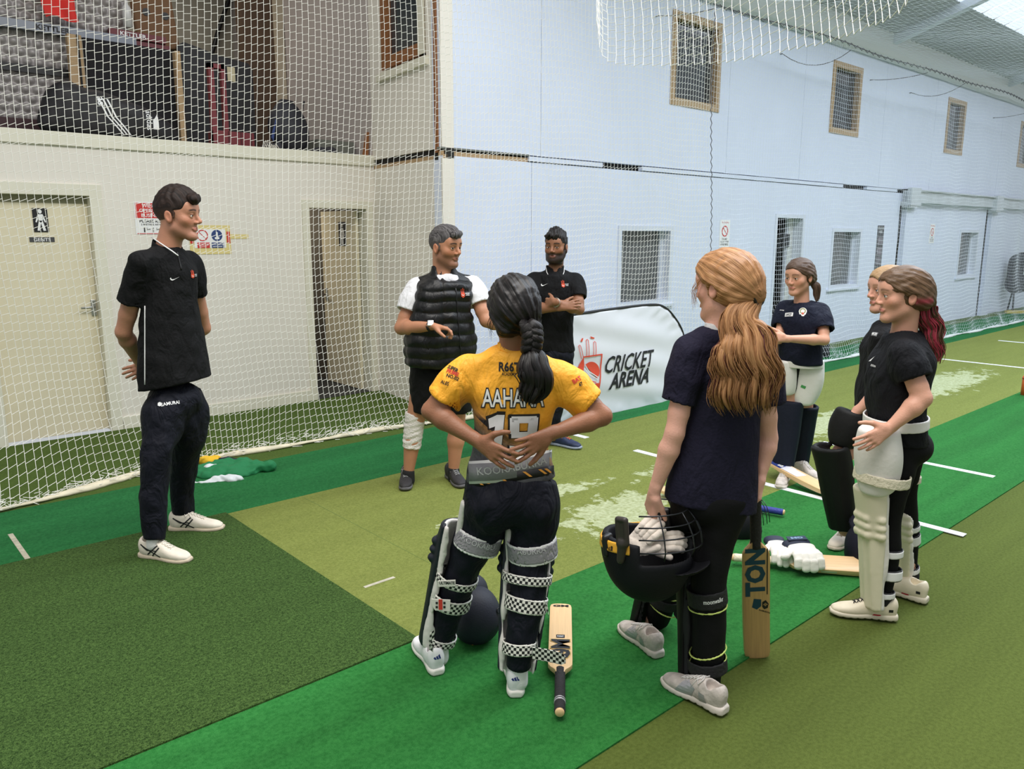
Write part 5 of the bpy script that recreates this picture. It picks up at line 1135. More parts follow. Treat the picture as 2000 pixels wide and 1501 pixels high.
# polo shirt
K = lambda L, R, y, dy=0, ra=.72: f.K(L, R, y, dy, ra, th)
keys = [K(271, 420, 775), K(270, 411, 710), K(272, 398, 640), K(280, 388, 565), K(274, 386, 532)]
xd = unit([math.cos(th), math.sin(th), 0])
sl1 = S1+(E1-S1)*.56; sl2 = S2+(E2-S2)*.50
hem = [('s', HS(J(340, 748, 0), (-.16, 0, 1)), .0)]
sh = shirt(f, keys, xd, [S1, S2], [(S1, sl1, .066, .068), (S2, sl2, .064, .064)], BLKP, NB_, nr=.060, wr=.0045, post=hem, name='polo_shirt', shr=.056, n=2.0)
tr = tree_of(sh)
fwd = unit([math.sin(th), -math.cos(th), 0])
nrm = lambda r, u: np.cross(unit(r), unit(u))
cr = [('i', HS(NB_+np.array([0, 0, .03]), (-.5, .1, 1)), .0)]
col_ = sculpt('collar', [('u', LOFT([(NB_+np.array([.0, 0, -.03]), .082, .078), (NB_+np.array([0, 0, .045]), .064, .060)], (1, 0, 0), 2, .004)), ('s', LOFT([(NB_+np.array([0, 0, -.06]), .072, .068), (NB_+np.array([0, 0, .06]), .058, .054)], (1, 0, 0), 2, 0)), ('s', HS(NB_+np.array([.0, 0, .026]), (-.40, .26, -1)), .0)], .0045, BLKP, f.e)
ed = []
for a in np.linspace(-.2, 5.0, 30):
    p = NB_+np.array([.083*math.cos(a+.25), .079*math.sin(a+.25), 0]); z = -.022; ed.append(p+np.array([0, 0, z]))
rr = MB()
pp = []
for a in np.linspace(math.radians(-20), math.radians(-200), 26): pp.append(NB_+np.array([.0845*math.cos(a), .081*math.sin(a), -.024-.022*max(0, math.cos(a+math.radians(35)))]))
pp = [J(x, y, d_) for x, y, d_ in ((296, 463, .02), (302, 467, -.035), (312, 474, -.062), (324, 482, -.076), (336, 490, -.082), (348, 499, -.082))]; rr.tube(pp, .0032, 6).build('collar_piping', PIPE, col_, True)
# side seam piping
def wrap_line(name, par, tree, pix, dy, m, r=.003, dirv=(0, 1, 0), back=.5):
    pts = []
    cp_ = CAM
    for (x, y) in pix:
        o_ = RLW.T@(CAM-f_cur.G); d_ = RLW.T@unit(ray(x, y)); h_, n_, _, _ = tree.ray_cast(Vector(o_), Vector(d_), 30)
        if h_: pts.append(np.array(h_)+np.array(n_)*r*.2)
    if len(pts) > 1: return MB().tube(pts, r, 5).build(name, m, par, True)
f_cur = f
wrap_line('side_piping', sh, tr, [(283, 597+i*11) for i in range(15)], 0, PIPE, .0028)
def hit_px(fig, tree, px, py):
    """surface point and normal seen at a pixel (nearest point if the ray misses)"""
    o_ = RLW.T@(CAM-fig.G); d_ = RLW.T@unit(ray(px, py)); h_, n_, _, _ = tree.ray_cast(Vector(o_), Vector(d_), 30)
    if h_ is None: h_, n_, _, _ = tree.find_nearest(Vector(fig.J(px, py, 0)))
    h_ = np.array(h_); n_ = np.array(n_); return h_, (-n_ if n_@d_ > 0 else n_)
def view_decal(name, me, m, par, tree, px, py, fig, size, lift=.002, step=.012, rot=0.0, up=(0, 0, 1), aspect=1.0):
    """stick a flat shape on the surface seen at a pixel; size = width in pixels"""
    h_, n_ = hit_px(fig, tree, px, py); u = unit(np.array(up)-n_*(np.array(up)@n_)); r = np.cross(u, n_)
    if rot: Rm = rotm(n_, rot); u = Rm@u; r = Rm@r
    V = np.array([v.co[:2] for v in me.vertices]); w = V[:, 0].max()-V[:, 0].min(); sc = size*(fig.zc(h_)/F)/w
    return decal(name, me, m, par, tree, h_, r, u, (sc, sc*aspect), lift, step, backoff=.05, maxd=.12)
view_decal('tick_mark', poly_mesh(SWOOSH), PIPE, sh, tr, 341, 544, f, 18, step=.3)
def crest_px(fig, par, tree, px, py, w, white=PIPE):
    h_, n_ = hit_px(fig, tree, px, py); sc = fig.zc(h_)/F*w; u = unit(np.array([0, 0, 1])-n_*n_[2]); r = np.cross(u, n_); crest(fig, par, tree, h_, r, u, sc, white=white)
crest_px(f, sh, tr, 380, 535, 22)
for i, (x, y) in enumerate(((355, 497), (358, 510))):
    pass
pl_ = wrap_line('placket', sh, tr, [(346+i*1.2, 492+i*5) for i in range(8)], 0, mat('black_trim', (14, 14, 15), .5), .004)
# track pants
K2 = lambda L, R, y, dy: f.K(L, R, y, dy, 1.0)
legN = [K2(300, 348, 760, -.06), K2(278, 358, 800, -.08), K2(277, 354, 850, -.11), K2(274, 338, 890, -.16), K2(272, 330, 950, -.18), K2(275, 325, 1010, -.20), K2(280, 323, 1052, -.205)]
legF = [K2(335, 395, 760, .06), K2(326, 408, 800, .07), K2(330, 405, 850, .10), K2(333, 391, 895, .14), K2(334, 382, 950, .19), K2(335, 380, 990, .225), K2(337, 377, 1008, .235)]
pv = [(EL(J(340, 782, 0), (.135, .12, .11)), 0)]
tp = trousers(f, [legN, legF], pv, NAVY, 'track_pants', .0045, seed=12)
tt_ = tree_of(tp)
view_decal('lettering', norm_text('SAMURAI', 1, .2, .02), PIPE, tp, tt_, 333, 787, f, 34, step=.03)
view_decal('emblem', poly_mesh([[(-.4, -.3), (0, -.5), (.4, -.3), (.4, .3), (0, .5), (-.4, .3)]]), PIPE, tp, tt_, 312, 789, f, 7, step=.3)
# shoes and socks
BLKS = mat('black_shoe_stripe', (24, 24, 28), .5)
ST = stroke([(-.075, .035), (.0, -.005), (.055, -.030)], .008)+stroke([(-.03, -.022), (.035, .035)], .008)+stroke([(.0, -.03), (.05, .025)], .008)+stroke([(-.075, .035), (-.03, .004), (.03, .004)], .006)
Ma = lambda tr_: mk(ST, BLKS, 1, (.10, .052), .85)(tr_)
h1, t1 = f.Gd(277, 1088), f.Gd(372, 1101); h2, t2 = f.Gd(333, 1037), f.Gd(448, 1036)
shoe(f, h1, t1, DIRTY, DSOLE, LACE_W, marks=Ma, L=.30); shoe(f, h2, t2, DIRTY, DSOLE, LACE_W, marks=Ma, L=.30)
for a, b in ((J(300, 1045, -.205), J(300, 1062, -.21)), (J(356, 1003, .232), J(354, 1026, .235))): sculpt('sock', [('u', RC(a, b, .034, .034)), ('w', wrinkle(.002, 80, 2))], .006, SOCK, f.e)
# ---- man in padded vest
f = Fig(842, 948); f.root('person', 'person with greying hair in black padded vest and shorts, white knee bandage, gesturing', 'person'); f_cur = f
J = f.J; sk = (182, 128, 98)
fd = unit([.80, -.60, -.05]); R = frame(fd); s = 1.06; hc = J(870, 483, 0)
NB_ = J(866, 533, .01); th = math.radians(22)
S1, S2 = J(818, 560, .03), J(922, 556, -.02+.12); E1, W1 = J(784, 640, -.05), J(846, 637, -.24); E2, W2 = J(950, 626, .0), J(1003, 640, .05)
ops = head_ops(R, hc, s, round_=.003)+[('u', RC(hc+R@np.array([0, -.026, -.05])*s, NB_+np.array([0, .0, -.03]), .060, .068), .03), ('u', EL(NB_+np.array([0, 0, -.16]), (.10, .075, .13)), .04)]
ops += arm(S1, E1, W1, 1.0, 1.18)+arm(S2, E2, W2, 1.0, 1.15)
D1_ = J(872, 641, -.27)-W1
ops += hand(W1, D1_, (.05, -.15, -1), (.2, -.8, .3), 1.0, thumb=(.75, .35, .5), curls=[(8, 30, 20), (22, 45, 30), (30, 55, 35), (35, 60, 40)], spread=3)+hand(W2, (.9, -.1, .1), (0, -1, 0), (0, 0, 1), 1.0)
k1, a1 = J(808, 835, .02), J(798, 922, .0); k2, a2 = J(892, 835, .10), J(886, 918, .08)
for hp, k_, a_ in ((J(830, 740, .03), k1, a1), (J(888, 740, .09), k2, a2)):
    m_ = k_+(a_-k_)*.3; ops += [('u', RC(hp, k_, .085, .056), .03), ('u', RC(k_, m_, .054, .056), .02), ('u', RC(m_, a_, .056, .034), .02)]
col = head_cols(R, hc, s, sk, stubble=(88, 64, 54), sk_amt=.55, lips=(140, 80, 70), brow=(36, 28, 26))
body(f, ops, R, hc, s, col, [hand_box(W1, D1_)])
eyes(f, R, hc, s, look=(20, 0))
GREYH = hair_mat('greying_hair', (38, 36, 38), (112, 108, 108), freq=40, bmp=.8, spec=.25, rough=.6, streak=(136, 118, 108))
short_hair(f, R, hc, s, GREYH, top=.014, side=.004, fringe=.006, seed=9, curl=.0022, cfreq=120, hl=.05, nape=-.035)
MB().tube([hc+R@np.array([x, .0905-.004*abs(x)/.01, -.0505])*s for x in (-.012, -.004, .004, .012)], .0022, 5).build('moustache_shadow', mat('stubble_dark', (70, 54, 48), .9), f.e, True) if False else None
TEEW = mat('white_tee', (228, 228, 232), .8, bump=.25, bscale=50, fold=.8)
K = lambda L, Rr, y, dy=0, ra=.66, q=.0: f.K(L, Rr, y, dy, ra, th)
xd = unit([math.cos(th), math.sin(th), 0])
sl1 = S1+(E1-S1)*.60; sl2 = S2+(E2-S2)*.56
tee = shirt(f, [K(812, 912, 660, .03), K(820, 914, 600, .03)], xd, [S1, S2], [(S1, sl1, .083, .080), (S2, sl2, .078, .074)], TEEW, NB_, nr=.064, name='tee_shirt', shr=.060, wr=.004)
VEST = mat('black_padded_nylon', (11, 11, 13), .45, bump=.15, bscale=45, spec=.4, fold=.4)
VKS = [(f.J(858, 714, .02), 795, 922), (0, 794, 924), (0, 793, 926)]
keys = [K(795, 921, 716), K(793, 926, 690), K(793, 930, 660), K(797, 924, 628), K(806, 922, 600), K(815, 924, 570), K(828, 916, 545)]
zs = np.array([(f.J(860, y, 0))[2] for y in (714, 694, 672, 650, 628, 607, 586, 566, 548)])
def quilt(V):
    z = V[:, 2]+.004*np.sin(V[:, 0]*30); seg = np.interp(z, zs, np.arange(len(zs))); fr = seg-np.floor(seg); zip_ = np.exp(-((V[:, 0]*math.cos(th)+V[:, 1]*math.sin(th)-.055)/.009)**2)*(V[:, 1] < 0)
    return -.012*np.sin(fr*math.pi)**.7+.004+.008*zip_
vops = [('u', LOFT(keys, xd, 2.4, .02))]+[('u', RC(NB_+np.array([0, 0, -.03]), S+(NB_-S)*.18, .062, .056), .05) for S in (S1, S2)]
vops += [('u', LOFT([(NB_+np.array([0, 0, -.06]), .088, .080), (NB_+np.array([0, .005, .048]), .078, .072)], (1, 0, 0), 2, .008), .02)]
vops += [('w', quilt), ('w', wrinkle(.0035, 55, 3)), ('s', RC(S1+(E1-S1)*.10, sl1, .072, .085), .01), ('s', RC(S2+(E2-S2)*.12, sl2, .070, .085), .01)]
nrm_ = unit([math.sin(th), -math.cos(th), 0])
vops += [('s', LOFT([(NB_+np.array([0, 0, -.02]), .068, .060), (NB_+np.array([0, 0, .1]), .066, .060)], (1, 0, 0), 2, 0), .005), ('s', RC(NB_+nrm_*.07+np.array([.0, 0, -.045]), NB_+nrm_*.10+np.array([.0, 0, .08]), .018, .060), .008)]
v = sculpt('padded_vest', vops, .0070, VEST, f.e); tv = tree_of(v)
crest_px(f, v, tv, 909, 572, 24)
wrap_line('zip', v, tv, [(890+i*.6, 562+i*8) for i in range(18)], 0, mat('zip_black', (14, 14, 16), .35), .0035)
f.pk = wrap_line('pocket_zip', v, tv, [(829+i*2, 662+i*5) for i in range(5)], 0, mat('zip_black', (14, 14, 16), .35), .003)
SHORTM = mat('black_shorts', (12, 12, 15), .75, bump=.2, bscale=60, spec=.25, fold=.8)
K2 = lambda L, Rr, y, dy: f.K(L, Rr, y, dy, 1.0)
trousers(f, [[K2(803, 866, 715, .03), K2(801, 866, 750, .02), K2(803, 853, 800, .01), K2(806, 846, 806, .01)], [K2(858, 925, 715, .06), K2(862, 924, 750, .07), K2(866, 921, 795, .09), K2(868, 920, 802, .09)]], [(EL(J(862, 730, .05), (.175, .13, .09)), 0)], SHORTM, 'shorts', .005, seed=5)
BAND = mat('white_crepe_bandage', (226, 220, 214), .95, bump=.9, bscale=120, var=.05, vscale=60)
dl = unit(a1-k1); sculpt('knee_bandage', [('u', LOFT([(k1-dl*.10, .070, .068), (k1-dl*.02, .066, .066), (k1+dl*.08, .063, .062), (k1+dl*.135, .060, .060)], (1, 0, 0), 2, .004)), ('w', wrinkle(.0025, 60, 4, (1, 1, 3)))], .006, BAND, f.e)
SHB = mat('black_trainer', (38, 36, 38), .7, var=.15, vscale=30, bump=.3, bscale=70); SHBS = mat('grey_trainer_sole', (92, 90, 92), .7); LCB = mat('pale_grey_lace', (150, 150, 150), .7)
shoe(f, f.Gd(795, 935), f.Gd(793, 966)+np.array([.0, -.07, 0]), SHB, SHBS, LCB, L=.29); shoe(f, f.Gd(876, 932), f.Gd(905, 957)+np.array([0, 0, 0]), SHB, SHBS, LCB, L=.29)
for a in (a1, a2): sculpt('sock', [('u', RC(a+np.array([0, 0, -.055]), a+np.array([0, 0, .0]), .040, .040))], .006, mat('black_sock', (26, 26, 28), .85), f.e)
# wrist watch
wd_ = unit(W1-E1); wp = W1-wd_*.02; wb = strap(f, 'watch_strap', wp, wd_, .034, .034, .022, mat('black_strap', (18, 18, 20), .5), (0, 0, 1), .005)
wc = sculpt('watch_case', [('u', BX(wp+np.array([-.0, -.026, .024]), (.019, .005, .021), frame(unit([0, 1, -.8])), r=.005))], .003, mat('silver_watch', (210, 214, 214), .25, metal=.6), None); wc.parent = wb

# ---- man with folded arms
f = Fig(1082, 872); f.root('person', 'bearded person in black polo shirt, arms folded, standing before the white banner', 'person'); f_cur = f
J = f.J; sk = (148, 102, 76); fd = unit([-.34, -.94, -.02]); R = frame(fd); s = 1.05; hc = J(1086, 482, 0); NB_ = J(1084, 530, .02)
S1, S2 = J(1043, 544, .02), J(1124, 546, .02); E1, W1 = J(1040, 602, -.12), J(1096, 600, -.26); E2, W2 = J(1131, 604, -.12), J(1084, 590, -.28)
ops = head_ops(R, hc, s, beard=1)+[('u', RC(hc+R@np.array([0, -.026, -.05])*s, NB_+np.array([0, .0, -.03]), .054, .060), .03), ('u', EL(NB_+np.array([0, 0, -.16]), (.10, .075, .13)), .04)]
ops += arm(S1, E1, W1, 1.0, 1.08)+arm(S2, E2, W2, 1.0, 1.08)
ops += hand(W1, J(1118, 596, -.26)-W1, (0, .9, -.3), (0, -.1, 1), .98, (15, 30, 20))+hand(W2, J(1058, 592, -.17)-W2, (-.1, .9, -.1), (0, -.2, 1), .95, (32, 48, 30), 2)
for lg in ([J(1066, 700, 0), J(1062, 780, .02), J(1060, 855, .05)], [J(1098, 700, 0), J(1090, 780, 0), J(1081, 855, 0)]): ops += [('u', RC(lg[0], lg[1], .055, .036), .03), ('u', RC(lg[1], lg[2], .036, .026), .02)]
col = head_cols(R, hc, s, sk, stubble=(24, 18, 17), sk_amt=.95, lips=(130, 78, 68), brow=(20, 16, 15), beardcol=1)
body(f, ops, R, hc, s, col, [hand_box(W1, (1, 0, 0)), hand_box(W2, (-1, 0, 0))]); eyes(f, R, hc, s, look=(-14, 0))
BLKH = hair_mat('black_curly_hair', (14, 12, 12), (42, 36, 34), freq=26, bmp=1.0, spec=.3, rough=.5, streak=(40, 30, 27))
short_hair(f, R, hc, s, BLKH, top=.018, side=.006, fringe=.006, seed=4, curl=.0065, cfreq=85, hl=.056, nape=-.04)
th = 0.0; K = lambda L, Rr, y, dy=0, ra=.68: f.K(L, Rr, y, dy, ra, th)
sh = shirt(f, [K(1043, 1122, 686), K(1045, 1119, 650), K(1045, 1122, 610), K(1043, 1124, 575)], (1, 0, 0), [S1, S2], [(S1, S1+(E1-S1)*.62, .072, .066), (S2, S2+(E2-S2)*.62, .072, .066)], BLKP, NB_, nr=.060, name='polo_shirt', shr=.056, wr=.0045, seed=21)
tr = tree_of(sh); view_decal('tick_mark', poly_mesh(SWOOSH), PIPE, sh, tr, 1063, 556, f, 15, step=.3); crest_px(f, sh, tr, 1104, 554, 20)
col_ = sculpt('collar', [('u', LOFT([(NB_+np.array([.0, 0, -.03]), .084, .078), (NB_+np.array([0, .01, .05]), .066, .062)], (1, 0, 0), 2, .004)), ('s', LOFT([(NB_+np.array([0, 0, -.06]), .074, .068), (NB_+np.array([0, 0, .06]), .060, .056)], (1, 0, 0), 2, 0)), ('s', RC(NB_+np.array([0, -.085, .05]), NB_+np.array([0, -.085, -.035]), .045, .004), .0)], .0045, BLKP, f.e)
for q in (-1, 1): MB().tube([NB_+np.array([q*.069, -.01, .030]), NB_+np.array([q*.066, -.055, .0]), NB_+np.array([q*.050, -.083, -.035]), NB_+np.array([q*.030, -.092, -.06])], .003, 5).build('collar_piping', PIPE, col_, True)
K2 = lambda L, Rr, y, dy: f.K(L, Rr, y, dy, 1.0)
trousers(f, [[K2(1043, 1086, 680, 0), K2(1043, 1085, 720, 0), K2(1046, 1078, 780, .02), K2(1050, 1072, 850, .05)], [K2(1080, 1120, 680, 0), K2(1078, 1118, 720, 0), K2(1076, 1106, 780, 0), K2(1070, 1092, 830, -.0), K2(1070, 1090, 852, 0)]], [(EL(J(1082, 692, 0), (.145, .12, .10)), 0)], NAVY, 'track_pants', .005, seed=6)
NSH = mat('navy_orange_trainer', (32, 44, 78), .6, var=.3, vscale=25)
shoe(f, f.Gd(1074, 868), f.Gd(1112, 876)+np.array([.02, 0, 0]), NSH, mat('pale_blue_sole', (150, 160, 180), .6), mat('orange_lace', (210, 110, 60), .7), L=.29); shoe(f, f.Gd(1052, 862), f.Gd(1048, 884), NSH, mat('pale_blue_sole', (150, 160, 180), .6), L=.29)
wd_ = unit(W2-E2); wb = strap(f, 'bracelet', W2-wd_*.012, wd_, .036, .036, .016, mat('pale_bracelet', (176, 168, 156), .4, metal=.5), (0, 0, 1), .006)
# ---- girl in yellow shirt, seen from behind
f = Fig(925, 1325); f.root('person', 'person in yellow and grey shirt numbered 19, dark braid, hands on lower back', 'person'); f_cur = f
J = f.J; sk = (150, 102, 76); fd = unit([-.22, .97, .0]); R = frame(fd); s = .97; hc = J(1003, 606, .0); NB_ = J(1003, 678, -.01)
S1, S2 = J(916, 724, 0), J(1084, 730, 0); E1, W1 = J(843, 802, -.03), J(935, 862, -.12); E2, W2 = J(1176, 812, -.03), J(1072, 848, -.12)
ops = head_ops(R, hc, s, fem=True)+[('u', RC(hc+R@np.array([0, -.028, -.05])*s, NB_+np.array([0, 0, -.02]), .047, .054), .03), ('u', EL(NB_+np.array([0, 0, -.14]), (.10, .07, .12)), .04)]
ops += arm(S1, E1, W1, .86, 1.08)+arm(S2, E2, W2, .86, 1.08)
H1, H2 = J(985, 897, -.175)-W1, J(1022, 876, -.175)-W2
ops += hand(W1, H1, (.25, 1, .1), (.4, 0, .8), .92, (4, 12, 10), 9, (.45, .75, .1), curls=[(2, 10, 8), (4, 12, 8), (6, 12, 8), (8, 12, 10)])
ops += hand(W2, H2, (-.25, 1, .1), (-.4, 0, -.8), .92, (4, 12, 10), 9, (.6, .6, .1), curls=[(4, 12, 10)]*4)
kL, aL = J(905, 1095, .06), J(858, 1255, .10); kR, aR = J(1033, 1110, -.02), J(1012, 1300, -.10)
for hp, k_, a_ in ((J(962, 985, .02), kL, aL), (J(1042, 985, -.02), kR, aR)): ops += [('u', RC(hp, k_, .07, .045), .03), ('u', RC(k_, a_, .045, .03), .02)]
body(f, ops, R, hc, s, head_cols(R, hc, s, sk, fem=True), [hand_box(W1, H1, .95), hand_box(W2, H2, .95)])
BLKHAIR = hair_mat('black_hair', (10, 9, 10), (34, 28, 27), freq=34, bmp=.7, spec=.35, rough=.42)
def cap_hair(f, R, c, s, m, tie, name='hair', side=.013, back=.02, hl=.030, seed=1, groove=.0022, gf=1.0, low=-.085, ear=True, streakfn=None, hollow=.0):
    """hair drawn back off the face to a tie point (head frame)"""
    X = lambda p: XF(p, R, c, s); t = np.array(tie, float)
    ops = [('u', X(EL((0, -.018, .034), (.073+side, .098+side, .080+side)))), ('u', X(EL((0, .010, .054), (.064+side*.6, .093+side*.3, .062+side*.6))), .02*s), ('u', X(EL((0, -.045, .0), (.066+side*.8, .066+back, .072))), .03*s), ('u', X(RC((0, -.07, -.0), t, .05, .024)), .04*s)]
    for q in (-1, 1): ops.append(('u', X(RC((q*.062, .01, .02), (q*.045, -.07, min(-.03, t[2]+.01)), .024, .030)), .03*s))
    ops += [('s', X(EL((0, .088, -.038), (.068, .090, .068+.042-hl))), .012*s), ('s', X(BX((0, .175, -.09), (.2, .150, .10))), .02*s), ('s', X(RC((0, .03, -.13), (0, -.03, -.18), .062, .06)), .01*s)]
    if ear:
        for q in (-1, 1): ops.append(('s', X(EL((q*.086, -.006, -.018), (.020, .019, .028))), .006*s))
    fl = cap_flow(R, c, s, tie)
    def gr(V):
        F_ = fl(V); a = F_[:, 0]/.09; return groove*s*(np.sin(a*23+seed+F_[:, 1]*9)+.6*np.sin(a*53+F_[:, 1]*30)+.4*np.sin(a*11+seed*2))*gf
    ops.append(('w', gr)); ops.append(('w', wrinkle(.0016, 120, seed)))
    def fa(V):
        F_ = fl(V)
        if streakfn is not None: F_[:, 2] = streakfn((V-c)@R/s)
        return F_
    return sculpt(name, ops, .0042, m, f.e, attrs={'flow': fa})
cap_hair(f, R, hc, s, BLKHAIR, (.052, -.082, -.070), back=.03, side=.016)
tie0 = hc+R@np.array([.052, -.088, -.065])*s
# braid: three strands crossing
mb = MB(); fl = []; br = [J(1036, 632, -.13), J(1040, 660, -.145), J(1036, 688, -.14)]; P = catmull(br, 30)
for q in range(3):
    pts = []; rs = []
    for i in range(30): ph = i/29*2*math.pi*1.6+q*2.094; pts.append(P[i]+np.array([.021*math.sin(ph), -.011*math.sin(2*ph), 0])); rs.append(.0195-.004*i/29)
    n0 = len(mb.V); mb.tube(pts, rs, 12); fl += [(q+.09*math.sin(2*math.pi*(k % 12)/12), (k//12)*.006, 0) for k in range(len(mb.V)-n0)]
me = mesh_vf('braid', np.array(mb.V), mb.F); a = me.attributes.new('flow', 'FLOAT_VECTOR', 'POINT'); a.data.foreach_set('vector', np.array(fl, np.float32).ravel()); link('braid', me, BLKHAIR, f.e, True)
tail('pony_tail', f, [J(1034, 684, -.135), J(1042, 706, -.16), J(1046, 735, -.175), J(1040, 765, -.175), J(1030, 796, -.17)], [.016, .040, .058, .050, .018], BLKHAIR, 46, 3, wave=.006, wl=.12, flat=.5, lock=.26, frizz=16, taper=.5)
MB().tube([J(1035, 684, -.135)+np.array([.020*math.cos(a), .018*math.sin(a), .003*math.sin(a*2)]) for a in np.linspace(0, 6.28, 16, endpoint=False)], .005, 6, closed=True).build('hair_tie', mat('cream_ribbon', (222, 200, 150), .7), f.e, True)
# wisps
mb = MB(); r_ = random.Random(4)
for k in range(12):
    a = J(958+r_.random()*6, 600+r_.random()*40, -.02); mb.tube([a, a+np.array([-.014*r_.random(), -.01, -.03]), a+np.array([-.012+.02*r_.random(), -.01, -.055])], [.0008, .0007, .0002], 3)
mb.build('loose_strands', BLKHAIR, f.e)
# jersey: yellow fading to charcoal with black slashes
m = mat('yellow_jersey', (252, 178, 44), .6, bump=.2, bscale=90, fold=.8); MATS['yellow_jersey'] = m; N, L, b = nodes_of(m); tc = N.new('ShaderNodeTexCoord'); sx = N.new('ShaderNodeSeparateXYZ'); L.new(tc.outputs['Object'], sx.inputs[0])
zt, zb = J(985, 775)[2], J(985, 880)[2]
def nd(t, **k):
    n = N.new(t)
    for a, v_ in k.items(): setattr(n, a, v_)
    return n
# gradient height lowered to the right, masked to the torso
ma = nd('ShaderNodeMath', operation='MULTIPLY_ADD'); ma.inputs[1].default_value = .55; L.new(sx.outputs['X'], ma.inputs[0]); L.new(sx.outputs['Z'], ma.inputs[2])
x0 = J(985, 800)[0]
mr = nd('ShaderNodeMapRange'); L.new(ma.outputs[0], mr.inputs[0]); mr.inputs[1].default_value = zt+.55*x0+.0; mr.inputs[2].default_value = zb+.55*x0; mr.inputs[3].default_value = 0; mr.inputs[4].default_value = 1; mr.interpolation_type = 'SMOOTHSTEP'
# only on the body panel between the side seams
xl, xr = J(912, 830)[0], J(1090, 830)[0]
mk1 = nd('ShaderNodeMath', operation='GREATER_THAN'); mk1.inputs[1].default_value = xl-.02; L.new(sx.outputs['X'], mk1.inputs[0])
mm = nd('ShaderNodeMath', operation='MULTIPLY'); L.new(mr.outputs[0], mm.inputs[0]); L.new(mk1.outputs[0], mm.inputs[1])
mx = nd('ShaderNodeMix', data_type='RGBA'); L.new(mm.outputs[0], mx.inputs[0]); mx.inputs[6].default_value = (*lin((252, 176, 44)), 1); mx.inputs[7].default_value = (*lin((72, 72, 76)), 1)
wv = nd('ShaderNodeMath', operation='MULTIPLY_ADD'); wv.inputs[1].default_value = .75; L.new(sx.outputs['X'], wv.inputs[0]); L.new(sx.outputs['Z'], wv.inputs[2])
nz = nd('ShaderNodeTexNoise'); nz.inputs['Scale'].default_value = 26; nz.noise_dimensions = '1D'; L.new(wv.outputs[0], nz.inputs['W'])
gt = nd('ShaderNodeMath', operation='GREATER_THAN'); gt.inputs[1].default_value = .58; L.new(nz.outputs[0], gt.inputs[0])
mr2 = nd('ShaderNodeMapRange'); L.new(sx.outputs['X'], mr2.inputs[0]); mr2.inputs[1].default_value = J(1010, 830)[0]; mr2.inputs[2].default_value = J(960, 830)[0]
m3 = nd('ShaderNodeMath', operation='MULTIPLY'); L.new(gt.outputs[0], m3.inputs[0]); L.new(mr2.outputs[0], m3.inputs[1])
zm = nd('ShaderNodeMapRange'); L.new(sx.outputs['Z'], zm.inputs[0]); zm.inputs[1].default_value = J(985, 795)[2]; zm.inputs[2].default_value = J(985, 812)[2]
m4 = nd('ShaderNodeMath', operation='MULTIPLY'); L.new(m3.outputs[0], m4.inputs[0]); L.new(zm.outputs[0], m4.inputs[1]); m5 = nd('ShaderNodeMath', operation='MULTIPLY'); L.new(m4.outputs[0], m5.inputs[0]); L.new(mk1.outputs[0], m5.inputs[1])
mx2 = nd('ShaderNodeMix', data_type='RGBA'); L.new(m5.outputs[0], mx2.inputs[0]); L.new(mx.outputs[2], mx2.inputs[6]); mx2.inputs[7].default_value = (*lin((28, 28, 32)), 1); L.new(mx2.outputs[2], b.inputs['Base Color'])
K = lambda L_, R_, y, dy=0, ra=.60: f.K(L_, R_, y, dy, ra, 0)
sl1, sl2 = J(866, 782, -.01), J(1151, 790, -.01)
sh = shirt(f, [K(910, 1088, 940), K(911, 1082, 915), K(918, 1074, 885), K(922, 1074, 845), K(922, 1083, 805), K(914, 1090, 765)], (1, 0, 0), [S1, S2], [(S1, sl1, .066, .068), (S2, sl2, .066, .066)], m, NB_, nr=.054, name='jersey', shr=.050, wr=.0042, seed=31, fq=30, post=[('s', HS(J(985, 938, 0), (-.10, 0, 1)))])
tr = tree_of(sh)
sculpt('jersey_collar', [('u', LOFT([(NB_+np.array([.0, 0, -.03]), .066, .062), (NB_+np.array([0, .005, .022]), .054, .052)], (1, 0, 0), 2, .004)), ('s', LOFT([(NB_+np.array([0, 0, -.06]), .060, .056), (NB_+np.array([0, .005, .04]), .049, .047)], (1, 0, 0), 2, 0))], .0045, mat('yellow_collar', (250, 176, 46), .6), f.e)
WHT = mat('white_print', (232, 232, 232), .55); BLKI = mat('black_print', (26, 24, 26), .55)
def vt(body, mt, px, py, wpx, hpx, bold=0.0, nm='lettering', par=None, tree=None, rot=0, lift=.002, step=.2):
    me = norm_text(body, 1.0, hpx/wpx, bold); return view_decal(nm, me, mt, par or sh, tree or tr, px, py, f_cur, wpx, lift=lift, step=step, rot=rot)
vt('AAHANA', BLKI, 1003, 777, 125, 41, .075, 'lettering_outline'); vt('AAHANA', WHT, 1003, 777, 119, 35, .012, lift=.0036)
vt('R66T', BLKI, 995, 716, 42, 19, .03); vt('ACADEMY', BLKI, 994, 730, 28, 6, .02); vt('S', BLKI, 1030, 714, 10, 19, .03)
def digit(polys, px, py, w, lift, mt, nm): view_decal(nm, poly_mesh(polys), mt, sh, tr, px, py, f, w, lift=lift, step=.05)
one = [(-.10, -.5), (.10, -.5), (.16, .5), (-.02, .5), (-.18, .40), (-.17, .22), (-.02, .27)]
def grow(p, k): c_ = np.mean(p, 0); return [tuple(np.array(q)+unit(np.array(q)-c_)*k) for q in p]
digit([grow([(-.20, -.5), (.0, -.5), (.10, .5), (-.05, .5)], .05), grow([(-.05, .5), (-.22, .40), (-.20, .20), (-.04, .28)], .05)], 976, 856, 38, .0022, BLKI, 'numeral_outline'); digit([[(-.20, -.5), (.0, -.5), (.10, .5), (-.05, .5)], [(-.05, .5), (-.22, .40), (-.20, .20), (-.04, .28)]], 976, 856, 31, .0038, WHT, 'numeral_one')
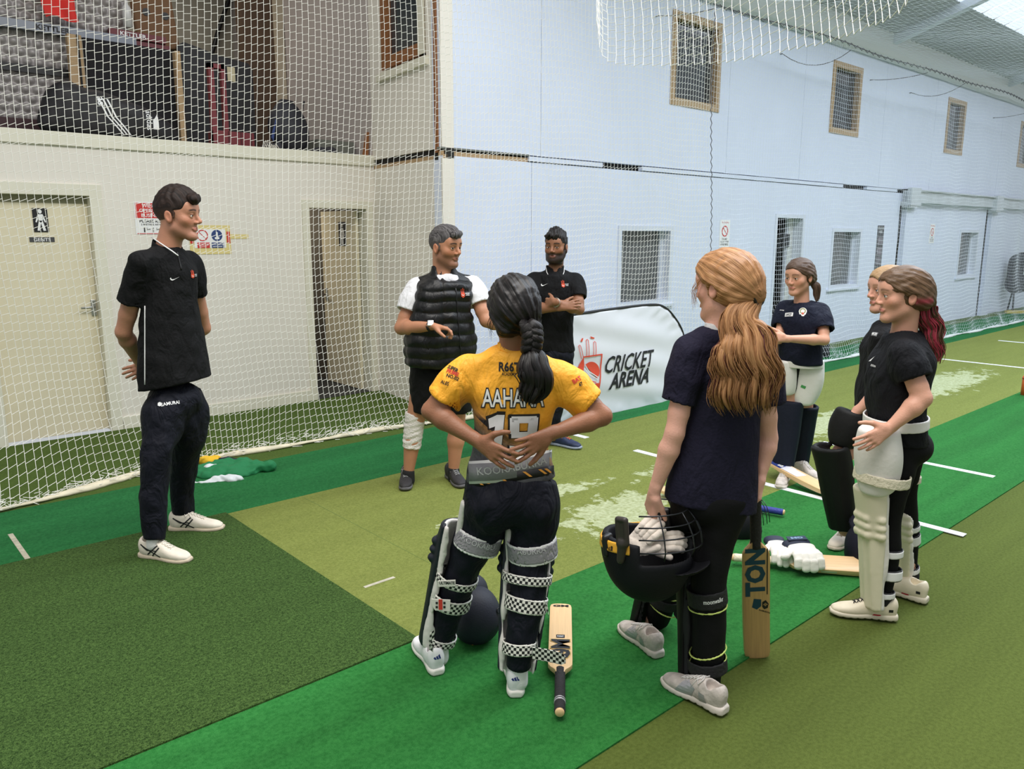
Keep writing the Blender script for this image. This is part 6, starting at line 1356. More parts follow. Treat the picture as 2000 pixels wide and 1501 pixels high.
nine = [[(-.30, .5), (.34, .5), (.34, .32), (-.30, .32)], [(-.34, .46), (-.10, .46), (-.10, -.0), (-.34, .04)], [(.14, .46), (.38, .46), (.34, -.30), (.10, -.18)], [(-.30, .08), (.2, .08), (.2, -.08), (-.30, -.08)], [(.10, -.18), (.34, -.30), (-.16, -.50), (-.26, -.40)], [(-.34, -.28), (-.12, -.30), (-.16, -.50), (-.34, -.50)], [(-.34, -.38), (.05, -.34), (.05, -.5), (-.34, -.5)]]
digit([grow(p, .04) for p in nine], 1021, 848, 64, .0022, BLKI, 'numeral_outline'); digit(nine, 1021, 848, 55, .0038, WHT, 'numeral_nine')
for (t, y, mt, h) in (('SUPER', 719, BLKI, 8), ('PRIME', 727, mat('red_print', (206, 58, 44), .6), 8), ('NO.02', 736, BLKI, 7)): vt(t, mt, 884, y, 26, h, .03, rot=-18)
vt('ALES', BLKI, 869, 747, 18, 7, .02, rot=-14); vt('BAT', mat('red_print', (206, 58, 44), .6), 1127, 741, 20, 9, .03, rot=25); vt('47', BLKI, 1134, 750, 9, 8, .03, rot=25)
# waist band of the thigh guards over the jersey, printed hem below
GREYB = mat('grey_strap', (136, 134, 138), .8, bump=.2, bscale=80); WBIND = mat('white_binding', (230, 228, 226), .7)
def belt(nm, pts, h, r, mt, off=.0):
    """flat band following pixels on the garment"""
    P = []
    for (x, y) in pts:
        h_, n_ = hit_px(f_cur, tr, x, y); P.append((h_, n_))
    mb = MB(); V = []; 
    for h_, n_ in P: V += [h_+n_*(r+off)+np.array([0, 0, h/2]), h_+n_*(r+off)-np.array([0, 0, h/2]), h_+n_*off*.2-np.array([0, 0, h/2]), h_+n_*off*.2+np.array([0, 0, h/2])]
    n = len(P); mb.add(V, [(i*4+j, i*4+(j+1) % 4, (i+1)*4+(j+1) % 4, (i+1)*4+j) for i in range(n-1) for j in range(4)]+[(0, 1, 2, 3), ((n-1)*4+3, (n-1)*4+2, (n-1)*4+1, (n-1)*4)]); return mb.build(nm, mt, f_cur.e, True)
bpts = [(x, 922-(x-925)*.155+5*math.sin((x-925)/158*3.14)) for x in np.linspace(919, 1080, 16)]
wb_ = belt('waist_strap_binding', bpts, .083, .0075, WBIND); wb2 = belt('waist_strap', bpts, .064, .0095, GREYB)
trb = tree_of(wb2); me = norm_text('KOOKABURRA', 1, .115, .01); PALE = mat('pale_grey_print', (190, 188, 190), .6)
o = view_decal('lettering', me, PALE, wb2, trb, 1001, 912, f, 138, step=.03, rot=8.5)
HEMK = mat('black_jersey_hem', (26, 24, 26), .6); ORP = mat('orange_stripe', (244, 166, 70), .6)
hp = [(x, y+24-(.06 if x > 1000 else 0)) for x, y in bpts]
hb = belt('jersey_hem', [(x, min(y, 943-(x-925)*.165)) for x, y in hp], .034, .004, HEMK); th_ = tree_of(hb)
for x in (936, 948, 980, 1030, 1060, 1071): view_decal('orange_stripe', poly_mesh([[(-.5, .28), (-.2, .28), (.5, -.28), (.2, -.28)]]), ORP, hb, th_, x, 942-(x-925)*.16, f, 20, step=.3, lift=.002)
# trousers
K2 = lambda L_, R_, y, dy: f.K(L_, R_, y, dy, 1.0)
tp = trousers(f, [[K2(908, 1005, 940, .0), K2(903, 1002, 985, .01), K2(898, 988, 1030, .03), K2(880, 958, 1075, .05), K2(872, 937, 1110, .06), K2(856, 918, 1160, .08), K2(843, 899, 1210, .10), K2(836, 880, 1255, .11)],
                  [K2(990, 1088, 935, .0), K2(994, 1094, 985, .0), K2(997, 1091, 1030, -.01), K2(997, 1074, 1080, -.02), K2(996, 1068, 1130, -.04), K2(992, 1062, 1200, -.07), K2(990, 1046, 1260, -.09), K2(990, 1036, 1302, -.10)]],
               [(EL(J(998, 965, .0), (.158, .13, .12)), 0), (EL(J(960, 985, -.02), (.085, .11, .10)), .03), (EL(J(1045, 982, -.02), (.085, .11, .10)), .03)], NAVY, 'trousers', .0045, seed=15, h=.0080)
trp = tree_of(tp)
# batting pads worn on the front of both legs, seen from behind
PNAVY = mat('navy_pad_shell', (24, 27, 40), .5, bump=.08, bscale=40); LINW = mat('white_pad_lining', (228, 222, 216), .8, var=.05, vscale=20, bump=.3, bscale=40)
CHK = chk_mat('checkered_strap', (20, 20, 22), (226, 224, 214), 95)
fwl = unit([-.42, .90, 0]); fwr = unit([-.10, 1, 0])
leg_pad(f, J(852, 1262, .10), J(896, 1085, .06), J(912, 1032, .03), fwl, PNAVY, LINW, w=.082, d=.070, hcut=.020, off=.022, seed=3)
leg_pad(f, J(1010, 1316, -.09), J(1032, 1100, -.02), J(1038, 1035, 0), fwr, PNAVY, LINW, w=.090, d=.072, hcut=.010, off=.024, seed=4)
def lstrap(px0, px1, y, dy, h, m_, axis, nm='strap', d=None, th_=.006, edge=.14):
    c, w, _ = f.K(px0, px1, y, dy, 1, 0); w *= 1.16; return strap(f, nm, c, axis, w, d or w*.92, h, m_, (1, 0, 0), th_, edge=edge)
axl = unit(J(905, 1095, .06)-aL); axr = unit(kR-aR)
lstrap(856, 929, 1127, .06, .032, CHK, axl+np.array([.02, 0, 0])); lstrap(847, 916, 1168, .08, .054, CHK, axl+np.array([-.02, 0, 0])); lstrap(833, 888, 1244, .11, .036, CHK, axl)
lstrap(987, 1072, 1126, -.035, .034, CHK, axr); lstrap(991, 1064, 1176, -.06, .054, CHK, axr+np.array([.05, 0, 0])); lstrap(985, 1043, 1262, -.10, .044, CHK, axr+np.array([-.06, 0, 0]))
# printed tabs and the loose tail of the lowest strap
TABW = mat('white_tab', (226, 222, 212), .6)
def tab(pts, nm, m_=TABW, thick=.004, dy=-.12):
    P = [J(x, y, dy) for x, y in pts]; n = len(P); q = [p+np.array([0, -thick, 0]) for p in P]
    return MB().add(P+q, [tuple(range(n)), tuple(range(n, 2*n))[::-1]]+[(i, (i+1) % n, n+(i+1) % n, n+i) for i in range(n)]).build(nm, m_, f_cur.e, bevel=.0015)
t1_ = tab([(855, 1133), (890, 1131), (890, 1144), (856, 1145)], 'strap_tab', dy=-.02); t2_ = tab([(843, 1168), (880, 1170), (879, 1193), (850, 1191), (844, 1182)], 'strap_tab', dy=-.01)
def on_tab(t, body, mt, px, py, w, h, dy): me = norm_text(body, w*f.zc(J(px, py, dy))/F, h*f.zc(J(px, py, dy))/F, .03); p = J(px, py, dy-.0055); me.transform(Matrix(((1, 0, 0, p[0]), (0, 0, -1, p[1]), (0, 1, 0, p[2]), (0, 0, 0, 1)))); return link('lettering', me, mt, t)
on_tab(t1_, 'ULTIMATE', INK, 873, 1138, 30, 6, -.02)
RDP = mat('red_print', (206, 58, 44), .6)
def boxes_on(t, L_, dy, mt, nm):
    mb = MB()
    for x0_, x1_, y0_, y1_ in L_: a, b_ = J(x0_, y1_, dy-.0055), J(x1_, y0_, dy-.0055); mb.box((a[0], a[1]-.001, a[2]), (b_[0], a[1]+.001, b_[2]))
    return mb.build(nm, mt, t)
boxes_on(t2_, [(857, 864, 1170, 1190)], -.01, RDP, 'red_stripe'); boxes_on(t2_, [(851, 855, 1175, 1179), (851, 855, 1183, 1187), (866, 870, 1175, 1179), (866, 870, 1183, 1187)], -.01, INK, 'black_square')
# loose strap tails
def ribbon(nm, pix, h, m_, dys, thick=.004):
    P = [J(x, y, d_) for (x, y), d_ in zip(pix, dys)]; V = []; n = len(P); L_ = 0; A = []
    for i, p in enumerate(P):
        if i: L_ += np.linalg.norm(P[i]-P[i-1])
        hh = h*(.5 if i < n-1 else .28)
        V += [p+np.array([0, 0, hh]), p+np.array([0, -thick, hh]), p+np.array([0, -thick, -hh]), p+np.array([0, 0, -hh])]; A += [(L_, hh, 0)]*2+[(L_, -hh, 0)]*2
    Fc = [(i*4+j, i*4+(j+1) % 4, (i+1)*4+(j+1) % 4, (i+1)*4+j) for i in range(n-1) for j in range(4)]+[(3, 2, 1, 0), ((n-1)*4, (n-1)*4+1, (n-1)*4+2, (n-1)*4+3)]
    me = mesh_vf(nm, np.array(V), Fc); a = me.attributes.new('uvw', 'FLOAT_VECTOR', 'POINT'); a.data.foreach_set('vector', np.array(A, np.float32).ravel()+1e-4); return link(nm, me, m_, f_cur.e)
ribbon('strap_tail', [(1040, 1274), (1060, 1277), (1080, 1281), (1096, 1285), (1104, 1287)], .046, CHK, [-.16, -.17, -.18, -.18, -.18])
ribbon('strap_tail', [(848, 1238), (840, 1244), (838, 1258), (846, 1268)], .034, CHK, [.0, -.01, -.01, .0]); ribbon('strap_tail', [(1062, 1176), (1070, 1190), (1072, 1202)], .022, CHK, [-.13, -.13, -.13])
# thigh guard straps round both thighs
cL, wL, _ = f.K(893, 975, 1052, .03); st_ = strap(f, 'thigh_strap', cL, unit([.30, 0, 1]), wL*1.13, wL*1.12, .058, GREYB, (1, 0, 0), .005); st_b = strap(f, 'thigh_strap_binding', cL, unit([.30, 0, 1]), wL*1.11, wL*1.10, .074, WBIND, (1, 0, 0), .005)
cR, wR, _ = f.K(999, 1080, 1068, -.01); su_ = strap(f, 'thigh_strap', cR, unit([-.10, 0, 1]), wR*1.22, wR*1.24, .058, GREYB, (1, 0, 0), .005); su_b = strap(f, 'thigh_strap_binding', cR, unit([-.10, 0, 1]), wR*1.20, wR*1.22, .074, WBIND, (1, 0, 0), .005)
view_decal('lettering', norm_text('KOOKABU', 1, .17, .01), PALE, st_, tree_of(st_), 934, 1063, f, 66, step=.04, rot=-19); view_decal('lettering', norm_text('ABURRA', 1, .2, .01), PALE, su_, tree_of(su_), 1038, 1077, f, 56, step=.04, rot=6)
# inner thigh guard edge
sculpt('thigh_guard', [('u', RC(J(893, 1062, .03), J(905, 985, -.02), .020, .018, ((1, .3, 0), .6)))], .006, LINW, f.e)
WSH = mat('white_trainer', (232, 230, 232), .5, bump=.1, bscale=60); WSO = mat('white_sole', (226, 222, 214), .6)
BLU = mat('blue_mark', (30, 44, 110), .5)
def heelmark(tr_): me = poly_mesh([[(-.014+.010*k, -.008), (-.006+.010*k, -.008), (-.012+.010*k, .004+.004*k), (-.019+.010*k, -.001+.004*k)] for k in range(3)]); return [decal('stripe', me, BLU, None, tr_, (0, -.06, .085), (1, 0, 0), (0, 0, 1), lift=.0015, step=.02, backoff=.03, maxd=.12)]
shoe(f, f.Gd(856, 1322), f.Gd(800, 1240)+np.array([0, .03, 0]), WSH, WSO, None, L=.265, marks=heelmark, high=.012); shoe(f, f.Gd(1008, 1366), f.Gd(1000, 1290)+np.array([0, .05, 0]), WSH, WSO, None, L=.265, marks=heelmark, high=.012)
for a in (aL, aR): sculpt('sock', [('u', RC(a+np.array([0, 0, -.06]), a+np.array([0, 0, .03]), .036, .036))], .006, SOCK, f.e)
# ---- red-haired girl from behind, helmet in one hand, bat in the other
f = Fig(1375, 1340); f.root('person', 'person with long red ponytail in navy tee, holding helmet and bat', 'person'); f_cur = f
J = f.J; sk = (232, 176, 156); fd = unit([-.64, .77, -.04]); R = frame(fd, (.04, 0, 1)); s = 1.0; hc = J(1416, 560, 0); NB_ = J(1408, 636, .0)
S1, S2 = J(1349, 684, -.02), J(1488, 684, .0); E1, W1 = J(1318, 845, -.05), J(1278, 960, -.02); E2, W2 = J(1500, 855, .05), J(1486, 925, .02)
ops = head_ops(R, hc, s, fem=True)+[('u', RC(hc+R@np.array([0, -.028, -.05])*s, NB_+np.array([0, 0, -.02]), .046, .052), .03), ('u', EL(NB_+np.array([0, 0, -.14]), (.10, .07, .12)), .04)]
ops += arm(S1, E1, W1, .84, 1.05)+arm(S2, E2, W2, .84, 1.05)
H1, H2 = J(1265, 1022, .02)-W1, J(1480, 990, .02)-W2
ops += hand(W1, H1, (.9, .35, .1), (.3, -.9, .1), .92, (18, 34, 30), 3, (.85, .3, .5)); ops += hand(W2, H2, (-.9, .3, 0), (-.3, -.9, 0), .92, curls=[(35, 60, 40), (45, 70, 40), (50, 70, 40), (55, 70, 40)], spread=2, thumb=(.85, .3, .5))
kR, aR = J(1392, 1130, -.02), J(1386, 1345, -.02); kL, aL = J(1312, 1070, .36), J(1268, 1222, .62)
kL, aL = J(1322, 1100, .30), J(1272, 1215, .44)
for hp, k_, a_ in ((J(1420, 1010, .0), kR, aR), (J(1345, 1000, .08), kL, aL)): ops += [('u', RC(hp, k_, .05, .036), .03), ('u', RC(k_, a_, .036, .028), .02)]
body(f, ops, R, hc, s, head_cols(R, hc, s, sk, fem=True, lips=(190, 110, 104), brow=(150, 96, 60)), [hand_box(W1, H1, .95), hand_box(W2, H2, .95)])
GING = hair_mat('ginger_hair', (130, 84, 48), (200, 150, 102), freq=80, bmp=.45, spec=.35, rough=.45, contrast=(.38, .64), streak=(80, 26, 34))
tie = (.006, -.116, -.030)
cap_hair(f, R, hc, s, GING, tie, back=.028, side=.014, hl=.004, groove=.0012, seed=2)
tw = hc+R@np.array(tie)*s; tie_px = tw
tail('pony_tail', f, [tw+np.array([0, 0, .0]), J(1449, 625, -.11), J(1456, 670, -.135), J(1457, 720, -.14), J(1455, 770, -.14), J(1451, 814, -.13)], [.016, .056, .092, .112, .110, .088], GING, 130, 6, wave=.0068, wl=.135, flat=.45, lock=.12, frizz=80, taper=.5, zfn=lambda rad, an, r_: float(rad < .62 and r_.random() < .35 or r_.random() < .05))
MB().tube([tw+R@np.array([.027*math.cos(a), -.012, .027*math.sin(a)]) for a in np.linspace(0, 6.28, 16, endpoint=False)], .006, 6, closed=True).build('hair_tie', BLACK, f.e, True)
mb = MB(); r_ = random.Random(9)
for k in range(16):
    a = hc+R@np.array([-.072, .045+.02*r_.random(), .03-.03*r_.random()])*s; mb.tube([a, a+np.array([-.022*r_.random()-.005, .0, -.03]), a+np.array([-.02*r_.random(), -.0, -.085])], [.0008, .0007, .0002], 3)
mb.build('loose_strands', GING, f.e)
TNAV = mat('dusty_navy_tee', (32, 30, 48), .85, bump=.3, bscale=110, var=.03, vscale=40, spec=.2, fold=.7)
K = lambda L_, R_, y, dy=0, ra=.58: f.K(L_, R_, y, dy, ra, 0)
sl1, sl2 = J(1325, 786, -.03), J(1500, 786, .02)
sh = shirt(f, [K(1296, 1474, 1005), K(1298, 1478, 960), K(1312, 1480, 900), K(1330, 1484, 840), K(1338, 1488, 780), K(1340, 1494, 725)], (1, 0, 0), [S1, S2], [(S1, sl1, .062, .064), (S2, sl2, .062, .062)], TNAV, NB_, nr=.052, name='tee_shirt', shr=.048, wr=.0038, seed=41, post=[('s', HS(J(1385, 985, 0), (.16, 0, 1)))], n=2.2)
ringband(f, 'neck_rib', NB_+np.array([0, 0, -.012]), NB_+np.array([0, 0, .012]), (.058, .054), (.052, .048), .006, mat('white_rib', (214, 212, 212), .7))
K2 = lambda L_, R_, y, dy: f.K(L_, R_, y, dy, 1.0)
LEG = mat('black_leggings', (8, 8, 10), .8, bump=.15, bscale=80, spec=.25)
tp = trousers(f, [[K2(1372, 1468, 965, .0), K2(1362, 1456, 1010, .0), K2(1356, 1432, 1070, -.01), K2(1350, 1420, 1130, -.02), K2(1350, 1420, 1200, -.02), K2(1352, 1414, 1270, -.02), K2(1360, 1408, 1338, -.02)],
                  [K2(1306, 1385, 965, .02), K2(1307, 1372, 1010, .08), K2(1296, 1348, 1070, .22), K2(1282, 1336, 1120, .32), K2(1266, 1322, 1170, .40), K2(1262, 1305, 1212, .44)]],
               [(EL(J(1388, 975, .02), (.135, .115, .10)), 0)], LEG, 'leggings', .002, seed=19)
trl = tree_of(tp)
PBK = mat('matt_black_pad', (12, 12, 13), .6, bump=.1, bscale=50, spec=.3); PLIN = mat('grey_black_lining', (30, 31, 34), .8, bump=.3, bscale=50); NEON = mat('lime_edge', (206, 222, 120), .6); SBK = mat('black_velcro', (24, 24, 26), .75, bump=.4, bscale=90)
leg_pad(f, J(1368, 1362, .0), J(1376, 1120, .02), J(1388, 1050, .03), unit([-.62, .78, 0]), PBK, PLIN, w=.074, d=.062, rolls=False, off=.030, hcut=-.005, rib=.002)
leg_pad(f, J(1262, 1228, .46), J(1302, 1090, .34), J(1316, 1040, .30), unit([-.75, .65, .2]), PBK, PLIN, w=.070, d=.060, rolls=False, off=.026, hcut=.0, rib=.002)
def lst(px0, px1, y, dy, h, m_, ax, nm='strap', th_=.006, g=1.0): c, w, _ = f_cur.K(px0, px1, y, dy, 1, 0); return strap(f_cur, nm, c, ax, w*g, w*.95*g, h, m_, (1, 0, 0), th_)
axr = unit(kR-aR); 
s1 = lst(1341, 1421, 1160, -.02, .062, SBK, axr+np.array([-.12, 0, 0])); lst(1342, 1422, 1182, -.02, .007, NEON, axr+np.array([-.12, 0, 0]), 'lime_binding')
s2 = lst(1342, 1421, 1294, -.02, .050, SBK, axr+np.array([-.10, 0, 0])); lst(1344, 1421, 1268, -.02, .007, NEON, axr+np.array([-.26, 0, 0]), 'lime_binding'); lst(1344, 1421, 1287, -.02, .006, NEON, axr+np.array([-.26, 0, 0]), 'lime_binding')
axl = unit(kL-aL); lst(1262, 1338, 1160, .40, .052, SBK, axl); lst(1261, 1336, 1177, .41, .007, NEON, axl+np.array([.2, 0, 0]), 'lime_binding'); lst(1264, 1340, 1145, .39, .007, NEON, axl+np.array([.15, 0, 0]), 'lime_binding')
view_decal('lettering', norm_text('moonwalkr', 1, .24, .02), PIPE, s1, tree_of(s1), 1395, 1174, f, 40, step=.03, rot=9)
t_ = ribbon('strap_tail', [(1316, 1188), (1328, 1206), (1334, 1224)], .05, SBK, [.36, .34, .34])
MSH = mat('grey_mesh_trainer', (196, 186, 178), .6, var=.22, vscale=26, bump=.3, bscale=70); MSO = mat('worn_pale_sole', (214, 204, 194), .6, var=.1, vscale=20); LCW = mat('grey_white_lace', (216, 212, 208), .7)
SILVM = mat('silver_overlay', (176, 174, 178), .35, metal=.4)
def over(tr_):
    o = []
    for q in (-1, 1):
        for P_ in ([(-.09, -.02), (-.02, -.03), (.0, .02), (-.05, .04)], [(.02, -.03), (.06, -.03), (.045, .015), (.02, .02)]): o += mk([P_], SILVM, q, (.12, .045), 1.0, nm='overlay')(tr_)
    return o
shoe(f, f.Gd(1416, 1398), f.Gd(1308, 1345)+np.array([0, .02, 0]), MSH, MSO, LCW, L=.27, chunky=1.25, marks=over); shoe(f, f.Gd(1288, 1288), f.Gd(1213, 1228), MSH, MSO, LCW, L=.27, chunky=1.25, marks=over)
sculpt('sock', [('u', RC(J(1386, 1352, -.02), J(1388, 1378, -.03), .037, .038))], .006, mat('black_sock', (26, 26, 28), .85), f.e)
F_RED = f

# ---- girl in navy county tee, facing left
f = Fig(1545, 938); f.root('person', 'person in navy tee with round crest and name sticker, white thigh guards, navy leg pads', 'person'); f_cur = f
J = f.J; sk = (214, 160, 134); fd = unit([-.80, -.60, -.12]); R = frame(fd); s = .98; hc = J(1561, 540, 0); NB_ = J(1566, 590, .02)
S1, S2 = J(1535, 602, .12), J(1604, 606, .0); E1, W1 = J(1521, 662, .02), J(1508, 652, -.12); E2, W2 = J(1610, 664, -.13), J(1534, 661, -.22)
ops = head_ops(R, hc, s, fem=True, round_=.004)+[('u', RC(hc+R@np.array([0, -.026, -.05])*s, NB_+np.array([0, 0, -.02]), .045, .050), .03), ('u', EL(NB_+np.array([0, 0, -.14]), (.09, .065, .12)), .04)]
ops += arm(S1, E1, W1, .84, 1.0)+arm(S2, E2, W2, .84, 1.02)
ops += hand(W1, (-.5, -.2, -.25), (.3, -.9, -.2), (0, 0, 1), .88, (25, 40, 30), 3)+hand(W2, (-1, .0, .12), (0, .9, -.2), (0, 0, 1), .88, (22, 38, 30), 3)
k1, a1 = J(1541, 790, .05), J(1530, 905, .02); k2, a2 = J(1572, 800, .12), J(1562, 900, .20)
for hp, k_, a_ in ((J(1543, 710, .04), k1, a1), (J(1578, 715, .06), k2, a2)): ops += [('u', RC(hp, k_, .072, .048), .03), ('u', RC(k_, a_, .046, .032), .02)]
body(f, ops, R, hc, s, head_cols(R, hc, s, sk, fem=True, lips=(188, 108, 102), brow=(84, 58, 44)), [hand_box(W1, (-1, 0, 0), .9), hand_box(W2, (-1, 0, 0), .9)]); eyes(f, R, hc, s, iris=(70, 52, 38))
BRN = hair_mat('dark_blonde_brown_hair', (58, 42, 34), (104, 80, 62), freq=80, bmp=.4, spec=.35, rough=.42)
tie = (.01, -.105, -.04); cap_hair(f, R, hc, s, BRN, tie, back=.012, side=.008, hl=.004, groove=.001, seed=5); tw = hc+R@np.array(tie)*s
tail('pony_tail', f, [tw, J(1592, 556, .0), J(1596, 575, -.0), J(1594, 592, -.02)], [.016, .026, .022, .006], BRN, 20, 7, wave=.003, wl=.1, flat=.7, lock=.3, frizz=5)
CNAV = mat('county_navy_tee', (13, 18, 38), .75, bump=.25, bscale=80, spec=.25, fold=.8); th = math.radians(-35); K = lambda L_, R_, y, dy=0, ra=.62: f.K(L_, R_, y, dy, ra, th)
sl1, sl2 = S1+(E1-S1)*.62, S2+(E2-S2)*.68
sh = shirt(f, [K(1518, 1607, 712), K(1518, 1606, 690), K(1516, 1606, 650), K(1517, 1606, 625)], unit([math.cos(th), math.sin(th), 0]), [S1, S2], [(S1, sl1, .066, .066), (S2, sl2, .068, .070)], CNAV, NB_, nr=.052, name='tee_shirt', shr=.050, wr=.004, seed=51, n=2.1)
tr = tree_of(sh); vtp = lambda b_, mt, px, py, w, h, rot=0, nm='lettering', lift=.002: view_decal(nm, norm_text(b_, 1, h/w, .02), mt, sh, tr, px, py, f_cur, w, lift=lift, step=.2, rot=rot)
view_decal('name_sticker', poly_mesh([[(-.5, -.22), (.5, -.22), (.5, .22), (-.5, .22)]]), SIGNW, sh, tr, 1541, 614, f, 17, step=.2, rot=8); vtp('DARCEY', INK, 1541, 614, 13, 5, 8, lift=.004)
view_decal('crest_shield', poly_mesh([[(.5*math.cos(a), .5*math.sin(a)) if math.sin(a) > -.3 else (.5*math.cos(a)*.8, -.62 if abs(math.cos(a)) < .5 else -.4) for a in np.linspace(0, 6.28, 18, endpoint=False)]]), SIGNW, sh, tr, 1568, 608, f, 15, step=.2)
view_decal('crest_ring', poly_mesh([[(.42*math.cos(a), .42*math.sin(a)), (.42*math.cos(a+.4), .42*math.sin(a+.4)), (.3*math.cos(a+.4), .3*math.sin(a+.4)), (.3*math.cos(a), .3*math.sin(a))] for a in np.arange(0, 6.2, .4)]), mat('gold_green', (150, 150, 90), .5), sh, tr, 1568, 607, f, 11, step=.2, lift=.004)
view_decal('crest_flower', poly_mesh([[(.5*math.cos(a)*(.4+.6*(i % 2)), .5*math.sin(a)*(.4+.6*(i % 2))) for i, a in enumerate(np.linspace(0, 6.28, 10, endpoint=False))]]), ORANGE, sh, tr, 1568, 612, f, 6, step=.3, lift=.005); vtp('surridge', SIGNW, 1528, 606, 12, 3)
WPAD = mat('white_thigh_pad', (232, 228, 224), .6, var=.03, vscale=15, bump=.15, bscale=60)
def tguard(fig, A, B, fwd, w, d, nm='thigh_guard', m_=None, off=.012, wrp=.0):
    A, B = np.array(A, float), np.array(B, float); ax = unit(B-A); fw_ = unit(np.array(fwd)-ax*(np.array(fwd)@ax)); x0 = np.cross(fw_, ax)
    return sculpt(nm, [('u', LOFT([(A+fw_*off, w*.70, d*.9), (A+(B-A)*.25+fw_*off, w*.95, d), (A+(B-A)*.6+fw_*off, w*1.05, d), (B+fw_*off, w*.9, d*.9)], x0, 2.3, .02)), ('s', HS((A+B)/2-fw_*wrp, fw_), .01), ('w', wrinkle(.003, 26, 7))], .006, m_ or WPAD, fig.e)
hL, hR = J(1540, 712, .04), J(1582, 715, .03)
tguard(f, J(1540, 768, .04), J(1538, 700, .04), (-.9, -.5, 0), .082, .078); g2 = tguard(f, J(1568, 785, .06), J(1582, 700, .03), (-.3, -1, 0), .100, .088)
tg = tree_of(g2); view_decal('green_label', poly_mesh([[(-.5, -.3), (.5, -.3), (.5, .3), (-.5, .3)]]), mat('green_print', (70, 150, 80), .6), g2, tg, 1569, 755, f, 9, step=.4, rot=-20); view_decal('ring_logo', poly_mesh([[(.5*math.cos(a), .5*math.sin(a)), (.5*math.cos(a+.4), .5*math.sin(a+.4)), (.38*math.cos(a+.4), .38*math.sin(a+.4)), (.38*math.cos(a), .38*math.sin(a))] for a in np.arange(0, 6.2, .4)]), mat('green_print', (70, 150, 80), .6), g2, tg, 1583, 711, f, 12, step=.3)
strap(f, 'waist_belt', J(1562, 708, .03), (0, 0, 1), .150, .118, .045, WPAD, unit([math.cos(th), math.sin(th), 0]), .012)
NPAD = mat('navy_fabric_pad', (14, 20, 38), .7, bump=.2, bscale=50, spec=.3)
leg_pad(f, J(1530, 912, .02), J(1540, 806, .05), J(1542, 782, .05), (-.55, -.83, 0), NPAD, NPAD, w=.090, d=.064, rolls=False, off=.012, hcut=.04, rib=.0035); leg_pad(f, J(1562, 905, .20), J(1574, 800, .13), J(1576, 790, .12), (-.5, -.86, 0), NPAD, NPAD, w=.078, d=.06, rolls=False, off=.010, hcut=.04, rib=.0035)
sculpt('shorts', [('u', RC(J(1545, 712, .05), J(1541, 752, .05), .085, .074)), ('u', RC(J(1580, 712, .06), J(1574, 752, .10), .088, .076), .03)], .009, LEG, f.e)
shoe(f, f.Gd(1535, 936), f.Gd(1514, 951)+np.array([-.02, -.12, 0]), MSH, MSO, LCW, L=.26, chunky=1.1); shoe(f, f.Gd(1553, 921), f.Gd(1574, 928)+np.array([.0, -.06, 0]), MSH, MSO, LCW, L=.26, chunky=1.1)

# ---- girl mostly hidden behind the one with red hair ends
f = Fig(1672, 1075); f.root('person', 'person in black top half hidden behind another, black leg pad forward', 'person'); f_cur = f
J = f.J; sk = (214, 160, 138); fd = unit([-1, -.18, 0]); R = frame(fd); s = .98; hc = J(1735, 566, .0); NB_ = J(1738, 626, .02)
S1, S2 = J(1735, 652, .15), J(1722, 660, -.12); E1, W1 = J(1735, 745, .16), J(1672, 800, .05); E2, W2 = J(1726, 750, -.10), J(1672, 806, -.08)
ops = head_ops(R, hc, s, fem=True)+[('u', RC(hc+R@np.array([0, -.026, -.05])*s, NB_+np.array([0, 0, -.02]), .045, .050), .03), ('u', EL(NB_+np.array([0, 0, -.14]), (.065, .09, .12)), .04)]
ops += arm(S1, E1, W1, .82)+arm(S2, E2, W2, .82); H2 = J(1658, 835, -.08)-W2
ops += hand(W2, H2, (.2, .9, 0), (-1, 0, .2), .88, (15, 30, 20), 4)
k1, a1 = J(1630, 905, -.02), J(1650, 1035, .0); k2, a2 = J(1725, 900, .1), J(1745, 1040, .16)
for hp, k_, a_ in ((J(1700, 820, .0), k1, a1), (J(1735, 820, .08), k2, a2)): ops += [('u', RC(hp, k_, .075, .050), .03), ('u', RC(k_, a_, .048, .033), .02)]
body(f, ops, R, hc, s, head_cols(R, hc, s, sk, fem=True, lips=(196, 116, 108), brow=(140, 104, 74)), [hand_box(W2, H2, .9)]); eyes(f, R, hc, s, iris=(80, 90, 100))
BLN = hair_mat('blonde_hair', (138, 106, 72), (190, 158, 116), freq=80, bmp=.4, spec=.35)
cap_hair(f, R, hc, s, BLN, (.0, -.11, -.03), back=.02, side=.009, hl=.004, groove=.001, seed=8)
K = lambda L_, R_, y, dy=0, ra=1.3: f.K(L_, R_, y, dy, ra, 0)
sh = shirt(f, [K(1668, 1760, 800), K(1670, 1762, 760), K(1678, 1770, 720), K(1680, 1775, 680)], (1, 0, 0), [S1, S2], [(S1, S1+(E1-S1)*.75, .062, .055), (S2, S2+(E2-S2)*.75, .062, .055)], mat('black_training_top', (12, 12, 16), .75, bump=.25, bscale=80, spec=.25, fold=1.0), NB_, nr=.052, name='training_top', shr=.048, wr=.006, seed=61)
tr = tree_of(sh); view_decal('chest_badge', poly_mesh([[(-.5, -.3), (.5, -.3), (.5, .3), (-.5, .3)]]), mat('grey_badge', (120, 120, 124), .6), sh, tr, 1708, 652, f, 13, step=.2); view_decal('lettering', norm_text('NB 23', 1, .4, .03), PIPE, sh, tr, 1708, 652, f, 11, step=.2, lift=.004)
tguard(f, J(1645, 872, -.02), J(1668, 800, -.02), (-.7, -.7, 0), .085, .08, m_=PBK); trg = sculpt('shorts', [('u', RC(J(1705, 812, .0), J(1680, 845, -.01), .09, .08)), ('u', RC(J(1735, 812, .08), J(1730, 860, .1), .09, .075), .03)], .009, LEG, f.e)
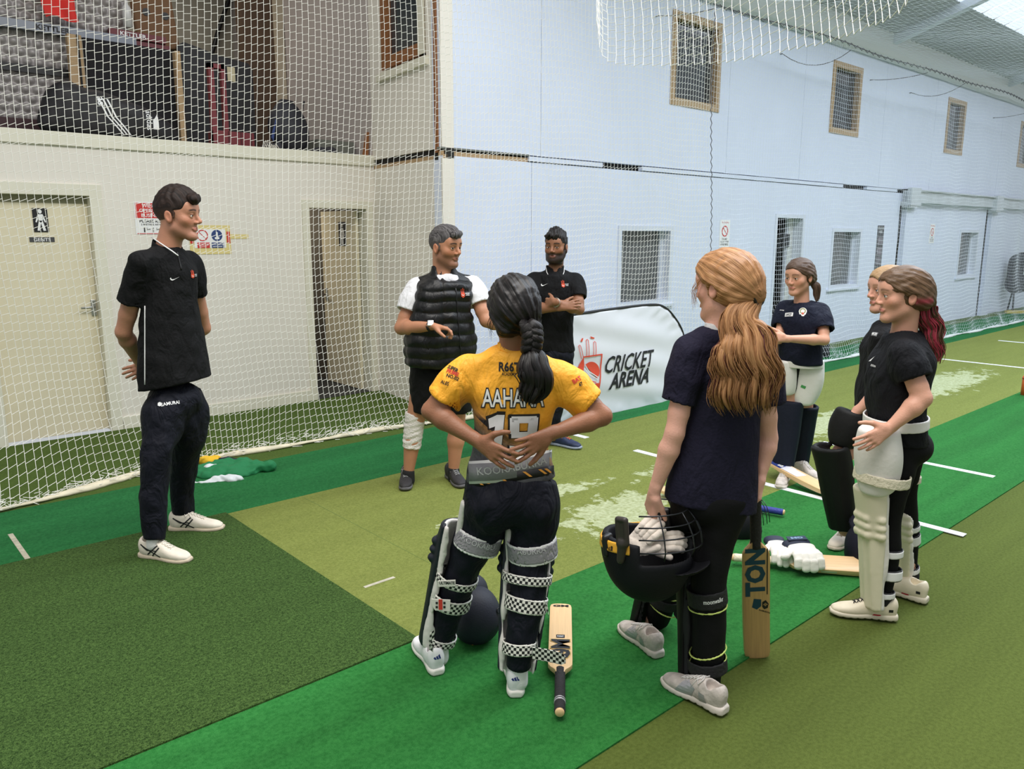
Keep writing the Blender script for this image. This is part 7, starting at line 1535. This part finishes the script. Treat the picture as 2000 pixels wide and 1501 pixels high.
pd = leg_pad(f, J(1648, 1028, .0), J(1632, 905, -.02), J(1622, 868, -.03), (-.75, -.66, 0), PBK, PLIN, w=.088, d=.064, rolls=False, off=.014, hcut=.03, rib=.0025)
shoe(f, f.Gd(1664, 1052), f.Gd(1628, 1073)+np.array([-.02, -.03, 0]), DIRTY, mat('pale_sole_black_edge', (208, 196, 178), .6), LACE_W, L=.265, marks=mk([[(-.03, -.02), (.03, -.02), (.03, .02), (-.03, .02)]], mat('gold_panel', (190, 150, 84), .5), 1, (.12, .05), 1.0, nm='gold_panel')); shoe(f, f.Gd(1756, 1052), f.Gd(1722, 1070), DIRTY, DSOLE, None, L=.265)

# ---- girl at the right, red hair ends, hand on hip
f = Fig(1722, 1192); f.root('person', 'person with red-tipped ponytail, hand on white thigh guard, cream leg pads', 'person'); f_cur = f
J = f.J; sk = (216, 162, 138); fd = unit([-1, .04, -.03]); R = frame(fd); s = .96; hc = J(1763, 576, 0); NB_ = J(1765, 645, .02)
S1, S2 = J(1766, 690, -.13), J(1760, 682, .15); E1, W1 = J(1802, 778, -.20), J(1737, 836, -.20); E2, W2 = J(1725, 770, .12), J(1700, 830, .10)
ops = head_ops(R, hc, s, fem=True)+[('u', RC(hc+R@np.array([0, -.026, -.05])*s, NB_+np.array([0, 0, -.02]), .046, .052), .03), ('u', EL(NB_+np.array([0, 0, -.14]), (.07, .10, .12)), .04)]
ops += arm(S1, E1, W1, .86, 1.1)+arm(S2, E2, W2, .82); H1 = J(1704, 858, -.21)-W1
ops += hand(W1, H1, (.1, 1, .0), (.1, 0, 1), .90, (8, 16, 12), 7, (.5, .7, .2))
k1, a1 = J(1738, 1015, -.06), J(1726, 1165, -.08); k2, a2 = J(1775, 1010, .14), J(1780, 1125, .20)
for hp, k_, a_ in ((J(1755, 880, -.05), k1, a1), (J(1778, 880, .08), k2, a2)): ops += [('u', RC(hp, k_, .036, .030), .03), ('u', RC(k_, a_, .030, .025), .02)]
body(f, ops, R, hc, s, head_cols(R, hc, s, sk, fem=True, lips=(190, 108, 104), brow=(110, 80, 60), ear=(220, 120, 110)), [hand_box(W1, H1, .95)]); eyes(f, R, hc, s, iris=(70, 80, 84))
TWO = hair_mat('brown_hair_red_ends', (70, 52, 38), (124, 96, 70), freq=80, bmp=.4, spec=.3, streak=(170, 58, 76))
tie = (.0, -.112, -.036); cap_hair(f, R, hc, s, TWO, tie, back=.022, side=.009, hl=.004, groove=.0013, seed=12, streakfn=lambda P: np.exp(-((P[:, 2]+.022)/.012)**2)*(P[:, 1] < .0)*(P[:, 1] > -.10)*.8); tw = hc+R@np.array(tie)*s
tail('pony_tail', f, [tw, J(1808, 600, .0), J(1818, 635, .0), J(1824, 675, -.01), J(1832, 715, -.02)], [.018, .040, .046, .042, .016], TWO, 60, 8, wave=.006, wl=.11, flat=.8, lock=.17, frizz=30, zfn=lambda rad, an, r_: float(r_.random() < .5))
MB().tube([tw+R@np.array([.022*math.cos(a), .0, .022*math.sin(a)]) for a in np.linspace(0, 6.28, 14, endpoint=False)], .006, 6, closed=True).build('hair_tie', BLACK, f.e, True)
BTE = mat('black_tee', (15, 16, 22), .8, bump=.3, bscale=80, spec=.25, fold=1.0); K = lambda L_, R_, y, dy=0, ra=1.25: f.K(L_, R_, y, dy, ra, 0)
sl1 = S1+(E1-S1)*.55; sl2 = S2+(E2-S2)*.6
sh = shirt(f, [K(1706, 1813, 868), K(1700, 1812, 840), K(1690, 1811, 790), K(1687, 1818, 745), K(1696, 1824, 705)], (1, 0, 0), [S1, S2], [(S1, sl1, .070, .066), (S2, sl2, .068, .064)], BTE, NB_, nr=.054, name='tee_shirt', shr=.050, wr=.0055, seed=71, post=[('s', HS(J(1760, 862, 0), (.05, 0, 1)))])
tr = tree_of(sh); view_decal('chest_flash', poly_mesh([[(-.5, -.3), (.1, -.2), (.5, .5), (.1, .15)]]), PIPE, sh, tr, 1702, 702, f, 16, step=.2); view_decal('lettering', norm_text('EDITION', 1, .22, .02), PIPE, sh, tr, 1706, 714, f, 18, step=.2)
K2 = lambda L_, R_, y, dy: f.K(L_, R_, y, dy, 1.0)
trousers(f, [[K2(1735, 1802, 850, -.04), K2(1728, 1796, 900, -.05), K2(1722, 1775, 960, -.06), K2(1718, 1762, 1015, -.06), K2(1718, 1760, 1070, -.07), K2(1716, 1744, 1150, -.08), K2(1716, 1742, 1176, -.08)],
             [K2(1750, 1812, 850, .05), K2(1756, 1803, 900, .08), K2(1756, 1792, 960, .11), K2(1756, 1794, 1010, .14), K2(1762, 1795, 1060, .17), K2(1766, 1792, 1120, .20)]], [(EL(J(1766, 868, .02), (.105, .14, .09)), 0)], LEG, 'leggings', .002, seed=29)
tguard(f, J(1715, 958, -.08), J(1722, 830, -.10), (-.75, -.66, 0), .088, .078, off=.02, wrp=.03)
CPAD = mat('cream_pad', (226, 218, 192), .5, bump=.1, bscale=40, var=.03, vscale=10); CB = mat('cream_velcro', (222, 214, 190), .8, bump=.5, bscale=80, var=.06, vscale=40)
cb, wb3, db3 = f.K(1685, 1813, 820, 0, 1.25, 0); strap(f, 'waist_belt', cb, unit([-.05, 0, 1]), wb3*1.03, db3*1.03, .045, WPAD, (1, 0, 0), .008); strap(f, 'thigh_strap', J(1722, 930, -.085), unit([.10, 0, 1]), .110, .120, .045, CB, (1, 0, 0), .006); lst(1752, 1800, 934, .11, .032, CB, unit([0, 0, 1]), 'thigh_strap')
leg_pad(f, J(1712, 1183, -.08), J(1714, 1020, -.06), J(1704, 950, -.06), (-1, -.12, 0), CPAD, LINW, w=.084, d=.064, off=.004, hcut=-.008, rib=.005); leg_pad(f, J(1768, 1145, .20), J(1766, 1020, .14), J(1766, 990, .13), (-1, -.12, 0), CPAD, LINW, w=.078, d=.05, off=.004, hcut=-.008, rib=.005)
BUCK = mat('black_edge', (30, 30, 32), .6)
for (a, b_, y, dy, h, t_) in ((1706, 1764, 1077, -.07, .030, k1-a1), (1704, 1762, 1118, -.075, .040, k1-a1), (1702, 1748, 1158, -.08, .026, k1-a1), (1758, 1797, 1028, .15, .028, k2-a2), (1758, 1798, 1050, .16, .048, k2-a2), (1760, 1796, 1110, .19, .028, k2-a2)):
    ax_ = unit(t_); so_ = st_ if a != 1706 else None; st_ = lst(a, b_, y, dy, h, WBIND, ax_, g=1.04); lst(a, b_, y, dy, h*1.25, BUCK, ax_, 'strap_edging', g=1.01)
view_decal('lettering', norm_text('NB', 1, .7, .03), INK, so_, tree_of(so_), 1782, 1049, f, 17, step=.3)
CSH = mat('cream_trainer', (226, 214, 190), .5, var=.06, vscale=16, bump=.1, bscale=60); RSO = mat('cream_red_sole', (216, 206, 186), .6)
RED = mat('red_sole_accent', (190, 44, 60), .5)
def acc(tr_): return mk([[(-.02, -.004), (.03, -.004), (.02, .010), (-.01, .010)]], RED, -1, (.10, .022), 1.0, nm='red_accent')(tr_)+mk([[(-.014, -.01), (.014, -.01), (.014, .01), (-.014, .01)]], INK, -1, (.035, .055), .7, nm='ankle_logo')(tr_)
shoe(f, f.Gd(1750, 1212), f.Gd(1634, 1200), CSH, RSO, mat('black_lace', (30, 28, 28), .7), L=.27, marks=acc, chunky=1.1); shoe(f, f.Gd(1810, 1180), f.Gd(1745, 1160), CSH, RSO, None, L=.27, marks=acc, chunky=1.1)
for a in (a1, a2): sculpt('sock', [('u', RC(a+np.array([0, 0, -.045]), a+np.array([0, 0, .01]), .034, .034))], .006, mat('black_sock', (26, 26, 28), .85), f.e)
F_RIGHT = f
# ------------------------------------------------------------------ bats
def axes_to(a, b): return unit(np.array(b)-np.array(a))
toe, top = onz(1478, 1282), F_RED.W(F_RED.J(1477, 968, .02)); d = toe-top
fwdv = np.array([math.cos(YAW), math.sin(YAW), 0]); L_ = np.linalg.norm(d)
e, b, y0 = bat('cricket_bat', 'upright used bat lettered in teal, held behind the red-haired player', WILLOW2, GRIPK, tuple(toe+np.array([0, 0, .004])), -fwdv+np.array([-.10, .05, 0]), d, s=.92)
face_text(e, 'TON', TEAL, -.006, .455, .245, .082, 90, .05); 
mk_z = lambda y: .0040+.010*1.2*(1-min(1, y/.35))**2
face_poly(e, [[(.040, .34), (.044, .34), (.044, .575), (.040, .575)]], INK); face_poly(e, [[(-.020, .275), (-.0, .262), (.018, .28), (.018, .315), (-.012, .32)]], TEAL, 'emblem'); face_poly(e, [[(.022, .275), (.030, .262), (.044, .268), (.048, .29), (.036, .31), (.022, .30)]], INK, 'emblem'); face_text(e, 'SG', WILLOW2, .035, .287, .014, .014, 45, .03); face_text(e, 'PLAYER EDITION', INK, .032, .25, .05, .007, -25)
mb = MB()
for t in np.linspace(-.01, .02, 2): mb.tube([(-.018, t, .004), (.018, t, .004)], .001, 4)
toe, hd = onz(1095, 1205), onz(1093, 1408); d = toe-hd; sc_ = .766/.885
e, b, y0 = bat('cricket_bat', 'clean pale bat lying face up, black grip towards the camera', WILLOW, GRIPK, (toe[0], toe[1], .052*sc_+.008), (0, 0, 1), d, s=sc_*1.0)
for (p, m_) in (([(-.045, .42), (.045, .40), (.045, .375), (-.045, .40)], INK), ([(-.046, .385), (.046, .345), (.046, .315), (-.010, .345), (.046, .295), (.046, .27), (-.046, .33)], INK)): pass
face_text(e, 'GM', GOLD, 0, .425, .180, .096, -90, .045, 'lettering_outline'); o = face_text(e, 'GM', INK, 0, .425, .172, .088, -90, .022); o.location = (0, 0, .0006)
face_poly(e, [[(.044*math.cos(a)-.0, .455+.032*math.sin(a)), (.044*math.cos(a+.35), .455+.032*math.sin(a+.35)), (.026*math.cos(a+.35), .455+.016*math.sin(a+.35)), (.026*math.cos(a), .455+.016*math.sin(a))] for a in np.arange(.2, 5.4, .35)], INK, 'logo_ring', .0044)
face_poly(e, [[(-.024, .51), (.024, .51), (.024, .545), (-.024, .545)]], INK, 'name_panel'); face_poly(e, [[(-.02, .295), (.02, .295), (.02, .325), (-.02, .325)]], INK, 'name_panel'); face_text(e, 'PURIST', SIGNW, 0, .31, .03, .009, 180); face_text(e, 'GUNN', PALE, 0, .527, .034, .010, 180); face_text(e, 'GM', INK, 0, .024, .078, .020, 180, .05)
face_poly(e, [[(.038+.007*math.cos(a), .53+.007*math.sin(a)) for a in np.linspace(0, 6.28, 10, endpoint=False)]], INK, 'round_sticker')
MB().tube([(0, y0+.235, -.014), (0, y0+.242, -.014)], .0245, 14).tube([(0, y0+.222, -.014), (0, y0+.226, -.014)], .0240, 14).build('silver_band', SILVM, e, True)
hd, mid = onz(1430, 1107), onz(1690, 1126); d = unit(mid-hd); toe = hd+d*.80
CGR = mat('cream_grip', (224, 214, 188), .7, bump=.4, bscale=80)
e, b, y0 = bat('cricket_bat', 'pale bat lying flat with cream grip, white gloves resting on it', WILLOW, CGR, (toe[0], toe[1], .062), (-.25, -.42, 1), d, s=.91)
MB().tube([(0, y0+.0, -.014), (0, y0+.035, -.014)], [.0245, .0235], 12).build('black_band', INK, e, True)
WST = mat('lilac_white_sticker', (214, 212, 224), .5); face_poly(e, [[(-.05, .40), (.05, .40), (.05, .54), (-.05, .54)]], WST, 'sticker')
face_text(e, 'GM', INK, .0, .45, .10, .05, -90, .0); MB().box((-.0555, .34, -.022), (-.0548, .42, -.010)).build('edge_sticker', mat('sage_sticker', (190, 200, 170), .6), e); MB().box((-.0555, .44, -.022), (-.0548, .52, -.010)).build('edge_sticker', mat('sage_sticker', (190, 200, 170), .6), e)
sh_ = onz(1500, 932)+np.array([0, 0, .09]); toe = onz(1632, 978); d = unit(toe-sh_); toe = np.array([toe[0], toe[1], .045])
e, b, y0 = bat('cricket_bat', 'bat with blue face stickers, lying propped between the girls at the back', WILLOW, GRIPK, tuple(toe), (-.2, -.45, 1), d, s=.94)
BLUS = mat('blue_sticker', (44, 62, 130), .5); face_poly(e, [[(-.05, .50), (.05, .50), (.05, .57), (-.05, .57)], [(-.05, .45), (.02, .45), (.02, .50), (-.05, .50)]], BLUS, 'blue_sticker'); face_poly(e, [[(-.045, .30), (.03, .28), (.03, .45), (-.045, .45)]], WST, 'white_sticker'); face_text(e, 'BB', SIGNW, -.015, .475, .04, .03, -90, .04, ); face_text(e, 'MASURI', SIGNW, .035, .42, .08, .014, 90, .02)
toe, hd = onz(1292, 970), onz(1530, 1012); d = toe-hd; 
e, b, y0 = bat('cricket_bat', 'bat with blue ribbed grip, mostly hidden behind the red-haired player', WILLOW, mat('blue_rubber_grip', (42, 54, 140), .6, bump=.4, bscale=80), (toe[0], toe[1], .050), (0, -.1, 1), d, s=.762/.885)

# ------------------------------------------------------------------ helmets
VIEWR = RLW
def vf(y, z): z = unit(z); y = unit(np.array(y)-z*(np.array(y)@z)); return RLW@np.stack([np.cross(y, z), y, z], 1)
fo = Fig(930, 1250)
R_ = vf((-.45, .55, .75), (.55, -.62, .42)); c = fo.W(fo.J(931, 1198, .0))
e, sh = helmet('cricket_helmet', 'navy helmet on its side on the carpet, behind the yellow-shirted player', tuple(c), R_, .86, shell=mat('grey_navy_cloth', (36, 39, 50), .6, bump=.1, bscale=120, spec=.35))
for a in ((.045, -.075, .095), (.045, -.01, .118)):
    mb = MB(); pts = [np.array(a)+np.array([.011*math.cos(t), .011*math.sin(t), .0]) for t in np.linspace(0, 6.28, 12, endpoint=False)]; o = mb.tube(pts, .003, 6, closed=True).build('vent_ring', BLACK, e, True)
sculpt('yellow_badge', [('u', BX((0, -.125, -.045), (.05, .012, .018), r=.004))], .004, mat('yellow_badge', (236, 176, 50), .5), e)
fo = Fig(1378, 1340); fo = F_RED
R_ = vf((.86, -.30, .14), (.08, -.06, -1)); c = fo.W(fo.J(1264, 1082, -.02))
NSH2 = mat('black_navy_cloth', (12, 13, 19), .7, bump=.1, bscale=120, spec=.3)
e, sh = helmet('cricket_helmet', 'navy helmet carried upside down with white gloves stuffed inside', tuple(c), R_, 1.14, shell=NSH2, crown=.150, rim=-.062)
ts = tree_of(sh)
BDG = mat('amber_rubber_badge', (240, 176, 56), .5)
bd = sculpt('amber_badge', [('u', LOFT([((0, -.01, -.070), .116, .133), ((0, -.01, -.036), .120, .138)], (1, 0, 0), 2, .004)), ('s', LOFT([((0, -.01, -.09), .108, .125), ((0, -.01, -.02), .112, .130)], (1, 0, 0), 2, 0)), ('s', HS((0, -.03, 0), (0, -1, 0))), ], .004, BDG, e)
tb_ = tree_of(bd)
for q in (-1, 1):
    me = norm_text('MASURI', .062, .015, .02); decal('lettering', me, INK, bd, tb_, (q*.13, -.115, -.053), (q*-.45*-1, q*1.0*1, 0) if False else (-q*0+(-.45 if q < 0 else .45)*-1*q, q*-0.0+(-.9 if q < 0 else .9), 0), (0, 0, 1), lift=.0012, backoff=.06)
sg = sculpt('stem_guard', [('u', BX((-.118, -.048, -.112), (.010, .022, .046), rotm((0, 0, 1), 20), r=.010)), ('s', BX((-.130, -.051, -.116), (.006, .011, .029), rotm((0, 0, 1), 20), r=.003)), ('u', RC((-.115, -.050, -.07), (-.112, -.060, -.02), .016, .012), .01)], .004, mat('brown_black_plastic', (52, 46, 42), .45), e)
sculpt('side_guard', [('u', BX((-.065, -.108, -.050), (.022, .010, .036), rotm((0, 0, 1), 20), r=.009))], .005, BLACK, e)
sculpt('ear_guard', [('u', BX((.105, .03, -.075), (.012, .035, .045), r=.010))], .005, BLACK, e)
fo = Fig(1452, 1046); R_ = vf((.90, -.25, .10), (-.30, .05, .95)); R_ = vf((.35, .25, .85), (-.85, -.40, -.05))
e, sh = helmet('cricket_helmet', 'dark helmet on the carpet with its grille behind the upright bat', tuple(fo.W(fo.J(1444, 1022, .02))), R_, .92, shell=NSH2)
sculpt('gold_badge', [('u', BX((-.10, .06, -.03), (.016, .03, .02), r=.004))], .004, mat('yellow_badge', (236, 176, 50), .5), e)
MB().box((-.125, .045, -.035), (-.119, .075, -.010)).build('white_label', SIGNW, e)
fo = Fig(1697, 1110); R_ = vf((.25, .9, .35), (-.30, -.75, .60))
e, sh = helmet('cricket_helmet', 'rounded navy helmet on the carpet behind the cream pad', tuple(fo.W(fo.J(1695, 1070, .02))), R_, .98, shell=mat('deep_navy_cloth', (14, 14, 32), .7, spec=.3), grille=False)

# ------------------------------------------------------------------ gloves
def gl(px, py, z, y_, z_, s, label, dy=0, fig=None, cm=None, m=None, grp=None):
    p = onz(px, py, z) if fig is None else fig.W(fig.J(px, py, dy)); return glove('batting_glove', label, tuple(p), vf(y_, z_), s, grp, m, cm)
g0_ = gl(1520, 1076, .075, (-.05, -1, -.05), (.0, -.1, 1), .80, 'white batting glove nearest the upright bat, on the pale bat')
g_ = gl(1568, 1084, .085, (.10, -1, -.05), (.0, -.15, 1), .80, 'white sausage-fingered batting glove with blue tag, on the pale bat')
o = MB().box((-.035, -.13, .046), (.035, -.085, .050)).build('wrist_tag', mat('steel_blue_tag', (52, 66, 88), .6), g_); face = norm_text('GM', .045, .022, .04)
for v in face.vertices: v.co = Vector((v.co.x, v.co.y-.107, .0508))
link('lettering', face, mat('pale_blue_print', (140, 170, 200), .5), o)
g0_.matrix_world = g0_.matrix_world@Matrix.Diagonal((1.25, 1, 1.15, 1)); g_.matrix_world = g_.matrix_world@Matrix.Diagonal((1.75, .95, 1.3, 1))
STN = mat('stained_glove_leather', (226, 214, 202), .65, var=.10, vscale=14, bump=.3, bscale=50)
gl(1252, 1056, 0, (.5, -.2, .8), (-.4, -.8, .3), .80, 'soiled glove stuffed upright in the held helmet', -.02, F_RED, STN, STN); gl(1290, 1062, 0, (.9, -.1, .15), (-.2, -.75, .6), .72, 'soiled glove lying along the rim of the held helmet', .0, F_RED, STN, STN)

# ------------------------------------------------------------------ white pop-up banner
fb = Fig(1197, 811); fb.root('pop_up_banner', 'white oval pop-up banner with black rim, orange logo and bold italic lettering', 'banner')
BY = 4.73
def BP(px, py, off=0.0): p = ony(px, py, BY); p[1] -= off; return RLW.T@(p-fb.G)
outl = [(1085, 620), (1116, 615), (1190, 604), (1270, 595), (1298, 600), (1318, 621), (1333, 649), (1339, 690), (1334, 735), (1320, 770), (1295, 788), (1245, 799), (1197, 808), (1140, 820), (1100, 826), (1078, 820), (1064, 795), (1058, 740), (1058, 680), (1066, 640)]
O = np.array([BP(*p) for p in outl]); nS = 80; O = np.vstack([O[-1:], O, O[:2]]); seg = []
for i in range(nS):
    t = i/nS*(len(outl)); j = int(t); u = t-j; a, b_, c_, d_ = O[j], O[j+1], O[(j+2) if j+2 < len(O) else j+2-len(outl)], O[(j+3) if j+3 < len(O) else j+3-len(outl)]; seg.append(.5*((2*b_)+(c_-a)*u+(2*a-5*b_+4*c_-d_)*u*u+(3*b_-a-3*c_+d_)*u**3))
seg = np.array(seg); cen = seg.mean(0); nY = RLW.T@np.array([0, -1., 0]); V = []; nR = 22
for k in range(nR+1):
    t = k/nR
    for i in range(nS):
        p = cen+(seg[i]-cen)*t; al = (p-cen)@(RLW.T@np.array([1., 0, 0])); h_ = p[2]-cen[2]
        V.append(p+nY*(.02*math.cos(t*math.pi/2)+.008*math.sin(h_*22+al*5)*t*(1-t)*3+.012*math.sin(al*4+h_*3)*math.sin(t*3.1)+.008*(t > .8)*math.sin(i*1.9)*math.sin((t-.8)*15)))
V = np.array(V); V[:nS] = V[:nS].mean(0); Fc = [(k*nS+i, k*nS+(i+1) % nS, (k+1)*nS+(i+1) % nS, (k+1)*nS+i) for k in range(nR) for i in range(nS)]
me = mesh_vf('banner_sheet', V, Fc); bsh = link('banner_sheet', me, mat('white_satin_fabric', (222, 224, 232), .5, bump=.08, bscale=6), fb.e, True); so = bsh.modifiers.new('thickness', 'SOLIDIFY'); so.thickness = .012; so.offset = 0
MB().tube(list(seg), .013, 8, closed=True).build('rim', mat('black_binding', (24, 24, 26), .6), fb.e, True)
bt_ = tree_of(bsh); INKB = mat('near_black_print', (26, 28, 34), .6)
def bd(nm, me, m_, px, py, w, rot=0, lift=.013, asp=1.0): return view_decal(nm, me, m_, bsh, bt_, px, py, fb, w, lift=lift, step=.035, rot=rot, aspect=asp)
sqz = 1/ .80
def bt2(body, px, py, w, h, bold): me = norm_text(body, 1.0*1.27, h/w, bold, .35); return bd('lettering', me, INKB, px, py, w*1.27)
bt2('CRICKET', 1231, 705, 114, 33, .014); bt2('ARENA', 1227, 738, 92, 31, .030)
ORB = mat('logo_orange_red', (224, 78, 56), .55)
zp = lambda L: [((x-262)/200*1.27, -(y-1090)/200-(x-262)*.0009) for x, y in L]
def wid(polys): a = [x for p in polys for x, _ in p]; return (max(a)-min(a))*200*.2797
def bput(nm, polys, m_, lift=.009):
    P = [zp(p) for p in polys]; xs = [x for p in P for x, _ in p]; ys = [y for p in P for _, y in p]; cx_, cy_ = (max(xs)+min(xs))/2, (max(ys)+min(ys))/2
    xs0 = [x for p in polys for x, _ in p]; ys0 = [y for p in polys for _, y in p]; px, py = 1080+(max(xs0)+min(xs0))/2*.2797, 420+(max(ys0)+min(ys0))/2*.2797
    me = poly_mesh([[(x-cx_, y-cy_) for x, y in p] for p in P]); view_decal(nm, me, m_, bsh, bt_, px, py, fb, (max(xs)-min(xs))*200*.2797, lift=lift+.004, step=.04)
bput('shield', stroke([(200, 1005), (338, 980), (335, 1140), (325, 1228)], 9)+[[(255, 1215), (325, 1238), (328, 1185), (300, 1185)]]+[[(200, 1005), (150, 1095), (195, 1150), (210, 1060)]], ORB)
bput('ball', [[(262+62*math.cos(t), 1088+66*math.sin(t)) for t in np.linspace(-2.5, .9, 16)]], ORB, .0095)
bput('ball_seam', stroke([(196, 1100), (235, 1150), (300, 1165)], 6)+stroke([(200, 1120), (240, 1175), (300, 1190)], 5), ORB, .0095); bput('seam_line', stroke([(215, 1050), (240, 1090), (310, 1130)], 6)+stroke([(207, 1070), (240, 1110), (310, 1145)], 5), mat('white_print', (232, 232, 232), .55), .012)
for a, b_ in (((205, 1000), (178, 915)), ((240, 990), (236, 875)), ((286, 985), (288, 890))):
    w_ = 9; bput('stump', stroke([(a[0]-w_, a[1]), (b_[0]-w_, b_[1])], 4)+stroke([(a[0]+w_, a[1]), (b_[0]+w_, b_[1])], 4)+stroke([(b_[0]-w_, b_[1]), (b_[0], b_[1]-8), (b_[0]+w_, b_[1])], 4), ORB)
bput('bail', [[(184, 880), (196, 858), (208, 858), (196, 886)]], ORANGE); bput('bail', [[(252, 846), (284, 852), (284, 862), (256, 860)]], ORANGE)

# ------------------------------------------------------------------ shed clothing by the net
GRN = mat('green_bib_cloth', (24, 116, 68), .8, bump=.3, bscale=50); fc_ = Fig(445, 925)
def cloth(nm, label, cx_, cy_, ang, sx, sy, m_, h=.04, seed=1, extra=(), cat='clothing', z0=0.0, k=1.0):
    fo = Fig(cx_, cy_); fo.root(nm, label, cat); r = rotm((0, 0, 1), ang); g = np.random.default_rng(seed)
    ops = [('u', EL((0, 0, h*.25+z0), (sx, sy, h*.55), r))]
    for i in range(9): a = g.random()*6.28; t = (.3+.6*g.random()); p = r@np.array([sx*t*math.cos(a), sy*t*math.sin(a), h*.3+z0]); q = p+r@np.array([sx*.35*g.normal(), sy*.35*g.normal(), h*.2]); ops.append(('u', RC(p, q, h*.45, h*.30), .02))
    ops += [('w', wrinkle(.010*k, 42, seed)), ('w', wrinkle(.005*k, 95, seed+1)), ('i', HS((0, 0, .004), (0, 0, -1)), .003)]
    sculpt('crumpled_cloth', ops+list(extra), .007, m_, fo.e); return fo
c1 = cloth('green_shirt', 'crumpled green sports shirt on the carpet by the net, behind the young man', 448, 922, 18, .25, .17, GRN, .085, 3)
ct = tree_of(c1.e.children[0])
for px, py, P_ in ((440, 939, [(-.5, -.2), (.3, -.1), (.5, .18), (.2, .25), (-.3, .05)]), (425, 928, [(-.5, -.1), (.4, .0), (.5, .2), (-.2, .15)])): pass
cloth('white_shirt', 'white garment at the front edge of the green crumpled shirt', 432, 940, 14, .16, .035, mat('white_cloth', (214, 218, 220), .8, bump=.3, bscale=50), .028, 6)
cloth('white_garment', 'small white cloth lying across the middle of the green shirt', 418, 926, 20, .075, .03, mat('white_cloth', (214, 218, 220), .8), .03, 16, z0=.035)
cloth('yellow_bib', 'yellow bib bunched up behind the green shirt by the net', 412, 905, 10, .055, .045, mat('yellow_cloth', (226, 180, 40), .8, bump=.3, bscale=50), .07, 8)
cloth('navy_top', 'navy top bunched between the yellow bib and the green shirt', 448, 906, 5, .13, .05, mat('navy_cloth', (26, 30, 48), .8, bump=.3, bscale=50), .06, 11)

# ------------------------------------------------------------------ far equipment
fo = Fig(1998, 772); fo.root('marker_post', 'short orange marker post at the right edge of the picture', 'marker')
MB().tube([(0.02, 0, 0), (.02, 0, .20), (.02, 0, .21)], [.042, .040, .03], 16).build('post', mat('orange_plastic', (206, 96, 40), .5), fo.e, True); MB().tube([(.02, 0, .175), (.02, 0, .19)], .044, 16).build('collar', mat('dark_orange', (150, 60, 24), .5), fo.e, True)
fo = Fig(1981, 610); fo.root('ball_machine', 'black covered machine on a tripod beyond the net at the far right', 'machine')
z_ = lambda py: fo.J(1981, py)[2]; 
sculpt('black_cover', [('u', RC((0, 0, z_(510)), (0, 0, z_(552)), .20, .23)), ('w', wrinkle(.02, 12, 3))], .03, mat('black_cover', (26, 26, 30), .6), fo.e)
mb = [((-.10, -.05), (-.20, -.25)), ((.1, -.05), (.22, -.2)), ((0, .1), (0, .25))]
for (a, b_) in mb: MB().cyl((a[0], a[1], z_(552)), (b_[0], b_[1], 0.02), .018, 8).build('leg', BLACK, fo.e, True)
for z0_ in (z_(527), z_(535)): MB().box((-.06, -.262, z0_), (.02, -.235, z0_+.06)).build('white_label', SIGNW, fo.e)
o = slab('yellow_rail', mat('yellow_paint', (196, 176, 80), .6), (-.35, -.3, .01), (.35, -.22, .07), fo.e)
fo = Fig(1618, 703); fo.root('kit_bag', 'small dark mesh bag on the carpet beyond the net, by the county player', 'bag')
sculpt('mesh_bag', [('u', BX((0, .25, .10), (.085, .07, .10), r=.03)), ('w', wrinkle(.012, 30, 3))], .014, mat('dark_mesh', (26, 30, 34), .7, var=.4, vscale=60), fo.e); MB().tube([(-.05, .20, .18), (-.03, .19, .25), (.03, .19, .25), (.05, .20, .18)], .008, 6).build('handle', BLACK, fo.e, True)
